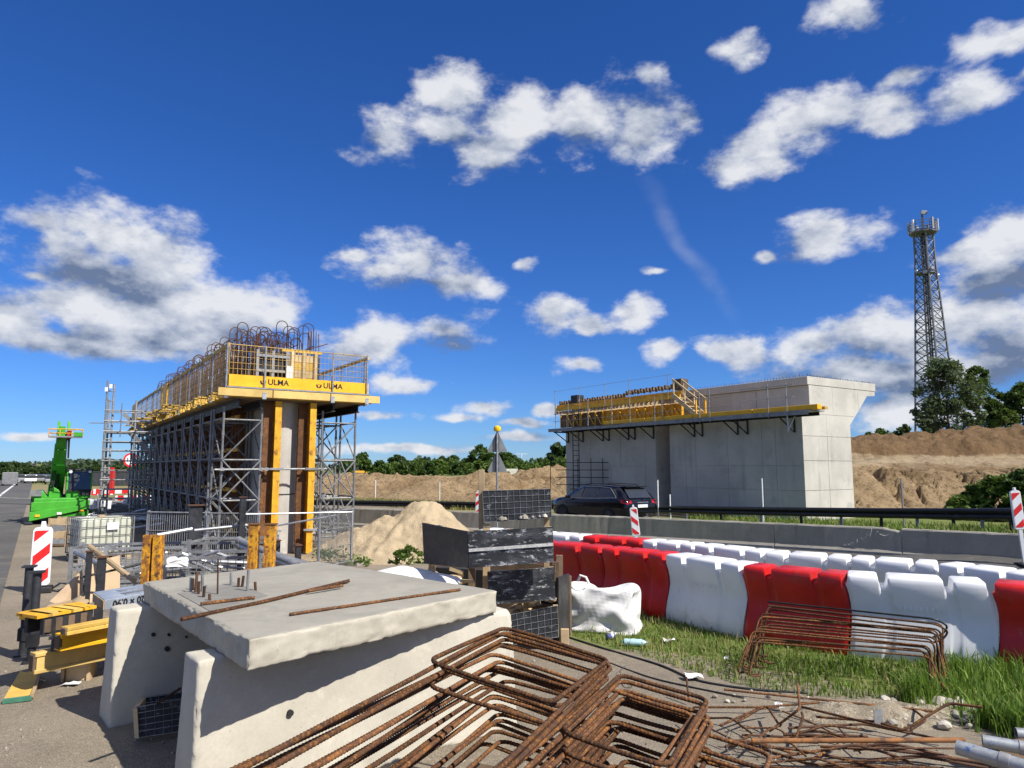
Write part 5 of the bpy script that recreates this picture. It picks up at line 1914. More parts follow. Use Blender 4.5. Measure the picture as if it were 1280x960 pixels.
ST = 1.15           # top of the slab
fl, fr_, rb_, lb_ = G(311, 800, ST), G(621, 738, ST), G(398, 701.5, ST), G(180, 727, ST)
slab = thing('concrete_slab', 'thick chipped concrete slab lying across the two pale concrete blocks', 'concrete slab', ((fl.x + rb_.x) / 2, (fl.y + rb_.y) / 2, 0.97))
tk = Vector((0, 0, 0.185))
rough_hexa('slab', [p - tk for p in (fl, fr_, rb_, lb_)] + [fl, fr_, rb_, lb_], CONC_SLAB, slab, edge_mat=CONC_EDGE, amp=0.005, edge_amp=0.020, seed=3, round_=0.010, cell=0.028)


def barrier_block(name, label, a, c, zt, th, base_th, zbot, seed):
    """precast block from a to c (front top edge), thickness th going away from the camera"""
    a, c = Vector(a), Vector(c)
    d = (c - a).normalized()
    n = Vector((-d.y, d.x, 0))
    ft, bt = n * 0.0, n * th
    ex = (base_th - th) / 2
    t = thing(name, label, 'concrete block', (a.x, a.y, 0))
    az, cz = Vector((a.x, a.y, 0)), Vector((c.x, c.y, 0))
    pts = [az - n * ex - d * 0.02 + Z * zbot, cz - n * ex + d * 0.02 + Z * zbot, cz + bt + n * ex + d * 0.02 + Z * zbot, az + bt + n * ex - d * 0.02 + Z * zbot,
           az + Z * zt, cz + Z * zt, cz + bt + Z * zt, az + bt + Z * zt]
    rough_hexa('block', pts, CONC_BLOCK, t, amp=0.005, edge_amp=0.022, seed=seed, round_=0.020, cell=0.03)
    return t, d, n


BT = 0.962
a1, c1 = G(247, 826, BT), G(640, 762, BT)
blk, bd, bn = barrier_block('concrete_block', 'large pale concrete block carrying the near edge of the slab', a1, c1, BT, 0.30, 0.42, -0.02, 1)
a2 = G(146, 763, BT)
c2 = a2 + bd * 2.3
blk2, bd2, bn2 = barrier_block('concrete_block', 'second pale concrete block carrying the far left corner of the slab', a2, c2, BT, 0.30, 0.44, -0.02, 2)
# lifting hole and pockets as dark discs, the shade in them painted
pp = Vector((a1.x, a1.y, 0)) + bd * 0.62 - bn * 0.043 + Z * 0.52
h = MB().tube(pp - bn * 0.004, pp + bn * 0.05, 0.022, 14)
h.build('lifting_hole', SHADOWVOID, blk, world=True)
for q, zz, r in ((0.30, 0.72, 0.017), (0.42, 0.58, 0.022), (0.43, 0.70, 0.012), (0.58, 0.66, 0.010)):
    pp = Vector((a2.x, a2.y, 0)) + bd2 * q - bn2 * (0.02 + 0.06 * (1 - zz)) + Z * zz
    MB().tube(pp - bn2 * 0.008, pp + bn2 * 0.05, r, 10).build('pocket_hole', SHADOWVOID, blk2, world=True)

qa = [G(*q, ST) for q in ((222, 742), (262, 764), (335, 745), (292, 728))]
MB().hexa([q - Z * .02 for q in qa] + [q + Z * .004 for q in qa]).build('mortar_bed', concrete('dark_mortar', (0.235, 0.225, 0.20), .8, (.13, .12, .11), .6, 2.0), slab, world=True)
# short rods cast into the slab, and loose bars lying on it
rg_ = random.Random(11)
rods = [(238, 741, 18), (244, 742, 26), (248, 744, 16), (258, 737, 5), (254, 748, 14), (272, 744, 42), (289, 733, 16), (298, 735, 12), (302, 735, 14), (309, 740, 26), (320, 739, 11), (241, 738, 14), (253, 740, 20), (263, 752, 9)]
for i, (px, py, hpx) in enumerate(rods):
    p = G(px, py, ST - 0.006)
    hh = hpx / FPX * p.y * 1.02
    MB().tube(p - Z * 0.04, p + Z * hh + Vector((rg_.uniform(-.01, .01), rg_.uniform(-.01, .01), 0)), 0.012 if hpx < 40 else 0.007, 7).build('cast_in_rod', RUST_DARK if i % 3 else GALV_DULL, slab, world=True)


def rib(acc, th):
    return 0.96 + 0.19 * max(0.0, math.sin(2 * PI * acc / 0.022 + 1.3 * math.cos(th)))


def bar_pts(pts, step=0.0052, rad_=0.06):
    """polyline with rounded corners, resampled evenly"""
    pts = [Vector(p) for p in pts]
    out = [pts[0]]
    for i in range(1, len(pts) - 1):
        a, b, c = pts[i - 1], pts[i], pts[i + 1]
        u, w = (a - b).normalized(), (c - b).normalized()
        r_ = min(rad_, (a - b).length * 0.45, (c - b).length * 0.45)
        p0, p1 = b + u * r_, b + w * r_
        for k in range(7):
            f = k / 6
            out.append(p0 * (1 - f) ** 2 + b * 2 * f * (1 - f) + p1 * f ** 2)
    out.append(pts[-1])
    res = [out[0]]
    acc = 0
    for i in range(1, len(out)):
        a, b = out[i - 1], out[i]
        L = (b - a).length
        if L < 1e-6:
            continue
        pos = step - acc
        while pos < L:
            res.append(a.lerp(b, pos / L))
            pos += step
        acc = (acc + L) % step
    res.append(out[-1])
    return res


def rebar(pts, r, n=7, step=0.0055, corner=0.06):
    return MB().path(bar_pts(pts, step, corner), r, n, rfun=rib)


e = Z * 0.013
for pts, lb, r in (([(227, 774, .012), (330, 752, .012), (436, 726, .02)], 'longest rusty bar lying along the slab', 0.015), ([(251, 755, .016), (318, 747, .016)], 'short rusty bar beside the rods on the slab', 0.014),
                   ([(362, 768, .012), (575, 737, .012)], 'straight rusty bar near the front edge of the slab', 0.011), ([(385, 739, .03), (428, 732, .026)], 'short rusty bar end crossing the longest bar on the slab', 0.013)):
    w = [G(x, y, ST + z) for x, y, z in pts]
    rebar(w, r).single('loose_bar', RUST, lb, 'steel bar', 'loose bars on the slab', norm=False, smooth=True)

# ------------------------------------------------------------------ heap of long rebar frames
def frame_path(L, w, cr, step):
    pts = []
    def arc(cx, cy, a0, a1):
        k = max(5, int(cr * abs(a1 - a0) / step))
        for i in range(k):
            a = a0 + (a1 - a0) * i / k
            pts.append(Vector((cx + cr * math.cos(a), cy + cr * math.sin(a), 0)))
    def seg(p, q):
        p, q = Vector((*p, 0)), Vector((*q, 0))
        k = max(1, int((q - p).length / step))
        for i in range(k):
            pts.append(p.lerp(q, i / k))
    x0, x1, y0, y1 = 0, L, 0, w
    seg((x0 + cr, y0), (x1 - cr, y0)); arc(x1 - cr, y0 + cr, -PI / 2, 0)
    seg((x1, y0 + cr), (x1, y1 - cr)); arc(x1 - cr, y1 - cr, 0, PI / 2)
    seg((x1 - cr, y1), (x0 + cr, y1)); arc(x0 + cr, y1 - cr, PI / 2, PI)
    seg((x0, y1 - cr), (x0, y0 + cr)); arc(x0 + cr, y0 + cr, PI, 1.5 * PI)
    return pts


def frame_mesh(L, w, cr, r, seed):
    g = random.Random(seed)
    pts = frame_path(L, w, cr, 0.0055)
    o = Vector((seed * 3.1, 0, 0))
    for p in pts:
        p.z += 0.012 * mnoise.noise(Vector((p.x * 0.9, p.y * 2, seed)))
        p.y += 0.010 * mnoise.noise(Vector((p.x * 0.8, p.y * 3, seed + 40)))
    me = MB().path(pts, r, 8, closed=True, rfun=rib).mesh('rebar_hoop', True, norm=False)
    me.materials.append(RUST)
    return me


RB = 0.0128
HOOPL = 3.4


def basis(far_left, far_right, along):
    """frame axes: x runs along the bars away from the camera, y from the left bar to the right one"""
    ex = Vector(along).normalized()
    ey = Vector(far_right) - Vector(far_left)
    ey = (ey - ex * ey.dot(ex)).normalized()
    ez = ex.cross(ey)
    return ex, ey, ez


def place_frame(me, corner, ex, ey, label, group, L, w):
    """corner: world place of the far left corner"""
    ez = ex.cross(ey)
    m = Matrix((ex, ey, ez)).transposed().to_4x4()
    m.translation = Vector(corner) - ex * L
    o = bpy.data.objects.new('rebar_hoop', me)
    COL.objects.link(o)
    o.matrix_world = m
    tag(o, label, 'rebar hoop', group)
    return o


def stack(fl_, fr2, along, n, meshes, L, w, lab_top, lab, group, seed, gap=0.046, tilt_down=0.006):
    g = random.Random(seed)
    ex, ey, _ = basis(fl_, fr2, along)
    for k in range(n):
        a = g.uniform(-0.05, 0.05) if k else 0
        e1 = (ex * math.cos(a) + ey * math.sin(a)).normalized()
        e1.z += g.uniform(-0.012, 0.012) if k else 0
        e1.normalize()
        e2 = (ey - e1 * ey.dot(e1)).normalized()
        e2.z += g.uniform(-0.05, 0.05) if k else 0
        e2 = (e2 - e1 * e2.dot(e1)).normalized()
        c = Vector(fl_) - Z * gap * k + ex * (g.uniform(-0.16, 0.05) if k else 0) + ey * (g.uniform(-0.06, 0.07) if k else 0)
        place_frame(meshes[k % len(meshes)], c, e1, e2, lab_top if k == 0 else lab.format(ORD[k]), group, L, w)


def hoops(w, sd, L=HOOPL):
    return [frame_mesh(L, w, 0.07, RB, sd + k) for k in range(3)]


A_fl, A_fr = G(623, 791, 1.08), G(744, 843, 0.95)
A_dir = G(623, 791, 1.08) - G(292, 966, 1.08)
B_fl, B_fr = G(775, 850, 0.90), G(879, 891, 0.82)
B_dir = A_dir + Vector((0.10, 0, 0))
C_fl, C_fr = G(868, 914, 0.68), G(966, 940, 0.62)
C_dir = A_dir + Vector((0.2, 0, 0))
exA, eyA, ezA = basis(A_fl, A_fr, A_dir)
exB, eyB, ezB = basis(B_fl, B_fr, B_dir)
wA, wB = (A_fr - A_fl).dot(eyA), (B_fr - B_fl).dot(eyB)
wC = (C_fr - C_fl).dot(basis(C_fl, C_fr, C_dir)[1])
stack(A_fl, A_fr, A_dir, 20, hoops(wA, 1), HOOPL, wA, 'topmost long rusty rebar frame in the left heap below the slab', '{} long rusty rebar frame from the top of the left heap', 'long rebar frames in the left heap', 5, 0.036)
stack(B_fl, B_fr, B_dir, 18, hoops(wB, 11), HOOPL, wB, 'topmost long rusty rebar frame in the right heap', '{} long rusty rebar frame from the top of the right heap', 'long rebar frames in the right heap', 6, 0.034)
stack(C_fl, C_fr, C_dir, 13, hoops(wC, 21), HOOPL, wC, 'topmost rebar frame with tie wires at the far right of the heaps', '{} rebar frame from the top of the lowest heap at the right', 'long rebar frames in the lowest heap', 7, 0.034)
shA, shB = frame_mesh(0.98, wA, 0.07, RB, 31), frame_mesh(1.05, wB, 0.07, RB, 32)
for k, (off_, dz) in enumerate(((0.06, 0.028), (0.14, -0.022), (-0.02, -0.075))):
    a = 0.05 - 0.04 * k
    e1 = (exA * math.cos(a) + eyA * math.sin(a)).normalized()
    e2 = (eyA - e1 * eyA.dot(e1)).normalized()
    place_frame(shA, A_fl + exA * off_ + eyA * (0.02 - 0.02 * k) + Z * dz, e1, e2, ['short rebar frame lying on top of the left heap below the slab', 'short rebar frame wedged between the long ones of the left heap', 'lowest short rebar frame in the left heap'][k],
                'short rebar frames on the heaps', 0.98, wA)
for k, dz in enumerate((0.028, -0.05, -0.11)):
    place_frame(shB, B_fl + exB * (0.02 - 0.03 * k) + eyB * (0.01 * k) + Z * dz, exB, eyB, ['short rebar frame lying on top of the right heap', 'short rebar frame just under the top of the right heap', 'lowest short rebar frame in the right heap'][k],
                'short rebar frames on the heaps', 1.05, wB)
# timbers under the heaps
for q, (cc, ex_, ey_, wd, zt_) in enumerate(((A_fl, exA, eyA, 0.75, 0.30), (B_fl, exB, eyB, 0.7, 0.22), (A_fl - exA * 1.9, exA, eyA, 0.75, 0.30), (B_fl - exB * 1.9, exB, eyB, 0.7, 0.22))):
    c = Vector(cc) - ex_ * 0.3
    y2 = Vector((ey_.x, ey_.y, 0)).normalized()
    p0, p1 = Vector((c.x, c.y, 0)) - y2 * 0.1, Vector((c.x, c.y, 0)) + y2 * wd
    b = MB().beam(p0 + Z * zt_ / 2, p1 + Z * zt_ / 2, 0.2, zt_)
    b.single('timber_bearer', WOOD_DARK, ['dark timber under the far end of the left rebar heap', 'dark timber under the far end of the right rebar heap', 'dark timber under the near part of the left rebar heap', 'dark timber under the near part of the right rebar heap'][q], 'timber')
# tie wires
WIRE = M('tie_wire', (0.16, 0.14, 0.13), 0.5, 0.6, 0.2, 9, None, 0, 40)
g = random.Random(8)
for i, (c, lb) in enumerate(((C_fr, 'loops of thin tie wire on the far right frame end'), (C_fl.lerp(C_fr, 0.5), 'tie wire curl hanging from the far right frame'), (B_fl, 'tie wire twisted round the top corner of the right heap'))):
    b = MB()
    for k in range(3):
        o = c + Vector((g.uniform(-.05, .05), g.uniform(-.05, .05), 0.01))
        pts = []
        for q in range(12):
            a = q / 11 * PI * g.uniform(1.3, 1.5)
            pts.append(o + Vector((0.035 * math.cos(a) * (1 + k * .3), g.uniform(-.006, .006) - .02 * math.sin(a), -0.05 * math.sin(a) * 1.2)))
        b.path(pts, 0.0016, 5)
    b.single('tie_wire', WIRE, lb, 'wire')

# ------------------------------------------------------------------ rebar frames leaning on the barriers
g = random.Random(12)
lf = []
for k in range(13):
    f = k / 12
    tl = G(960 - 18 * f + g.uniform(-7, 7), 757 + 44 * f + g.uniform(-3, 3), 0.60 - 0.24 * f)
    tr_ = G(1178 - 20 * f + g.uniform(-6, 4), 783 + 34 * f + g.uniform(-4, 4), 0.53 - 0.20 * f)
    br_ = Vector((tr_.x - 0.10 + 0.1 * f + g.uniform(-.06, .06), tr_.y - 0.16 + g.uniform(-.12, .06), 0.03))
    bl_ = Vector((tl.x - 0.10 + g.uniform(-.12, .08), tl.y - 0.10 + g.uniform(-.10, .06), 0.06))
    b = rebar([bl_ + Vector((0.12, .02, 0)), bl_, tl, tr_, br_], 0.0095, 6, 0.007, 0.07)
    b.single('stirrup_bar', RUST, 'front stirrup bar of the bundle leaning against the red and white barriers' if k == 12 else f'{ORD[12 - k]} stirrup bar from the front of the bundle leaning on the barriers',
             'rebar hoop', 'stirrup bars leaning against the barriers', norm=False, smooth=True)
for k in range(2):
    tr_ = G(1170, 774 + 6 * k, 0.58)
    tl = G(960, 752 + 5 * k, 0.62)
    b = rebar([tl, tr_, tr_ + Vector((0.14, 0.02, -0.08)), tr_ + Vector((0.08, 0.04, -0.17)), tr_ + Vector((-0.02, 0.05, -0.2))], 0.0105, 6, 0.007, 0.06)
    b.single('stirrup_bar', RAILBLACK if k == 0 else RUST_DARK, ['dark stirrup bar with a looped right end on top of the leaning bundle', 'second dark stirrup bar with a looped right end'][k], 'rebar hoop', 'stirrup bars leaning against the barriers', norm=False, smooth=True)

# ------------------------------------------------------------------ scrap bars on the ground at the right
SCRAP = [([(905, 862, .04), (1000, 872, .05), (1166, 889, .06)], .0105, 'longest straight scrap bar beside the grass edge'), ([(1000, 883, .10), (1128, 914, .14), (1186, 879, .34), (1228, 884, .36)], .0105, 'scrap bar bent into a raised hook before the stones'),
         ([(866, 884, .05), (952, 884, .06), (1024, 878, .08)], .010, 'scrap bar lying left of the upright bar stub'), ([(900, 907, .06), (948, 886, .12), (970, 884, .1)], .010, 'orange scrap bar bent at the heap end'), ([(920, 903, .1), (958, 881, .2), (975, 908, .1)], .0095, 'scrap bar bent into a peak'),
         ([(962, 914, .08), (1000, 886, .3), (997, 855, .36)], .0105, 'scrap bar with its end standing up'), ([(858, 846, .22), (861, 877, .03)], .009, 'single bar stub standing upright beside the frames'),
         ([(985, 910, .05), (1080, 905, .08), (1180, 925, .05)], .010, 'scrap bar crossing under the rusty pipe'), ([(1020, 896, .06), (1096, 902, .08), (1140, 916, .05)], .010, 'scrap bar beside the grey tag'),
         ([(1140, 885, .05), (1158, 900, .12), (1138, 913, .06)], .0095, 'short bent scrap piece by the stones'), ([(960, 948, .05), (1080, 930, .12), (1215, 952, .05)], .0105, 'curved scrap bar in front of the rusty pipe'),
         ([(935, 930, .05), (1010, 955, .08), (1120, 965, .05)], .0105, 'scrap bar at the lower edge'), ([(1060, 952, .03), (1150, 945, .05), (1235, 960, .03)], .010, 'scrap bar running under the grey pipes')]
for pts, r, lb in SCRAP:
    w = [G(x, y, z) for x, y, z in pts]
    rebar(w, r, 6, 0.007, 0.05).single('scrap_bar', RUST if rg_.random() > .35 else RUST_DARK, lb + ' in the scrap heap' if len(lb.split()) < 9 else lb, 'steel bar', 'bent bars in the scrap heap', norm=False, smooth=True)
for k in range(34):
    x, y = g.uniform(905, 1110), g.uniform(905, 962)
    z = g.uniform(0.02, 0.16)
    a = G(x, y, z)
    an = g.uniform(-0.55, 0.15) if k % 4 else g.uniform(0.6, 2.2)
    L = g.uniform(0.25, 0.85)
    d = Vector((math.cos(an), math.sin(an), g.uniform(-.08, .08)))
    bend = Vector((g.uniform(-.1, .1), g.uniform(-.12, .12), g.uniform(0, .08)))
    c_ = a + d * L
    c_.z = max(0.015, c_.z)
    rebar([a, a + d * L * g.uniform(.3, .7) + bend * g.uniform(0, 1), c_], g.choice((.007, .009, .0105)), 6, 0.008, 0.05).single(
        'scrap_bar', RUST if k % 3 else RUST_DARK, 'short rusty bar tangled in the scrap heap at the lower right', 'steel bar', 'short bars in the scrap heap', norm=False, smooth=True)
pa, pb = G(940, 926, 0.22), G(1205, 925, 0.24)
MB().tube(pa, pb, 0.018, 10).single('rusty_pipe', M('orange_rusty_pipe', (0.24, 0.105, 0.035), 0.8, 0, 0.3, 6, [((0.10, 0.05, 0.025), 9, 0.5, 0.15)], 0.2, 80), 'orange rusty pipe pointing into the grey pipes at the lower right', 'pipe', smooth=True)
BLUEGREY = M('blue_flecked_galvanised', (0.34, 0.36, 0.37), 0.5, 0.5, 0.15, 5, [((0.05, 0.14, 0.36), 4, 0.60, 0.08)], 0.08, 60)
for (x0, y0, z0_), (x1, y1, z1_), r, lb in (((1196, 934, .26), (1330, 974, .22), .050, 'nearest grey galvanised pipe with a blue fleck at its open end'), ((1228, 926, .20), (1340, 946, .18), .045, 'grey galvanised pipe lying behind the nearest pipe'),
                                           ((1270, 917, .16), (1350, 925, .16), .045, 'farthest short grey pipe at the right edge')):
    p0, p1 = G(x0, y0, z0_), G(x1, y1, z1_)
    t = thing('steel_pipe', lb, 'pipe', p0, 0, 'grey pipes at the lower right corner')
    d = (p1 - p0)
    b = MB()
    n = 14
    dn = d.normalized()
    a = dn.cross(Z).normalized()
    b2 = dn.cross(a)
    vs, fs = [], []
    for q, rr_ in ((0, r * .86), (0, r), (1, r), (1, r * .86)):
        for k in range(n):
            vs.append(d * q + a * (rr_ * math.cos(2 * PI * k / n)) + b2 * (rr_ * math.sin(2 * PI * k / n)))
    for i in range(4):
        for k in range(n):
            fs.append((i * n + k, i * n + (k + 1) % n, ((i + 1) % 4) * n + (k + 1) % n, ((i + 1) % 4) * n + k))
    b.add(vs, fs).build('tube', BLUEGREY, t, smooth=True)
    MB().tube(d * 0.42, d * 0.52, r * 1.12, 14).build('collar', GALV_DULL, t, smooth=True)
p = G(1262, 955, 0)
MB().box((p.x, p.y, 0.07), (0.5, 0.12, 0.14), 0.3).single('timber_bearer', WOOD_DARK, 'short timber under the grey pipes at the lower right', 'timber')
b = MB()
pp = [G(1099, 913, z) for z in (0.02, 0.16)]
MB().box(pp[0] + Z * 0.10, (0.09, 0.006, 0.14), 0.3).single('metal_tag', GALV_DULL, 'small grey sheet metal tag standing among the scrap bars', 'metal tag')

# stones
g = random.Random(4)
def stone(r, seed):
    bm = bmesh.new()
    bmesh.ops.create_icosphere(bm, subdivisions=2, radius=r)
    for v in bm.verts:
        v.co *= 1 + 0.35 * mnoise.noise(v.co / r * 1.1 + Vector((seed, 0, 0)))
        v.co.z *= 0.7
    me = bpy.data.meshes.new('stone')
    bm.to_mesh(me)
    bm.free()
    me.materials.append(STONE)
    return me
smesh = [stone(0.06, k * 3.3) for k in range(4)]
for k in range(44):
    x, y = (g.uniform(1085, 1215), g.uniform(872, 908)) if k < 36 else (g.uniform(880, 1000), g.uniform(855, 880))
    p = G(x, y, 0.03 if k < 36 else 0.01)
    o = put('stone', smesh[k % 4], None)
    o.location = p
    o.rotation_euler = (g.uniform(-.4, .4), g.uniform(-.4, .4), g.uniform(0, 6))
    s = g.uniform(0.3, 1.2) if k < 36 else g.uniform(0.25, 0.5)
    o.scale = (s, s, s)
    tag(o, 'grey stone in the rubble at the right end of the scrap heap' if k < 36 else 'pebble at the grass edge left of the scrap heap', 'stone', 'stones beside the scrap heap')
# small heap of sand under the scrap
def patch_heap(name, label, cat, c, rx, ry, hgt, mat, seed, n=44, peaks=None, rough=0.12):
    c = Vector(c)
    xs = np.linspace(-1, 1, n)
    XX, YY = np.meshgrid(xs, xs)
    wx, wy = XX * rx, YY * ry
    f = np.clip(1 - np.sqrt(XX ** 2 + YY ** 2), 0, 1)
    if peaks:
        zz = np.zeros_like(XX)
        for (ax, ay, sx_, sy_, hh) in peaks:
            dd = np.sqrt(((XX - ax) / sx_) ** 2 + ((YY - ay) / sy_) ** 2)
            zz = np.maximum(zz, hh * np.clip(1.0 - np.sqrt(dd ** 2 + 0.035) + 0.03, 0, 1))
    else:
        zz = hgt * f ** 1.1
    edge_ = sst(0.0, 0.25, f)
    zz = zz + edge_ * hgt * rough * (fbm(wx * 2.2 + seed, wy * 2.2, 5, seed) + 0.5 * fbm(wx * 7, wy * 7, 3, seed + 2))
    zz = np.where(f <= 0, -0.05, zz)
    vs = np.stack([wx.ravel(), wy.ravel(), zz.ravel()], 1)
    i, j = np.meshgrid(np.arange(n - 1), np.arange(n - 1), indexing='ij')
    k = (i * n + j).ravel()
    fs = np.stack([k, k + 1, k + n + 1, k + n], 1)
    me = bpy.data.meshes.new(name)
    me.from_pydata(vs.tolist(), [], fs.tolist())
    me.polygons.foreach_set('use_smooth', [True] * len(me.polygons))
    o = put(name, me, mat)
    o.location = c
    tag(o, label, cat)
    return o


p = G(1100, 892, 0)
patch_heap('rubble_patch', 'low patch of dusty rubble under the scrap bars', 'rubble', p, 0.8, 0.42, 0.10, RUBBLE, 3, 60, rough=.5)
# sand pile left of the black boards
p = G(487, 699, 0)
patch_heap('sand_pile', 'tall pale sand pile between the scaffold and the stacked black boards', 'sand pile', (p.x - 0.22, p.y + 0.9, 0), 2.15, 1.9, 1.25, SAND, 9, 96,
           peaks=[(0.42, 0.15, 0.85, 1.0, 1.62), (0.02, 0.05, 0.85, 0.9, 1.12), (-0.30, 0.0, 0.65, 0.8, 0.82), (0.2, -0.2, 0.95, 0.8, 0.8)], rough=0.11)

# ------------------------------------------------------------------ stacked black formwork boards
def board(name, corners, mat, parent, th=0.025, studs=True, wire=None, label=None, scuff=False):
    """corners: top left, top right, bottom right, bottom left (px, py, depth); thickness goes away from the camera"""
    c = [D(*q) for q in corners]
    n = (c[1] - c[0]).cross(c[3] - c[0]).normalized()
    if n.y < 0:
        n = -n
    b = MB().hexa([c[3], c[2], c[2] + n * th, c[3] + n * th, c[0], c[1], c[1] + n * th, c[0] + n * th])
    o = b.build(name, mat, parent, world=True, label=label)
    if studs:
        for f in (0.04, 0.5, 0.96):
            p0, p1 = c[3].lerp(c[2], f) + n * (th + 0.035), c[0].lerp(c[1], f) + n * (th + 0.035)
            MB().beam(p0, p1, 0.06, 0.06, n).build('batten', WOOD, parent, world=True)
        for (i, j) in ((0, 1), (3, 2)):
            up_ = (c[0] - c[3]).normalized() * (-0.035 if i == 0 else 0.035)
            MB().beam(c[i] + n * (th + 0.03) + up_, c[j] + n * (th + 0.03) + up_, 0.055, 0.06, n).build('edge_batten', WOOD_PALE, parent, world=True)
    if wire:
        nx, nz = wire
        b = MB()
        for k in range(nx + 1):
            b.tube(c[0].lerp(c[1], k / nx) - n * 0.004, c[3].lerp(c[2], k / nx) - n * 0.004, 0.0024, 4, caps=False)
        for k in range(nz + 1):
            b.tube(c[0].lerp(c[3], k / nz) - n * 0.006, c[1].lerp(c[2], k / nz) - n * 0.006, 0.0024, 4, caps=False)
        b.build('wire_grid', GALV, parent, world=True, norm=False)
    return o, c, n


def bthing(name, label, cat, px, py, dp, group=None):
    p = D(px, py, dp)
    return thing(name, label, cat, (p.x, p.y, max(0, p.z)), 0, group)


t = bthing('formwork_board', 'topmost black board with a white wire grid on the stack', 'formwork board', 646, 652, 8.95, 'stacked black boards')
o, c, n = board('panel', [(603, 613.5, 8.98), (688, 611, 8.98), (689.5, 647, 8.98), (605, 653, 8.98)], PLYBLACK, t, wire=(11, 5))
for f, s_ in ((0.26, 0.045), (0.31, 0.03), (0.6, 0.05), (0.55, 0.03), (0.9, 0.035), (0.82, 0.02), (0.72, 0.018)):
    q = c[3].lerp(c[2], f) + Z * 0.025 - n * 0.012
    MB().lathe([(0.2 * s_, -0.3 * s_), (s_, -0.25 * s_), (0.8 * s_, 0.35 * s_), (0.25 * s_, 0.8 * s_)], 7, q).build('dried_concrete', STONE, t, world=True)
t = bthing('formwork_box', 'wide black formwork box with long left side and scuffed front in the stack', 'formwork box', 588, 710, 8.6, 'stacked black boards')
board('front_panel', [(584.5, 664.5, 8.62), (691, 658.5, 8.62), (692.5, 702.5, 8.62), (586, 710, 8.62)], PLYBLACK_SCUFF, t, label='scuffed front panel')
board('side_panel', [(527.5, 653.5, 9.7), (584, 664.5, 8.635), (585.5, 710, 8.635), (530, 704.5, 9.7)], PLYBLACK_CLEAN, t)
MB().beam(D(586, 688, 8.61), D(691.5, 680.5, 8.61), 0.012, 0.035).build('cement_ridge', SCUFFWHITE, t, world=True)
t = bthing('formwork_board', 'third black board of the stack with a white smeared lower edge', 'formwork board', 650, 754, 8.85, 'stacked black boards')
board('panel', [(609, 715.5, 8.86), (692.5, 709, 8.86), (694.5, 749.5, 8.86), (611.5, 756, 8.86)], PLYBLACK_SCUFF, t)
t = bthing('formwork_board', 'lowest black board with a wire grid on the ground beside the rebar', 'formwork board', 668, 802, 8.92, 'stacked black boards')
board('panel', [(637, 768.5, 8.93), (697, 757, 8.93), (698, 796, 8.93), (641, 806, 8.93)], PLYBLACK, t, wire=(7, 5))
# posts, side board and inner timber
for (px, y0, y1, dp, w, lb) in ((602, 587, 661, 9.06, 0.075, 'tall timber post rising above the stacked black boards'), (608, 655, 735, 9.04, 0.09, 'timber post between the upper black boards of the stack'), (683, 640, 720, 9.10, 0.07, 'timber post at the right of the stacked black boards'),
                                (706, 786, 806, 9.0, 0.1, 'short timber foot under the right end of the lowest black board')):
    p0, p1 = D(px, y1, dp), D(px, y0, dp)
    MB().beam((p0.x, p0.y, p0.z), (p0.x + (p1.x - p0.x), p0.y, p1.z), w, 0.06, Vector((0, 1, 0))).single('timber_post', WOOD, lb, 'timber', 'timbers of the board stack', bevel=0.004, seg=1)
a, c_ = D(695, 722, 9.05), D(709, 717, 9.75)
t = thing('side_board', 'weathered brown board closing the right side of the stack beside the sack', 'board', (a.x, a.y, 0), 0)
MB().hexa([Vector((a.x, a.y, 0)), Vector((c_.x, c_.y, 0)), Vector((c_.x + 0.03, c_.y - 0.02, 0)), Vector((a.x + 0.03, a.y - 0.02, 0)), a, c_, c_ + Vector((.03, -.02, 0)), a + Vector((.03, -.02, 0))]).build('panel', PLYBLACK_CLEAN, t, world=True)
MB().beam((c_.x + .03, c_.y, 0), (c_.x + .03, c_.y, c_.z - .03), 0.05, 0.05, Vector((0, 1, 0))).build('edge_batten', SIDEBOARD, t, world=True)
t = bthing('formwork_crate', 'dark timber crate with a painted shade box filling the inside of the black board stack', 'crate', 610, 700, 9.6)
q0, q1 = D(540, 700, 10.0), D(694, 700, 9.35)
for f in (0.0, 0.34, 0.68, 1.0):
    p = q0.lerp(q1, f)
    MB().box((p.x, p.y, 0.5), (0.09, 0.09, 1.0)).build('corner_post', WOOD_DARK, t, world=True)
    MB().box((p.x + .1, p.y + .7, 0.5), (0.09, 0.09, 1.0)).build('corner_post', WOOD_DARK, t, world=True)
for z in (0.12, 0.42, 0.92):
    MB().beam((q0.x, q0.y - .05, z), (q1.x, q1.y - .05, z), 0.03, 0.1).build('slat', WOOD_DARK, t, world=True)
MB().hexa([(q0.x, q0.y + .3, 0.0), (q1.x, q1.y + .3, 0.0), (q1.x + .1, q1.y + .8, 0.0), (q0.x + .1, q0.y + .8, 0.0), (q0.x, q0.y + .3, .8), (q1.x, q1.y + .3, .8), (q1.x + .1, q1.y + .8, .8), (q0.x + .1, q0.y + .8, .8)]).build('inner_shade_box', SHADOWVOID, t, world=True)  # added dark box, paints the shade inside the stack
g = random.Random(21)
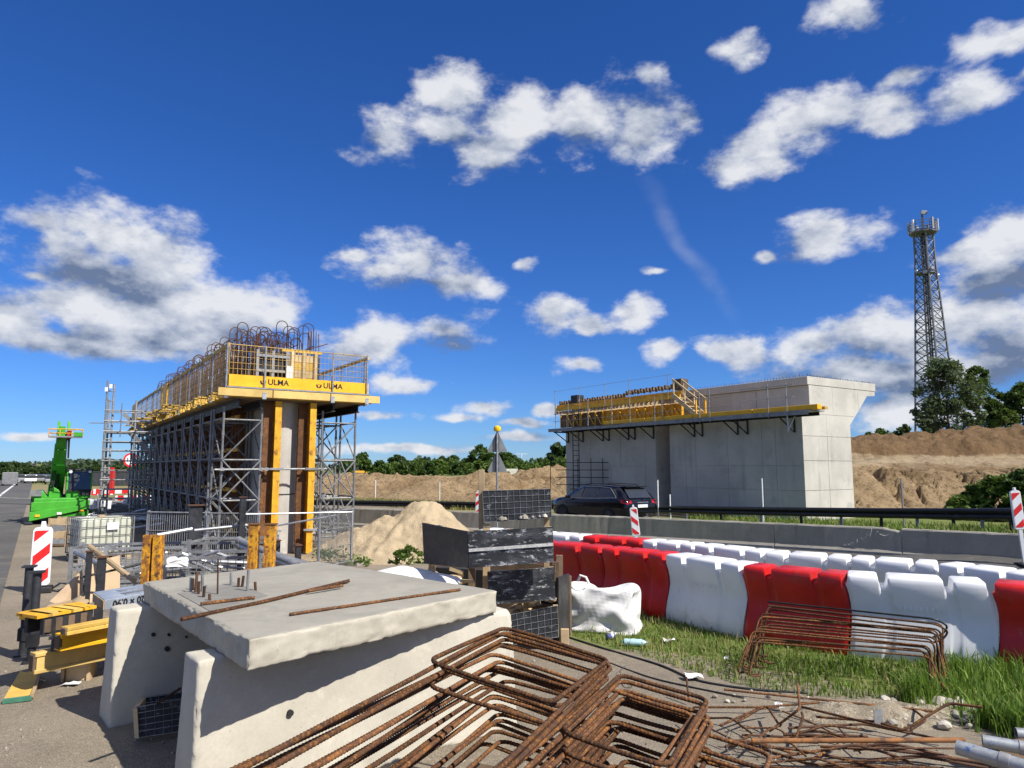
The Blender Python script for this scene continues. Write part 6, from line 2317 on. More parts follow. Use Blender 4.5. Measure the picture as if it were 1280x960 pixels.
for k in range(26):
    px = g.uniform(640, 694) if k < 13 else g.uniform(535, 600)
    py = 758 - (px - 640) * 0.13 + g.uniform(-7, 7) if k < 13 else g.uniform(712, 742)
    dp = g.uniform(9.0, 9.25) if k < 13 else g.uniform(9.6, 9.9)
    p = D(px, py, dp)
    a1_ = g.uniform(0, PI)
    d = Vector((math.cos(a1_), math.sin(a1_) * .5, g.uniform(-.3, .4))).normalized() * g.uniform(0.10, 0.22)
    MB().beam(p - d / 2, p + d / 2, g.uniform(.04, .08), g.uniform(.03, .06)).single('wood_offcut', WOOD_PALE if k % 3 else WOOD, 'pale wood offcut in the gap above the lowest black board' if k < 13 else 'wood offcut in the dark below the long side of the box', 'wood', 'wood offcuts in the board stack')

# white sack
def sack(label, c, L, W, Hh, rz, seed):
    """slack woven bag: a hull whose cloth is a little too large for it, settled until it buckles into folds"""
    bm = bmesh.new()
    bmesh.ops.create_cube(bm, size=1)
    bmesh.ops.subdivide_edges(bm, edges=bm.edges[:], cuts=15, use_grid_fill=True)
    bm.verts.index_update()
    P0 = np.array([v.co[:] for v in bm.verts]) * 2
    k = (np.abs(P0) ** 7).sum(1) ** (1 / 7)
    S_ = P0 / np.maximum(k, 1e-6)[:, None] * np.abs(P0).max(1)[:, None]
    f = 0.5 * (S_[:, 2] + 1)
    X0 = np.column_stack([S_[:, 0] * L / 2, S_[:, 1] * W / 2, f * Hh])
    E = np.array([[e.verts[0].index, e.verts[1].index] for e in bm.edges])
    # diagonals of every quad resist shear; second neighbours resist bending
    dg, nb = [], [set() for _ in P0]
    for a, b in E:
        nb[a].add(b)
        nb[b].add(a)
    for fc in bm.faces:
        i = [v.index for v in fc.verts]
        if len(i) == 4:
            dg += [(i[0], i[2]), (i[1], i[3])]
    dgs = set(map(tuple, dg)) | set((b, a) for a, b in dg)
    B = []
    for i, s_ in enumerate(nb):
        s_ = sorted(s_)
        for q in range(len(s_)):
            for r in range(q + 1, len(s_)):
                if (s_[q], s_[r]) not in dgs and s_[r] not in nb[s_[q]]:
                    B.append((s_[q], s_[r]))
    B = np.array(B)
    dg = np.array(dg)
    g = np.random.default_rng(int(seed * 10))
    lng = lambda X, C: np.linalg.norm(X[C[:, 0]] - X[C[:, 1]], axis=1)
    cons = [(E, lng(X0, E) * 1.08, 0.9), (dg, lng(X0, dg) * 1.08, 0.35), (B, lng(X0, B) * 1.075, 0.6)]
    X = X0 + np.array([[*(mnoise.noise_vector(Vector(p) * 2.2 / max(L, .3) + Vector((seed, 0, 0))) * 0.16 * L)] for p in X0])
    X += g.normal(0, 0.002 * L, X.shape)
    target = X0.copy()
    target += np.array([[*(mnoise.noise_vector(Vector(p) * 2.0 / max(L, .3) + Vector((0, seed, 5))) * 0.09 * L)] for p in X0])
    target[:, :2] *= (1 - 0.10 * f)[:, None]
    target[:, 2] *= 0.93
    target[:, 2] -= 0.10 * Hh * f * (1 - (X0[:, 0] / L * 2) ** 2) * (f > 0.7)
    n = len(X)
    for it in range(220):
        X[:, 2] -= 0.0012 * L
        X += (target - X) * 0.007
        for C, rest, stiff in cons:
            d = X[C[:, 1]] - X[C[:, 0]]
            ln = np.linalg.norm(d, axis=1)
            corr = (d * ((ln - rest) / np.maximum(ln, 1e-6) * 0.5 * stiff)[:, None])
            acc = np.zeros_like(X)
            cnt = np.zeros(n)
            for ax in range(3):
                acc[:, ax] += np.bincount(C[:, 0], corr[:, ax], n) - np.bincount(C[:, 1], corr[:, ax], n)
            cnt = np.bincount(C[:, 0], minlength=n) + np.bincount(C[:, 1], minlength=n)
            X += acc / np.maximum(cnt, 1)[:, None] * 1.6
        X[:, 2] = np.maximum(X[:, 2], 0.0)
    for v in bm.verts:
        v.co = Vector(X[v.index])
    for _ in range(3):
        bmesh.ops.smooth_vert(bm, verts=bm.verts, factor=0.5, use_axis_x=True, use_axis_y=True, use_axis_z=True)
    bmesh.ops.subdivide_edges(bm, edges=bm.edges[:], cuts=3, smooth=0.5, use_grid_fill=True)
    for fc in bm.faces:
        fc.smooth = True
    me = bpy.data.meshes.new('big_bag')
    bm.to_mesh(me)
    bm.free()
    t = thing('big_bag', label, 'sack', c, rz)
    put('bag', me, SACK, t)
    return t


p = G(754, 793, 0)
t = sack('crumpled white woven sack standing in the grass before the red barriers', (p.x + 0.02, p.y + 0.34, 0), 1.04, 0.62, 0.80, -0.30, 3.3)
lp = MB()
lp.path([(-0.28, -0.22, 0.66), (-0.24, -0.24, 0.74), (-0.16, -0.25, 0.72), (-0.12, -0.26, 0.64)], 0.018, 6)
lp.build('lifting_loop', SACK, t, smooth=True)
# white sheet lying behind the slab
p = D(490, 716, 9.2)
patch_heap('white_sheet', 'white plastic sheet bulging behind the far edge of the slab', 'sheet', (p.x + .1, p.y + 0.2, p.z - 0.10), 0.75, 0.5, 0.17, SACK, 5, 26, rough=0.1)

# ------------------------------------------------------------------ timber beams and steel at the left edge
def hbeam(name, a, c_, h, w, mat, label, cat, group=None):
    a, c_ = Vector(a), Vector(c_)
    t = thing(name, label, cat, (a.x, a.y, a.z - h / 2), 0, group)
    d = (c_ - a).normalized()
    n = Vector((-d.y, d.x, 0))
    b = MB()
    b.beam(a + Z * (h / 2 - .02), c_ + Z * (h / 2 - .02), w, 0.04)
    b.build('top_flange', mat, t, world=True, bevel=0.006, seg=1)
    MB().beam(a - Z * (h / 2 - .02), c_ - Z * (h / 2 - .02), w, 0.04).build('bottom_flange', mat, t, world=True, bevel=0.006, seg=1)
    MB().beam(a + d * 0.02, c_ - d * 0.02, w * 0.82, h - 0.081).build('web', mat, t, world=True)
    MB().beam(a - d * 0.012, a + d * 0.02, w * 0.8, h * 0.8).build('end_cap', WOOD_DARK, t, world=True, bevel=0.01)
    return t


hbeam('timber_beam', G(40, 829, .30), G(165, 805, .30), 0.20, 0.14, BEAM_PALE, 'lowest long yellow timber beam of the pile by the pale block', 'timber beam', 'yellow timber beams by the pale block')
hbeam('timber_beam', G(72, 803, .50), G(165, 786, .50), 0.16, 0.14, YELLOW, 'bright yellow timber beam second from the bottom of the pile', 'timber beam', 'yellow timber beams by the pale block')
hbeam('timber_beam', G(80, 789, .63), G(165, 773, .63), 0.08, 0.12, BOARD_Y, 'thin yellow timber beam third from the bottom of the pile', 'timber beam', 'yellow timber beams by the pale block')
hbeam('timber_beam', G(72, 826, .30) + Vector((-.1, .3, 0)), G(165, 800, .30) + Vector((0, .3, 0)), 0.20, 0.10, BOARD_Y, 'rear yellow timber beam hidden behind the lowest one', 'timber beam', 'yellow timber beams by the pale block')
# black steel formwork piece on top
a, c_ = G(52, 783, .66), G(114, 771, .66)
t = thing('steel_formwork', 'dirty black steel formwork length with yellow boards on top of the beam pile', 'formwork', (a.x, a.y, .60))
d = (c_ - a).normalized()
n = Vector((-d.y, d.x, 0))
MB().beam(a, c_, 0.05, 0.17).build('steel_web', STEEL_DARK, t, world=True)
MB().beam(a + n * 0.25, c_ + n * 0.25, 0.05, 0.17).build('steel_web', STEEL_DARK, t, world=True)
for k, f in enumerate((0.0, 0.2, 0.42, 0.66, 0.9)):
    q = a.lerp(c_, f)
    MB().beam(q - n * 0.04 + Z * .10, q + n * 0.30 + Z * .10, 0.15, 0.03).build('cross_board', BOARD_Y if k % 2 else YELLOW_WORN, t, world=True)
MB().beam(a + n * 0.33 + Z * 0.07, c_ + n * 0.33 + Z * 0.07 + d * .1, 0.1, 0.07).build('side_beam', YELLOW, t, world=True)
for f in (0.08, 0.3, 0.55, 0.8):
    q = a.lerp(c_, f) - n * 0.032
    MB().box((q.x, q.y, q.z), (0.05, 0.03, 0.12), 0.3).build('stiffener', WOOD_DARK, t, world=True)
MB().box((a.x + .10, a.y + .20, 0.495), (0.16, 0.2, 0.19), 0.3).build('base_block', STEEL_DARK, t, world=True)
# blocks below
for (x, y, lb) in ((90, 842, 'square wooden packing block under the lowest yellow beam'), (150, 826, 'wooden packing block hidden under the beam pile')):
    p = G(x, y + 10, 0)
    t = thing('packing_block', lb, 'wooden block', (p.x, p.y + .12, 0), 0.25)
    MB().box((0, 0, 0.095), (0.2, 0.2, 0.19)).build('block', WOOD_PALE, t, bevel=0.006, seg=1)
    for x_ in (-0.12, 0.12):
        MB().box((x_, -0.02, 0.11), (0.03, 0.22, 0.22)).build('side_cleat', WOOD, t)
pts = [G(25, 839, .035), G(50, 843, .035), G(40, 871, .035), G(3, 876, .035)]
t = thing('short_board', 'short wooden board with a green painted end lying on the asphalt', 'board', (pts[3].x, pts[3].y, 0), 0)
MB().hexa([p - Z * .03 for p in (pts[3], pts[2], pts[1], pts[0])] + [pts[3], pts[2], pts[1], pts[0]]).build('plank', BOARD_Y, t, world=True)
q0, q1 = pts[3].lerp(pts[0], 0.06), pts[2].lerp(pts[1], 0.06)
MB().beam(pts[3].lerp(pts[0], .02) - Z * .012, pts[2].lerp(pts[1], .02) - Z * .012, 0.06, 0.034).build('green_end', TEAL, t, world=True)
MB().beam(pts[2] + Z * .008, pts[1] + Z * .008, 0.03, 0.03).build('edge_lath', WOOD, t, world=True)
for (x, y, sx, rz_, lb) in ((88, 856, .16, .2, 'white paper scrap in front of the wooden packing block'), (53, 852, .05, .8, 'small white paper scrap beside the short board')):
    p = G(x, y, 0.012)
    b = MB()
    g = random.Random(int(x))
    vs = [(p.x + (i - 2) / 2 * sx * .5, p.y + (j - 1) * sx * .3 + g.uniform(-.01, .01), 0.015 + g.uniform(0, .02)) for j in range(3) for i in range(5)]
    fs = [(j * 5 + i, j * 5 + i + 1, (j + 1) * 5 + i + 1, (j + 1) * 5 + i) for j in range(2) for i in range(4)]
    b.add(vs, fs).add([(x_, y_, z - .004) for x_, y_, z in vs], [tuple(reversed(f)) for f in fs])
    b.single('paper_scrap', SACK, lb, 'litter')
# pair of black posts
for (x, yb, yt, dp, lb) in ((31, 786, 709, 8.7, 'left one of two black steel posts before the striped board'), (41, 796, 716, 8.4, 'right one of two black steel posts before the striped board')):
    p0, p1 = D(x, yb, dp), D(x, yt, dp)
    t = thing('steel_post', lb, 'steel post', (p0.x, p0.y, 0), 0, 'black steel posts at the left edge')
    MB().tube((0, 0, 0), (0, 0, p1.z), 0.045, 10).build('tube', STEEL_DARK, t, smooth=True)
    MB().box((0, 0, p1.z + 0.01), (0.14, 0.14, 0.02), 0.4).build('head_plate', STEEL_DARK, t)
    MB().box((0, 0, 0.25), (0.12, 0.12, 0.14), 0.4).build('collar', STEEL_DARK, t)
    MB().box((0, 0, 0.012), (0.16, 0.16, 0.024), 0.4).build('foot_plate', STEEL_DARK, t)
b = MB()
pa, pb = D(28, 776, 8.65), D(96, 758, 8.9)
b.beam(pa, pb, 0.1, 0.1)
b.single('steel_channel', STEEL_DARK, 'dark steel channel running from the black posts behind the beam pile', 'steel channel')
# galvanised panel with its size printed upside down
c0, c1, c2_ = G(137, 764, .72), G(200, 751.5, .72), G(116, 747, .80)
a, c_ = G(131, 750, .80), G(206, 737, .80)
d = (c_ - a).normalized()
n = (G(117, 740, .80) - a) / 0.62
t = thing('aluminium_panel', 'blue grey metal formwork panel with its size printed upside down', 'formwork panel', (a.x, a.y, .65))
MB().hexa([a - Z * .11, c_ - Z * .11, c_ + n * .62 - Z * .11, a + n * .62 - Z * .11, a, c_, c_ + n * .62, a + n * .62]).build('panel', M('blue_grey_metal', (0.33, 0.38, 0.44), 0.45, 0.4, 0.15, 4, [((0.5, 0.52, 0.53), 5, .58, .1)], 0.05, 60), t, world=True, bevel=0.006)
MB().hexa([a - d * .012 - Z * .10, a - d * .002 - Z * .10, a - d * .002 + n * .60 - Z * .10, a - d * .012 + n * .60 - Z * .10, a - d * .012 - Z * .01, a - d * .002 - Z * .01, a - d * .002 + n * .6 - Z * .01, a - d * .012 + n * .6 - Z * .01]).build('rusty_end', WOOD, t, world=True)
for f, w_ in ((0.25, .3), (0.62, .2)):
    q = a + d * 0.25 + n * (f * .62) + Z * 0.004
    MB().beam(q, q + d * w_, 0.10, 0.008).build('pressed_rib', GALV, t, world=True)
lc = a.lerp(c_, 0.44) - Z * 0.055 + Vector((d.y, -d.x, 0)) * 0.004 - Vector((t.location.x, t.location.y, .65))
lettering('1.20 × 0.90', 0.10, INK, t, lc, -d, -Z, 0.003)
for (x, z_) in ((0.35, .4), (0.35, 0.1)):
    p = a + d * x + n * z_
    MB().box((p.x, p.y, 0.33), (0.2, 0.2, 0.64)).build('support_stub', STEEL_DARK, t, world=True)
# small black board with a wire grid between the pale blocks
t = thing('formwork_board', 'black board with a wire grid and wooden edge standing between the pale blocks', 'formwork board', G(190, 920, 0), 0)
board('panel', [(170.5, 884, 5.98), (226, 874, 6.12), (226, 914, 6.12), (171.5, 922, 5.98)], PLYBLACK, t, wire=(5, 5), studs=False)
a_, b_ = D(166, 886, 5.95), D(177, 872, 6.5)
a2_, b2_ = D(168, 923, 5.95), D(178, 905, 6.5)
MB().hexa([a2_, a2_ + Vector((.035, 0, 0)), b2_ + Vector((.035, 0, 0)), b2_, a_, a_ + Vector((.035, 0, 0)), b_ + Vector((.035, 0, 0)), b_]).build('wooden_side', WOOD_PALE, t, world=True)
board('back_panel', [(178, 872, 6.52), (228, 866, 6.66), (228, 900, 6.66), (179, 906, 6.52)], PLYBLACK, t, wire=(5, 5), studs=False)
rebar([D(196, 880, 6.0), D(226, 860, 6.1)], 0.011).build('cross_bar', RUST_DARK, t, world=True, norm=False)
# yellow rusty channel pairs behind the slab
for (x0, x1, yt, dp, lb) in ((179, 201, 669, 9.4, 'wide pair of rusty yellow steel channels standing behind the left corner of the slab'), (311, 322, 656, 10.6, 'rusty yellow steel channel left of the one nearest the pier end'),
                             (331, 343, 656, 10.6, 'cleaner yellow steel channel right of its rusty twin behind the slab')):
    p0, p1 = D(x0, yt, dp), D(x1, yt, dp)
    t = thing('steel_channel', lb, 'steel channel', ((p0.x + p1.x) / 2, dp, 0), 0, 'yellow steel channels standing behind the slab')
    w = p1.x - p0.x
    if w > 0.18:
        for s_ in (-1, 1):
            b = MB().box((s_ * w * .29, 0, p0.z / 2), (w * .40, 0.02, p0.z))
            b.box((s_ * w * .47, 0.06, p0.z / 2), (0.018, 0.10, p0.z)).box((s_ * w * .10, 0.06, p0.z / 2), (0.018, 0.10, p0.z))
            b.build('channel', YELLOW_RUSTY, t)
        MB().box((0, 0.05, p0.z * .5), (w * .25, 0.03, p0.z * .9)).build('spacer', RUST, t)
    else:
        b = MB().box((0, 0, p0.z / 2), (w, 0.02, p0.z))
        b.box((w / 2 - .009, 0.06, p0.z / 2), (0.018, 0.10, p0.z)).box((-w / 2 + .009, 0.06, p0.z / 2), (0.018, 0.1, p0.z))
        b.build('channel', YELLOW_RUSTY, t)
        MB().box((0, 0.05, p0.z + .008), (w + .03, .14, .016)).build('head_plate', RUST, t)
# dark posts of a rack
for (x, yb, yt, dp, w, lb) in ((107, 765, 690, 9.6, .075, 'thin dark post left of the metal formwork panel'), (123, 768, 697, 9.0, .10, 'thick dark post beside the metal formwork panel'), (242, 692, 632, 13.2, .22, 'wide dark post in the shaded scaffold behind the fence'), (302, 668, 622, 12.4, .10, 'dark steel post left of the rusty yellow channels'),
                               (346, 690, 676, 13.0, .10, 'short dark stub post at the foot of the rounded pier'), (372, 705, 682, 13.4, .10, 'dark stub post beside the weeds at the pier foot')):
    p1, p0 = D(x, yt, dp), D(x, yb, dp)
    t = thing('steel_post', lb, 'steel post', (p0.x, dp, 0))
    MB().box((0, 0, p1.z / 2), (w, w, p1.z), 0.5).build('post', STEEL_DARK, t, bevel=0.006, seg=1)
    MB().box((0, 0, p1.z + .008), (w * 1.3, w * 1.3, .016), 0.5).build('cap', RUST_DARK, t)
# leaning plywood sheets
for (cs_, lb, m_) in (([(62, 752, 9.6), (103, 712, 9.9), (104, 742, 9.9), (78, 757, 9.6)], 'creased brown sheet leaning left of the thin dark post', PLY), ([(110, 704, 10.2), (150, 694, 10.6), (150, 736, 10.5), (108, 756, 10.0)], 'brown sheet leaning behind the thick dark post', PLY)):
    c = [D(*q) for q in cs_]
    n = (c[1] - c[0]).cross(c[2] - c[0]).normalized()
    if n.y < 0:
        n = -n
    MB().hexa([c[3], c[2], c[2] + n * .02, c[3] + n * .02, c[0], c[1], c[1] + n * .02, c[0] + n * .02]).single('plywood_sheet', m_, lb, 'plywood sheet', 'brown sheets by the dark posts')
for k, (a_, b_) in enumerate((((82, 766, 9.4), (106, 744, 9.6)), ((88, 770, 9.3), (108, 750, 9.5)), ((60, 758, 9.4), (90, 752, 9.5)))):
    MB().beam(D(*a_), D(*b_), .09, .03).single('plank', WOOD, 'loose weathered plank below the leaning brown sheet', 'plank', 'loose planks below the brown sheet')

# ------------------------------------------------------------------ stillages, tubes and fence behind the slab
def stillage(label, c, rz, L, W, Hh, group, mats=GALV_DULL, sag=0):
    t = thing('steel_stillage', label, 'stillage', c, rz, group)
    for x in (0, L):
        for y in (0, W):
            MB().box((x, y, Hh / 2 + .03), (0.06, 0.06, Hh + .06)).build('corner_post', mats, t)
    for z in (0.16, Hh * .55, Hh):
        for y in (0, W):
            MB().box((L / 2, y, z), (L - .06, 0.04, 0.045)).build('rail', mats, t)
        for x in (0, L):
            MB().box((x, W / 2, z), (0.04, W - .06, 0.045)).build('rail', mats, t)
    MB().box((L / 2, W / 2, 0.13), (L, W, 0.03)).build('floor_plate', STEEL_DARK, t)
    for y in (0.0, W):
        b = MB()
        for k in range(1, 12):
            b.tube((L * k / 12, y + .012, .15), (L * k / 12, y + .012, Hh), .005, 4, caps=False)
        for k in range(1, 7):
            b.tube((0, y + .012, .15 + (Hh - .15) * k / 7), (L, y + .012, .15 + (Hh - .15) * k / 7), .005, 4, caps=False)
        b.build('mesh_side', mats, t, norm=False)
    return t


p = G(104, 735, 0)
stillage('grey mesh stillage nearest the plywood behind the metal formwork panel', (p.x + .1, p.y - .6, 0), 0.35, 1.3, .85, .75, 'grey mesh stillages behind the slab')
p = D(205, 720, 10.8)
stillage('grey mesh stillage directly behind the left corner of the slab', (p.x, 10.8, 0), 0.12, 1.35, .85, 0.86, 'grey mesh stillages behind the slab')
p = D(132, 700, 12.6)
stillage('grey mesh stillage behind the rusty yellow channel pair', (p.x, 12.6, 0), 0.25, 1.3, .85, .8, 'grey mesh stillages behind the slab')
p = D(236, 690, 12.6)
stillage('grey mesh stillage farthest right before the pier scaffold', (p.x, 12.6, 0), 0.1, 1.3, .85, .9, 'grey mesh stillages behind the slab')
g = random.Random(31)
for k in range(26):
    px, py, dp = g.uniform(205, 305), g.uniform(690, 712), g.uniform(10.9, 11.6)
    if k > 12:
        px, py, dp = g.uniform(110, 190), g.uniform(700, 725), g.uniform(10.2, 12.9)
    p = D(px, py, dp)
    a1_ = g.uniform(0, PI)
    d = Vector((math.cos(a1_), math.sin(a1_), g.uniform(-.4, .4))) * g.uniform(.12, .3)
    b = MB().tube(p - d, p + d, g.choice((.018, .024, .03)), 6)
    b.single('scaffold_clamp', GALV, 'grey scaffold fitting heaped in a mesh stillage behind the slab', 'scaffold fitting', 'scaffold fittings in the stillages')
p = D(222, 694, 10.7)
t = sack('small white sack hanging over the stillage behind the cast in rods', (p.x, 10.7, p.z - 0.16), .30, .16, .18, .3, 8.1)
for k in range(7):
    a_ = D(298 + (k % 4) * 4, 675 + (k % 4) * 2 + (k // 4) * 6, 12.0 + .1 * (k % 4))
    b_ = D(372 + (k % 4) * 8, 706 + (k % 4) * 1.5 + (k // 4) * 5, 11.4 + .12 * (k % 4))
    t = thing('steel_prop', 'galvanised steel prop in the sloping bundle between the yellow channels and the pier', 'steel prop', a_, 0, 'sloping bundle of steel props')
    d = b_ - a_
    MB().tube((0, 0, 0), d, .05, 10).build('tube', GALV, t, smooth=True)
    MB().tube(-d.normalized() * .01, d.normalized() * .06, .062, 10).build('end_collar', GALV_DULL, t, smooth=True)
# tubes as hand rails
for k, (a_, b_, lb) in enumerate((((196, 669, 11.0), (240, 661, 11.4), 'thin scaffold tube sloping up from the yellow channel pair'), ((243, 663, 12.2), (312, 656, 12.6), 'long scaffold tube lying level before the shaded towers'), ((300, 643, 13.6), (440, 640, 14.6), 'thin level tube guarding the pit in front of the pier'),
                                  ((330, 660, 12.0), (420, 644, 13.8), 'thin sloping tube crossing in front of the rounded pier'), ((100, 722, 9.8), (190, 702, 10.3), 'dark thin bar running behind the metal formwork panel'), ((112, 683, 10.4), (168, 726, 9.7), 'inclined weathered strut leaning on the stillage'), ((95, 690, 10.0), (130, 708, 9.6), 'inclined tube resting on the dark posts'))):
    MB().tube(D(*a_), D(*b_), .028 if k < 2 else .016 if k < 5 else .035, 8).single('scaffold_tube', GALV if k not in (4, 5) else (STEEL_DARK if k == 4 else WOOD), lb, 'scaffold tube', smooth=True)
fm = mesh_panel(2.1, 1.16, 26, 3, 0.007)
for k, (px0, px1, d0, d1) in enumerate(((181, 255, 15.5, 15.2), (256, 322, 15.1, 15.0), (398, 440, 15.4, 16.6))):
    a_, b_ = D(px0, 700, d0), D(px1, 700, d1)
    a_.z = b_.z = 0
    d = b_ - a_
    t = thing('site_fence', ['wire fence panel in front of the left shaded towers', 'wire fence panel before the middle of the shaded towers', 'wire fence panel right of the rounded pier'][k], 'fence panel', a_, math.atan2(d.y, d.x), 'grey wire fence panels round the pier')
    o = put('mesh_panel', fm, GALV_DULL, t, mw=Matrix.Translation((0, 0, .1)) @ Matrix.Diagonal((d.length / 2.1, 1, 1, 1)))
    for x in (0.02, d.length - .02):
        MB().tube((x, 0.02, 0), (x, 0.02, 1.3), .03, 8).build('post', GALV, t, smooth=True)
        MB().box((x, 0.02, .05), (.25, .5, .1)).build('foot', CONC_ROAD, t)
# weeds on the sand
# ------------------------------------------------------------------ white tank
p = G(97, 704, 0)
ib = thing('ibc_tank', 'milky white tank in a wire cage on a pallet beside the striped board', 'tank', (p.x, p.y, 0), 0.80)
L, W, H0, Hh = 1.16, 0.98, 0.15, 1.02
MB().box((L / 2, W / 2, H0 + (Hh - H0) / 2), (L - .05, W - .05, Hh - H0 - .02)).build('tank', IBCTANK, ib, bevel=0.07, seg=4, smooth=True)
MB().lathe([(0.09, 0), (0.09, .04), (.07, .05)], 14, (L / 2, W / 2, Hh - .01)).build('lid', PLY, ib)
b = MB()
for z in np.linspace(H0 + .02, Hh, 5):
    for y in (-.01, W + .01):
        b.tube((-.01, y, z), (L + .01, y, z), .008, 5)
    for x in (-.01, L + .01):
        b.tube((x, -.01, z), (x, W + .01, z), .008, 5)
b.build('cage_ring', STEEL_DARK, ib)
b = MB()
for x in np.linspace(0, L, 9):
    for y in (-.022, W + .022):
        b.tube((x, y, H0), (x, y, Hh), .008, 5)
for y in np.linspace(0, W, 7):
    for x in (-.022, L + .022):
        b.tube((x, y, H0), (x, y, Hh), .008, 5)
b.build('cage_bar', GALV_DULL, ib)
MB().box((L * .60, -.034, Hh * .80), (.26, .01, .17)).build('label_plate', WHITE, ib)
for y in (.06, W / 2, W - .06):
    MB().box((L / 2, y, .12), (L, .12, .03)).build('pallet_board', WOOD_DARK, ib)
for x in (.08, L / 2, L - .08):
    for y in (.06, W / 2, W - .06):
        MB().box((x, y, .052), (.13, .12, .10)).build('pallet_block', WOOD, ib)
p = G(60, 684, 0)
t = thing('wooden_crate', 'grey open crate standing between the striped board and the telehandler', 'crate', (p.x, p.y, 0), 0.25)
for k in range(4):
    MB().box((.45, 0, .14 + k * .19), (.9, .03, .16)).build('slat', WOOD if k % 2 else GALV_DULL, t)
    MB().box((.45, .7, .14 + k * .19), (.9, .03, .16)).build('slat', WOOD, t)
for x in (0, .45, .9):
    for y in (0, .7):
        MB().box((x, y, .4), (.06, .07, .8)).build('post', WOOD, t)
MB().box((.45, .35, .06), (.94, .74, .06)).build('base', WOOD_DARK, t)

# ------------------------------------------------------------------ green telehandler
p = G(73, 655, 0)
th = thing('telehandler', 'bright green telescopic handler with its boom raised beside the motorway', 'telehandler', (p.x, p.y, 0), 0.575)
MB().box((0, 2.4, 0.78), (1.75, 4.7, 0.46)).build('chassis', GREENP, th, bevel=0.03)
# front stabiliser beam with its slanting legs
MB().prism([(-0.95, -0.02, 0.52), (-0.95, -0.02, 0.86), (1.02, -0.02, 0.92), (1.02, -0.02, 0.66)], (0, 0.22, 0)).build('stabiliser_beam', GREENP, th, bevel=0.015)
MB().prism([(-0.98, -0.10, 0.14), (-0.98, -0.10, 0.50), (1.0, -0.10, 0.74), (1.0, -0.10, 0.58)], (0, 0.09, 0)).build('stabiliser_leg', GREENP, th, bevel=0.012)
MB().prism([(-0.2, 0.0, 0.12), (-0.2, 0.0, 0.30), (1.0, 0.0, 0.50), (1.0, 0.0, 0.22)], (0, 0.12, 0)).build('stabiliser_leg', GREENP, th, bevel=0.012)
MB().box((0, 0.3, 0.42), (1.7, 0.5, 0.5)).build('underbody', STEEL_DARK, th)
for x in (-0.78, 0.78):
    for y in (1.0, 3.7):
        w = MB().lathe([(0.25, -0.2), (0.5, -0.2), (0.56, -0.14), (0.56, 0.14), (0.5, 0.2), (0.25, 0.2)], 20, (x, y, 0.56), 'x').build('wheel', RUBBER, th, smooth=True)
        MB().lathe([(0.1, -.215), (0.3, -.205), (0.3, .205), (0.1, .215)], 16, (x, y, 0.56), 'x').build('rim', GREENP, w)
MB().lathe([(0.8, 0.98), (0.8, 1.1)], 20, (0, 2.0, 0)).build('turntable', STEEL_DARK, th)
MB().prism([(-0.95, 0.55, 0.95), (-0.95, 0.55, 1.25), (-0.6, 0.55, 1.3), (-0.4, 0.55, 1.0)], (0, 2.2, 0)).build('engine_cover', GREENP, th, bevel=0.03)
MB().box((-0.82, 0.5, 1.2), (0.4, 0.14, 0.22)).build('light_bar', GALV_DULL, th)
MB().prism([(-0.45, 0.9, 1.0), (-0.42, 0.9, 1.55), (-0.05, 0.9, 1.3), (0.1, 0.9, 1.0)], (0, 1.6, 0)).build('turret_cheek', GREENP, th, bevel=0.02)
# cab
MB().box((0.62, 1.15, 1.14), (0.86, 1.3, 0.34)).build('cab_base', GREENP, th, bevel=0.04)
MB().prism([(0.22, 0.47, 1.3), (1.04, 0.47, 1.3), (1.02, 0.58, 2.06), (0.24, 0.58, 2.06)], (0, 1.2, 0)).build('cab_glass', GLASS, th, bevel=0.02)
for x in (0.21, 1.05):
    for y0, y1 in ((0.46, 0.56), (1.68, 1.72)):
        MB().beam((x, y0, 1.28), (x, y1, 2.1), 0.06, 0.06, Vector((0, 1, 0))).build('cab_post', GREENP, th)
MB().box((0.63, 1.15, 2.12), (0.92, 1.35, 0.08)).build('cab_roof', STEEL_DARK, th, bevel=0.02)
MB().box((0.85, 0.47, 1.2), (0.42, 0.06, 0.2)).build('grille', STEEL_DARK, th)
MB().prism([(0.30, 0.455, 1.36), (0.42, 0.455, 1.36), (0.55, 0.545, 1.98), (0.43, 0.545, 1.98)], (0, 0.004, 0)).build('wiper', STEEL_DARK, th)
MB().box((0.63, 0.44, 1.30), (0.84, 0.05, 0.07)).build('cab_sill', STEEL_DARK, th)
for x in (0.30, 0.98):
    MB().tube((x, 0.44, 2.05), (x, 0.38, 2.05), 0.06, 10).build('work_lamp', WHITE, th)
for x in (-0.72, 0.0, 0.75):
    MB().box((x, -0.125, 0.42 + 0.09 * x), (0.16, 0.012, 0.09)).build('hazard_sticker', YELLOW if x else WHITE, th)
for x in (-0.99, 0.99):
    MB().box((x, -0.04, 0.09), (0.26, 0.3, 0.06)).build('stabiliser_foot', STEEL_DARK, th)
for q in range(3):
    MB().path([(-0.35 + q * .06, 1.0, 1.1), (-0.38 + q * .06, 0.8, 1.45), (-0.34 + q * .05, 0.95, 1.8), (-0.30 + q * .05, 1.15, 2.2)], 0.018, 5).build('hydraulic_hose', RUBBER, th, smooth=True)
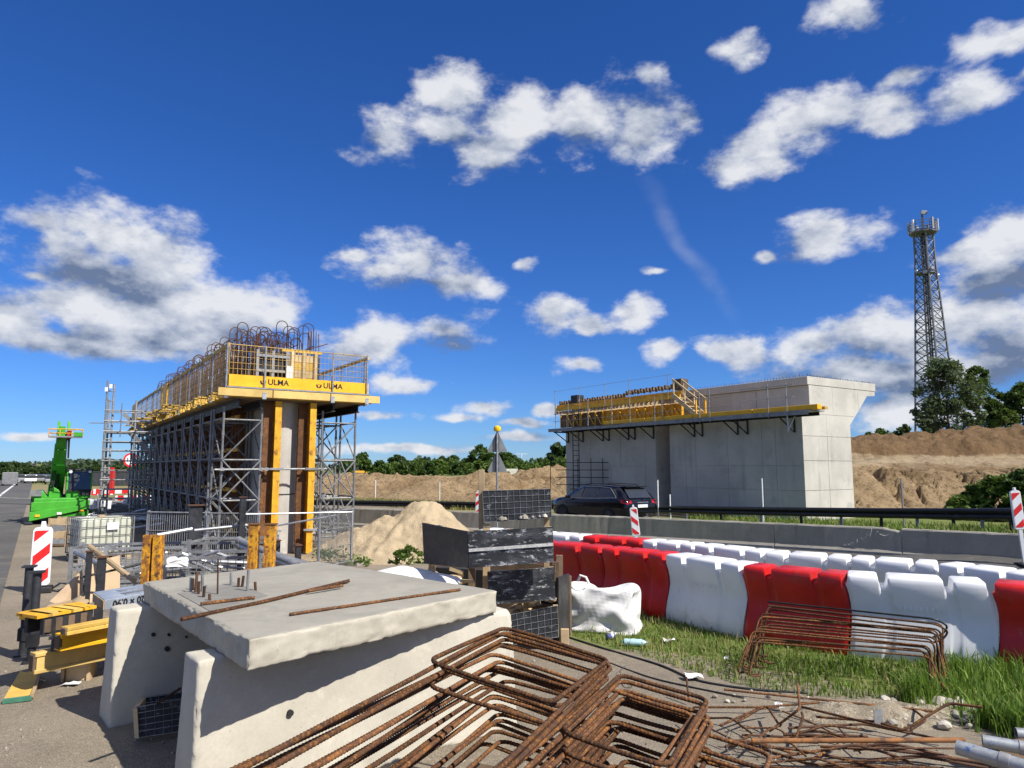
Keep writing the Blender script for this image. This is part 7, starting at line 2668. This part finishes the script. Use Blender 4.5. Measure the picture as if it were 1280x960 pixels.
# boom: leans up and towards the front
b0, b1 = Vector((-0.14, 2.2, 1.12)), Vector((-0.10, 0.2, 3.55))
upv = Vector((0, 1, 0.6))
m1 = b0.lerp(b1, 0.55)
MB().beam(b0, m1, 0.50, 0.5, upv).build('boom_section', GREENP, th, bevel=0.015)
m2 = b0.lerp(b1, 0.8)
MB().beam(m1, m2, 0.42, 0.42, upv).build('boom_section', GREENP, th, bevel=0.015)
MB().beam(m2, b1, 0.36, 0.36, upv).build('boom_section', GREENP, th, bevel=0.015)
MB().beam(b0.lerp(b1, .05) + Vector((0.0, -.34, .0)), b0.lerp(b1, .34) + Vector((0, -.32, 0)), 0.13, 0.13, upv).build('lift_ram', STEEL_DARK, th)
for x in (-0.17, 0.17):
    c = b1 + Vector((x, 0, 0))
    MB().prism([c + Vector((0, -.25, -.25)), c + Vector((0, -.35, .15)), c + Vector((0, -.1, .52)), c + Vector((0, .2, .5)), c + Vector((0, .25, -.2))], (0.1, 0, 0)).build('boom_head', GREENP, th, bevel=0.01)
MB().box(b1 + Vector((0, -.28, .1)), (0.2, 0.14, 0.4)).build('head_block', GREENP, th)
bk = b1 + Vector((0.12, -0.5, -0.12))
MB().box(bk + Vector((0, 0, 0.0)), (1.15, 0.5, 0.06)).build('basket_floor', GALV_DULL, th)
b = MB()
for z in (0.14, 0.3):
    b.path([bk + Vector((x, y, z)) for x, y in ((-.57, -.25), (.57, -.25), (.57, .25), (-.57, .25))], 0.016, 5, closed=True)
for x, y in ((-.57, -.25), (.57, -.25), (.57, .25), (-.57, .25), (-.2, -.25), (.2, -.25)):
    b.tube(bk + Vector((x, y, 0)), bk + Vector((x, y, 0.3)), 0.016, 5)
b.build('basket_rail', YELLOW_WORN, th)
MB().box(bk + Vector((0.42, -.26, .1)), (0.3, 0.02, 0.16)).build('basket_panel', GREENP, th)
MB().box(bk + Vector((0.12, -.1, .08)), (0.14, 0.12, 0.34)).build('hook_mount', REDPAINT, th)
MB().tube(bk + Vector((0.12, -.1, -.05)), bk + Vector((0.14, -.1, -.85)), 0.05, 6, 0.035).build('hanging_hose', STEEL_DARK, th)
MB().tube(bk + Vector((0.05, -.1, -.05)), bk + Vector((0.06, -.1, -1.1)), 0.02, 5).build('hanging_rope', STEEL_DARK, th)

# ------------------------------------------------------------------ access scaffold left of the pier
p = D(124, 640, 28)
zt = D(124, 476, 28).z
ac = thing('access_scaffold', 'slender access scaffold with decks standing left of the long pier platform', 'scaffold', (p.x, p.y, 0), 0.42)
for x, y, h in ((0, 0, zt), (0.22, 0.15, zt - .1), (0, 1.0, 5.0), (1.9, 0, 4.1), (1.9, 1.0, 4.1), (1.05, 0, 4.9)):
    MB().tube((x, y, 0), (x, y, h), .04, 7).build('standard', GALV_DULL, ac, smooth=True)
for k in range(int(zt / .38)):
    MB().tube((0, 0, .3 + k * .38), (0.22, .15, .3 + k * .38), .022, 5).build('rung', GALV_DULL, ac)
for py in (513, 526, 539, 552, 563, 576, 588, 600, 612, 624):
    z = D(124, py, 28).z
    MB().tube((-.05, -.03, z), (2.1, -.03, z), .028, 6).build('ledger', GALV if py % 3 else GALV_DULL, ac)
    MB().tube((-.05, 1.02, z), (2.1, 1.02, z), .024, 6).build('ledger', GALV_DULL, ac)
zd = D(124, 540, 28).z
MB().box((1.0, .5, zd), (2.0, .9, .06)).build('deck_board', GALV_DULL, ac)
zd2 = D(124, 513, 28).z
for a_, b_ in (((0.6, .3, zd2 - .1), (2.0, .3, zd - .6)), ((0.75, .6, zd + .1), (2.1, .6, 2.3)), ((.95, .0, zd - .05), (2.1, .0, 2.35))):
    MB().beam(a_, b_, .06, .16).build('stair_stringer', GALV_DULL, ac)
MB().tube((0.55, -.1, zd2 + .3), (0.55, -.1, zd - .2), .02, 5).build('guard_post', GALV_DULL, ac)
for dx, dz in ((-.03, -.35), (.12, -.22)):
    MB().box((dx, -.06, zt + dz), (.1, .06, .16)).build('lamp', WHITE, ac)
MB().tube((-.55, 0, zd2 - .5), (0.1, 0, zd2 - .5), .02, 5).build('outrigger', GALV_DULL, ac)

# ------------------------------------------------------------------ clutter, vehicles and buildings far left
g = random.Random(77)
for k, (px, py, w, h, mt_, nm, lb, cat) in enumerate(((112, 634, 16, 16, WHITEP, 'water_tank', 'white tank left of the scaffold foot beyond the green telehandler', 'tank'), (131, 630, 14, 10, WHITEP, 'white_crate', 'white crate right of the scaffold foot', 'crate'), (148, 636, 16, 12, GALV_DULL, 'steel_crate', 'grey steel crate heaped left of the shaded towers', 'crate'),
                                                 (165, 632, 20, 14, WHITEP, 'white_crate', 'larger pale crate next to the shaded towers', 'crate'))):
    q = G(px, py + 8, 0)
    m_ = q.y / FPX
    t = thing(nm, lb, cat, (q.x, q.y, 0), 0.4)
    MB().box((0, 0, h * m_ / 2 + .06), (w * m_, w * m_ * .8, h * m_)).build('body', mt_, t, bevel=0.05)
    MB().box((0, 0, h * m_ + .08), (w * m_ * .4, w * m_ * .4, .06)).build('lid', GALV_DULL, t, bevel=0.01)
    MB().box((0, 0, .03), (w * m_, w * m_ * .8, .06)).build('pallet', WOOD, t)
for k, (px, py, lb) in enumerate(((118, 616, 'striped plank barrier leaning left of the scaffold foot'), (140, 614, 'striped plank barrier nearest the speed limit sign'), (167, 622, 'red and white plank barrier beside the shaded towers'))):
    q = D(px, py, 38)
    t = thing('plank_barrier', lb, 'barrier board', (q.x, q.y, 0), 0.5, 'red and white plank barriers')
    for x in (-.6, .6):
        MB().box((x, 0, q.z / 2), (.06, .06, q.z)).build('leg', GALV_DULL, t)
    MB().box((0, -.04, q.z), (1.7, .03, .25)).build('board', SIGNWHITE, t)
    for x in (-.6, 0, .6):
        MB().box((x, -.058, q.z), (.28, .008, .25)).build('red_stripe', SIGNRED, t)
g = random.Random(78)
for k in range(24):
    q = G(g.uniform(112, 190), g.uniform(636, 660), g.uniform(.1, .5))
    a1_ = g.uniform(0, PI)
    d = Vector((math.cos(a1_), math.sin(a1_), g.uniform(-.2, .2))) * g.uniform(.5, 1.3)
    MB().tube(q - d, q + d, .05, 6).single('scaffold_tube', GALV, 'grey scaffold tube in the heap left of the shaded towers', 'scaffold tube', 'scaffold tubes heaped left of the towers')
# container-like dark hall and red post far off
q = D(152, 590, 90)
t = thing('site_container', 'long dark site container far off behind the speed limit sign', 'container', (q.x, q.y, 0), 0.5)
MB().box((0, 0, 0.9), (9, 2.5, 1.6)).build('body', DARKBOX, t)
for k in range(18):
    MB().box((-4.3 + k * .5, -1.27, .9), (.2, .05, 1.4)).build('rib', DARKBOX, t)
MB().box((0, 0, 1.75), (9.1, 2.6, .1)).build('roof', DARKBOX, t)
q = D(140, 596, 60)
t = thing('red_post', 'red pole with a box head far off left of the speed limit sign', 'post', (q.x, q.y, 0))
MB().box((0, 0, 1.0), (.34, .34, 2.0)).build('cabinet', REDPAINT, t, bevel=.03)
MB().box((0, 0, 2.1), (.22, .22, .3)).build('head', SIGNRED, t)


def far_vehicle(name, label, cat, px, py, colr, L, W, Hh, rz, group=None, kind='car'):
    q = G(px, py, 0)
    t = thing(name, label, cat, (q.x, q.y, 0), rz, group)
    if kind == 'car':
        b = MB().prism([(-L / 2, -W / 2, .3), (L / 2, -W / 2, .3), (L / 2, -W / 2, Hh * .55), (L * .28, -W / 2, Hh * .6), (L * .12, -W / 2, Hh), (-L * .38, -W / 2, Hh), (-L / 2, -W / 2, Hh * .62)], (0, W, 0))
        b.build('body', colr, t, bevel=.06)
        MB().box((L * .02, 0, Hh * .78), (L * .52, W * 1.01, Hh * .26)).build('window', GLASS, t)
        MB().prism([(L * .285, -W * .4, Hh * .62), (L * .285, W * .4, Hh * .62), (L * .15, W * .38, Hh * .96), (L * .15, -W * .38, Hh * .96)], (.03, 0, .03)).build('windscreen', GLASS, t)
        MB().box((-L * .47, 0, Hh * .78), (.1, W * .8, Hh * .28)).build('rear_window', GLASS, t)
    else:
        MB().box((-L * .12, 0, Hh * .55), (L * .74, W, Hh * .86)).build('box_body', colr, t, bevel=.05)
        MB().box((L * .38, 0, Hh * .42), (L * .22, W * .95, Hh * .66)).build('cab', WHITE, t, bevel=.1)
        MB().box((L * .48, 0, Hh * .52), (.1, W * .85, Hh * .26)).build('windscreen', GLASS, t)
    for x in (-L * .3, L * .3):
        for y in (-W * .45, W * .45):
            MB().lathe([(.33, -.1), (.33, .1)], 12, (x, y, .33), 'y').build('wheel', RUBBER, t)
    return t


azr = math.atan2(U.y, U.x)
far_vehicle('box_truck', 'white box van parked at the far left beside the dark trees', 'van', 12, 607, GALV_DULL, 3.4, 1.6, 1.7, azr, None, 'truck')
cols = [GALV_DULL, STEEL_DARK, WHITE, BLACKCAR, BLUE, GALV_DULL, STEEL_DARK, GALV_DULL]
for k, (px, py) in enumerate(((28, 603), (33, 602), (38, 604), (43, 601.5), (58, 603), (48, 603.5), (53, 602), (64, 605))):
    far_vehicle('queued_car', 'blue car at the head of the far traffic queue' if k == 4 else 'car in the far traffic queue on the motorway', 'car', px, py, cols[k], 3.6, 1.5, 1.2, azr + PI, 'cars queuing far down the motorway')
far_vehicle('blue_car', 'pale blue car far off beside the red post', 'car', 131, 604, M('pale_blue_paint', (.25, .4, .55), .4), 4.3, 1.8, 1.5, .3)
q = D(641, 594, 96)
far_t = far_vehicle('white_truck', 'white lorry raising dust beyond the spoil heaps', 'truck', 641, 610, IBCTANK, 2.4, 1.5, 1.0, .1, None, 'truck')
far_t.location = (q.x, q.y, H1(q.x, q.y))
q = D(448, 598, 100)
t = thing('bulldozer', 'tiny orange bulldozer at the far field right of the scaffold', 'bulldozer', (q.x, q.y, H1(q.x, q.y)), .3)
MB().box((0, 0, .75), (2.6, 1.6, .8)).build('body', YELLOW_WORN, t, bevel=.08)
MB().box((-.5, 0, 1.55), (1.0, 1.2, .9)).build('cab', GLASS, t, bevel=.05)
for y in (-.8, .8):
    MB().box((0, y, .35), (3.0, .4, .65)).build('track', STEEL_DARK, t, bevel=.15)
MB().box((1.75, 0, .5), (.15, 2.3, .8)).build('blade', YELLOW, t)
t.scale = (.6, .6, .6)
# thin stakes and street poles
for k, (px, yt, yb, dp, lb) in enumerate(((954, 598, 640, 27.5, 'white stake in front of the abutment wall beyond the rail'), (823, 600, 640, 31, 'white stake at the dark recess of the abutment'), (1129, 599, 640, 23, 'grey stake beyond the rail before the cut bank'), (838, 618, 640, 30.5, 'short stake right of the dark recess'))):
    q = D(px, yb, dp)
    h0 = H1(q.x, q.y)
    b = MB().tube((q.x, q.y, h0 - .05), (q.x, q.y, D(px, yt, dp).z), .028, 6)
    b.single('stake', WHITE if k != 2 else GALV_DULL, lb, 'stake', 'thin stakes beyond the rail')
for k, (px, yt, dp) in enumerate(((652, 567, 150), (470, 600, 48), (550, 602, 46))):
    q = D(px, 585, dp)
    h0 = H1(q.x, q.y)
    b = MB().tube((q.x, q.y, h0 - .1), (q.x, q.y, D(px, yt, dp).z), .07 if k == 0 else .025, 6)
    if k == 0:
        z_ = D(px, yt, dp).z
        b.tube((q.x - 1.2, q.y, z_ - .1), (q.x + 1.2, q.y, z_ - .1), .05, 4)
    b.single('lamp_post' if k == 0 else 'stake', WHITE, ['pale utility post with a cross arm right of the triangular signs', 'thin stake on the spoil ground left of the sand pile', 'thin stake on the spoil ground behind the sand pile'][k], 'post' if k == 0 else 'stake')

# ------------------------------------------------------------------ litter
p = G(795, 803, .05)
t = thing('plastic_bottle', 'crushed clear blue plastic bottle lying in the grass', 'bottle', p, -0.15)
MB().lathe([(.012, -.15), (.04, -.145), (.046, -.12), (.04, -.08), (.047, -.03), (.04, .02), (.045, .06), (.03, .10), (.014, .125), (.014, .14)], 12, (0, 0, 0), 'x').build('body', PET, t, smooth=True)
MB().lathe([(.018, -.165), (.018, -.14)], 10, (-.0, 0, 0), 'x').build('cap', M('cyan_plastic', (.03, .42, .5), .4), t)
p = G(763, 795, .05)
t = thing('drink_can', 'small crushed blue and white can beside the sack', 'can', p, .5)
MB().lathe([(.025, -.06), (.033, -.05), (.03, 0), (.034, .05), (.026, .06)], 12, (0, 0, 0), 'x').build('body', M('blue_grey_foil', (.12, .15, .35), .3, .4), t)
MB().lathe([(.03, .0), (.036, .01), (.035, .03)], 10, (0, 0, 0.005), 'x').build('white_band', WHITE, t)
for k, (x, y, s_) in enumerate(((836, 801, .07), (867, 846, .09), (908, 825, .03), (1010, 875, .05), (975, 884, .04))):
    p = G(x, y, .03)
    b = MB()
    g = random.Random(k + 90)
    vs = [(p.x + (i - 1.5) / 1.5 * s_, p.y + (j - 1) * s_ * .7, p.z + g.uniform(0, .04)) for j in range(3) for i in range(4)]
    fs = [(j * 4 + i, j * 4 + i + 1, (j + 1) * 4 + i + 1, (j + 1) * 4 + i) for j in range(2) for i in range(3)]
    b.add(vs, fs).add([(x_, y_, z - .005) for x_, y_, z in vs], [tuple(reversed(f)) for f in fs])
    b.single('paper_scrap', SACK, ['white paper scrap in the grass right of the bottle', 'white paper scrap behind the upright bar stub', 'tiny paper scrap in the grass below the white barrier', 'paper scrap among the scrap bars', 'small paper scrap left of the raised hook bar'][k], 'litter')
# black cables along the verge
for k, (pts, r) in enumerate((([(697, 792), (760, 812), (830, 832), (868, 851), (940, 862), (1010, 866)], .011), ([(700, 803), (760, 828), (815, 848), (870, 860), (930, 872)], .008))):
    w = [G(x, y, r) for x, y in pts]
    MB().path(bar_pts(w, .08, .5), r, 6).single('ground_cable', STEEL_DARK, ['thick dark cable along the grass edge', 'thinner dark cable beside the thick one along the track'][k], 'cable', smooth=True, norm=False)

# ------------------------------------------------------------------ grass
def blades(name, pts, hts, seed, mat, width=0.008, lean=0.5):
    g = np.random.default_rng(seed)
    n = len(pts)
    a = g.uniform(0, 2 * PI, n)
    le = g.uniform(0.1, 1.0, n) * lean
    dx, dy = np.cos(a) * le, np.sin(a) * le
    w = width * g.uniform(.6, 1.5, n)
    wx, wy = -np.sin(a + g.normal(0, .6, n)) * w, np.cos(a) * w
    b0 = pts
    v0 = np.stack([b0[:, 0] - wx, b0[:, 1] - wy, b0[:, 2] - .01], 1)
    v1 = np.stack([b0[:, 0] + wx, b0[:, 1] + wy, b0[:, 2] - .01], 1)
    m1x, m1y, m1z = b0[:, 0] + dx * hts * .35, b0[:, 1] + dy * hts * .35, b0[:, 2] + hts * .62
    v2 = np.stack([m1x + wx * .75, m1y + wy * .75, m1z], 1)
    v3 = np.stack([m1x - wx * .75, m1y - wy * .75, m1z], 1)
    v4 = np.stack([b0[:, 0] + dx * hts, b0[:, 1] + dy * hts, b0[:, 2] + hts * (1.02 - .35 * le)], 1)
    vs = np.stack([v0, v1, v2, v3, v4], 1).reshape(-1, 3)
    k = np.arange(n) * 5
    loops = np.stack([k, k + 1, k + 2, k + 3, k + 3, k + 2, k + 4], 1).ravel()
    starts = np.stack([np.arange(n) * 7, np.arange(n) * 7 + 4], 1).ravel()
    me = bpy.data.meshes.new(name)
    me.vertices.add(len(vs))
    me.vertices.foreach_set('co', vs.ravel())
    me.loops.add(len(loops))
    me.loops.foreach_set('vertex_index', loops)
    me.polygons.add(len(starts))
    me.polygons.foreach_set('loop_start', starts)
    me.update(calc_edges=True)
    o = put(name, me, mat, kind='stuff')
    return o


def scatter(poly, n, seed, dens=None):
    g = np.random.default_rng(seed)
    P_ = np.array([(p.x, p.y) for p in poly])
    lo, hi = P_.min(0), P_.max(0)
    out = []
    while sum(len(o) for o in out) < n:
        q = g.uniform(lo, hi, (n * 3, 2))
        ins = np.zeros(len(q), bool)
        j = len(P_) - 1
        for i in range(len(P_)):
            c = ((P_[i, 1] > q[:, 1]) != (P_[j, 1] > q[:, 1])) & (q[:, 0] < (P_[j, 0] - P_[i, 0]) * (q[:, 1] - P_[i, 1]) / (P_[j, 1] - P_[i, 1] + 1e-9) + P_[i, 0])
            ins ^= c
            j = i
        q = q[ins]
        if dens is not None:
            q = q[g.uniform(0, 1, len(q)) < dens(q[:, 0], q[:, 1])]
        out.append(q)
    q = np.concatenate(out)[:n]
    return np.column_stack([q, height(q[:, 0], q[:, 1])])


va_, vb_ = G(690, 797), G(1290, 935)
edge_pts = [G(705, 792), G(760, 808), G(820, 826), G(900, 850), G(960, 866), G(1080, 876), G(1180, 886), G(1215, 904), G(1290, 938)]
back_pts = [Vector((10.5, 8.2, 0)), G(1420, 790), G(1239, 822), G(1056, 806), G(927, 772), G(831, 752), G(751, 738), G(655, 724)]
poly = edge_pts + back_pts
row_a, row_b = G(655, 722), G(1420, 838)
rd = (row_b - row_a).normalized()


def dist_row(x, y):
    return np.abs((x - row_a.x) * rd.y - (y - row_a.y) * rd.x)


def dens_v(x, y):
    f = 0.35 + 0.65 * sst(-0.25, 0.35, fbm(x * 1.4, y * 1.4, 3, 61))
    return np.clip(f * (0.45 + 0.55 * sst(1.9, 0.5, dist_row(x, y)) if True else f), 0.05, 1)


def sst_rev(x):
    return 1 - sst(0.4, 1.7, x)


pts = scatter(poly, 42000, 1, lambda x, y: 0.3 + 0.7 * sst_rev(dist_row(x, y)))
g = np.random.default_rng(3)
near_ = sst_rev(dist_row(pts[:, 0], pts[:, 1]))
clump = sst(-0.2, 0.5, fbm(pts[:, 0] * 1.7, pts[:, 1] * 1.7, 3, 64))
rightw = sst(2.6, 4.2, pts[:, 0])
hts = (0.05 + 0.20 * near_ * (0.45 + 0.8 * clump) + 0.12 * rightw * clump) * g.uniform(.5, 1.3, len(pts))
gr = blades('verge_grass', pts, hts, 5, BLADE, .0055, .75)
gr['label'] = 'green grass on the verge in front of the plastic barriers'
pts = scatter(poly, 7000, 2)
dr = blades('dry_grass', pts, g.uniform(.03, .16, len(pts)), 6, BLADE_DRY, .005, .9)
dr['label'] = 'dry grass mixed into the verge'
tuft = scatter([G(1120, 880), G(1300, 945), G(1400, 880), G(1300, 830), G(1180, 850)], 3200, 7, lambda x, y: sst(-0.1, 0.35, fbm(x * 2.2, y * 2.2, 3, 71)) + 0.05)
tg = blades('tall_grass', tuft, g.uniform(.12, .34, len(tuft)), 8, BLADE, .0065, .6)
tg['label'] = 'taller grass at the right edge of the verge'
# strip beyond the concrete barrier, under the rail
s1 = [G(780, 640, .2), Vector((4.2, 22.5, 0)), Vector((10.5, 15.6, 0)), Vector((17, 11.5, 0)), Vector((18.5, 17, 0)), Vector((13.5, 24, 0)), Vector((9, 33, 0)), Vector((7, 31, 0))]
s1 = [Vector((4.2, 21.3, 0)), Vector((11.4, 16.6, 0)), Vector((17.8, 12.6, 0)), Vector((24, 17, 0)), Vector((19, 24, 0)), Vector((12, 30, 0)), Vector((7.6, 31.5, 0)), Vector((7.6, 29.5, 0)), Vector((9.0, 24, 0))]
pts = scatter(s1, 18000, 9)
sg_ = blades('far_verge_grass', pts, g.uniform(.1, .32, len(pts)), 10, BLADE, .014, .6)
sg_['label'] = 'rough grass on the verge beyond the concrete barrier'
pts = scatter(s1, 9000, 19)
sg_ = blades('far_dry_grass', pts, g.uniform(.1, .36, len(pts)), 20, BLADE_DRY, .012, .6)
sg_['label'] = 'dry grass on the verge beyond the concrete barrier'
s2 = [Vector((-14, 46, 0)), Vector((-3, 38, 0)), Vector((2, 37, 0)), Vector((1, 41, 0)), Vector((-10, 48.5, 0))]
pts = scatter(s2, 9000, 11)
o = blades('far_strip_grass', pts, g.uniform(.1, .35, len(pts)), 12, BLADE_DRY, .016, .6)
o['label'] = 'thin yellowish grass strip beyond the far end of the rail'
# weeds on and around the sand pile
for k, (px, py, dp, w, n, lb) in enumerate(((510, 703, 14.6, .34, 700, 'bright green weed clump on the foot of the sand pile'), (450, 706, 14.4, .3, 120, 'small weed at the left foot of the sand pile'), (410, 697, 16.6, .5, 300, 'small weeds at the foot of the rounded pier'))):
    q = D(px, py, dp)
    gg = np.random.default_rng(k + 50)
    c = np.column_stack([q.x + gg.normal(0, w * .45, n), q.y + gg.normal(0, w * .3, n), np.full(n, max(0.02, q.z - .02))])
    me, _ = crown_mesh(300 + k, .34 if k == 0 else .2, w * 2, 26, n, .05, 0.0, 'dome')
    o = put('weed_clump', me, LEAF_D)
    o.location = (q.x, q.y, max(0, q.z - .05))
    if k == 0:
        tag(o, lb, 'weed')
    else:
        o['kind'] = 'stuff'
        o['label'] = lb

# loose gravel and clods on the yard as one mass
bm = bmesh.new()
bmesh.ops.create_icosphere(bm, subdivisions=1, radius=1)
iv = np.array([v.co[:] for v in bm.verts])
ifc = np.array([[v.index for v in f.verts] for f in bm.faces])
bm.free()
g = np.random.default_rng(17)
ng = 2600
pg = np.column_stack([g.uniform(-7, 4.5, ng), g.uniform(2.6, 10.5, ng)])
keep = (pg[:, 0] / pg[:, 1] > -0.75) & (pg[:, 0] / pg[:, 1] < 0.7) & ~((pg[:, 0] > 0.3) & (pg[:, 1] > 8.2)) & ~((pg[:, 0] > 1.2) & (pg[:, 1] > 6.9))
pg = pg[keep]
rs = 0.004 + 0.012 * g.uniform(0, 1, len(pg)) ** 3
rs[::60] *= 2.2
sc_ = g.uniform(0.6, 1.3, (len(pg), 1, 3))
vs = iv[None] * rs[:, None, None] * sc_ * (1 + 0.25 * g.normal(0, 1, (len(pg), len(iv), 1)))
vs = vs + np.column_stack([pg, height(pg[:, 0], pg[:, 1]) + rs * 0.3])[:, None, :]
fs = (ifc[None] + (np.arange(len(pg)) * len(iv))[:, None, None]).reshape(-1, 3)
me = bpy.data.meshes.new('gravel')
me.from_pydata(vs.reshape(-1, 3).tolist(), [], fs.tolist())
GRAVEL = M('yard_gravel', (0.30, 0.265, 0.21), 0.9, 0, 0.4, 25, None, 0.2, 80)
o = put('gravel', me, GRAVEL, kind='stuff')
o['label'] = 'loose gravel strewn over the yard'
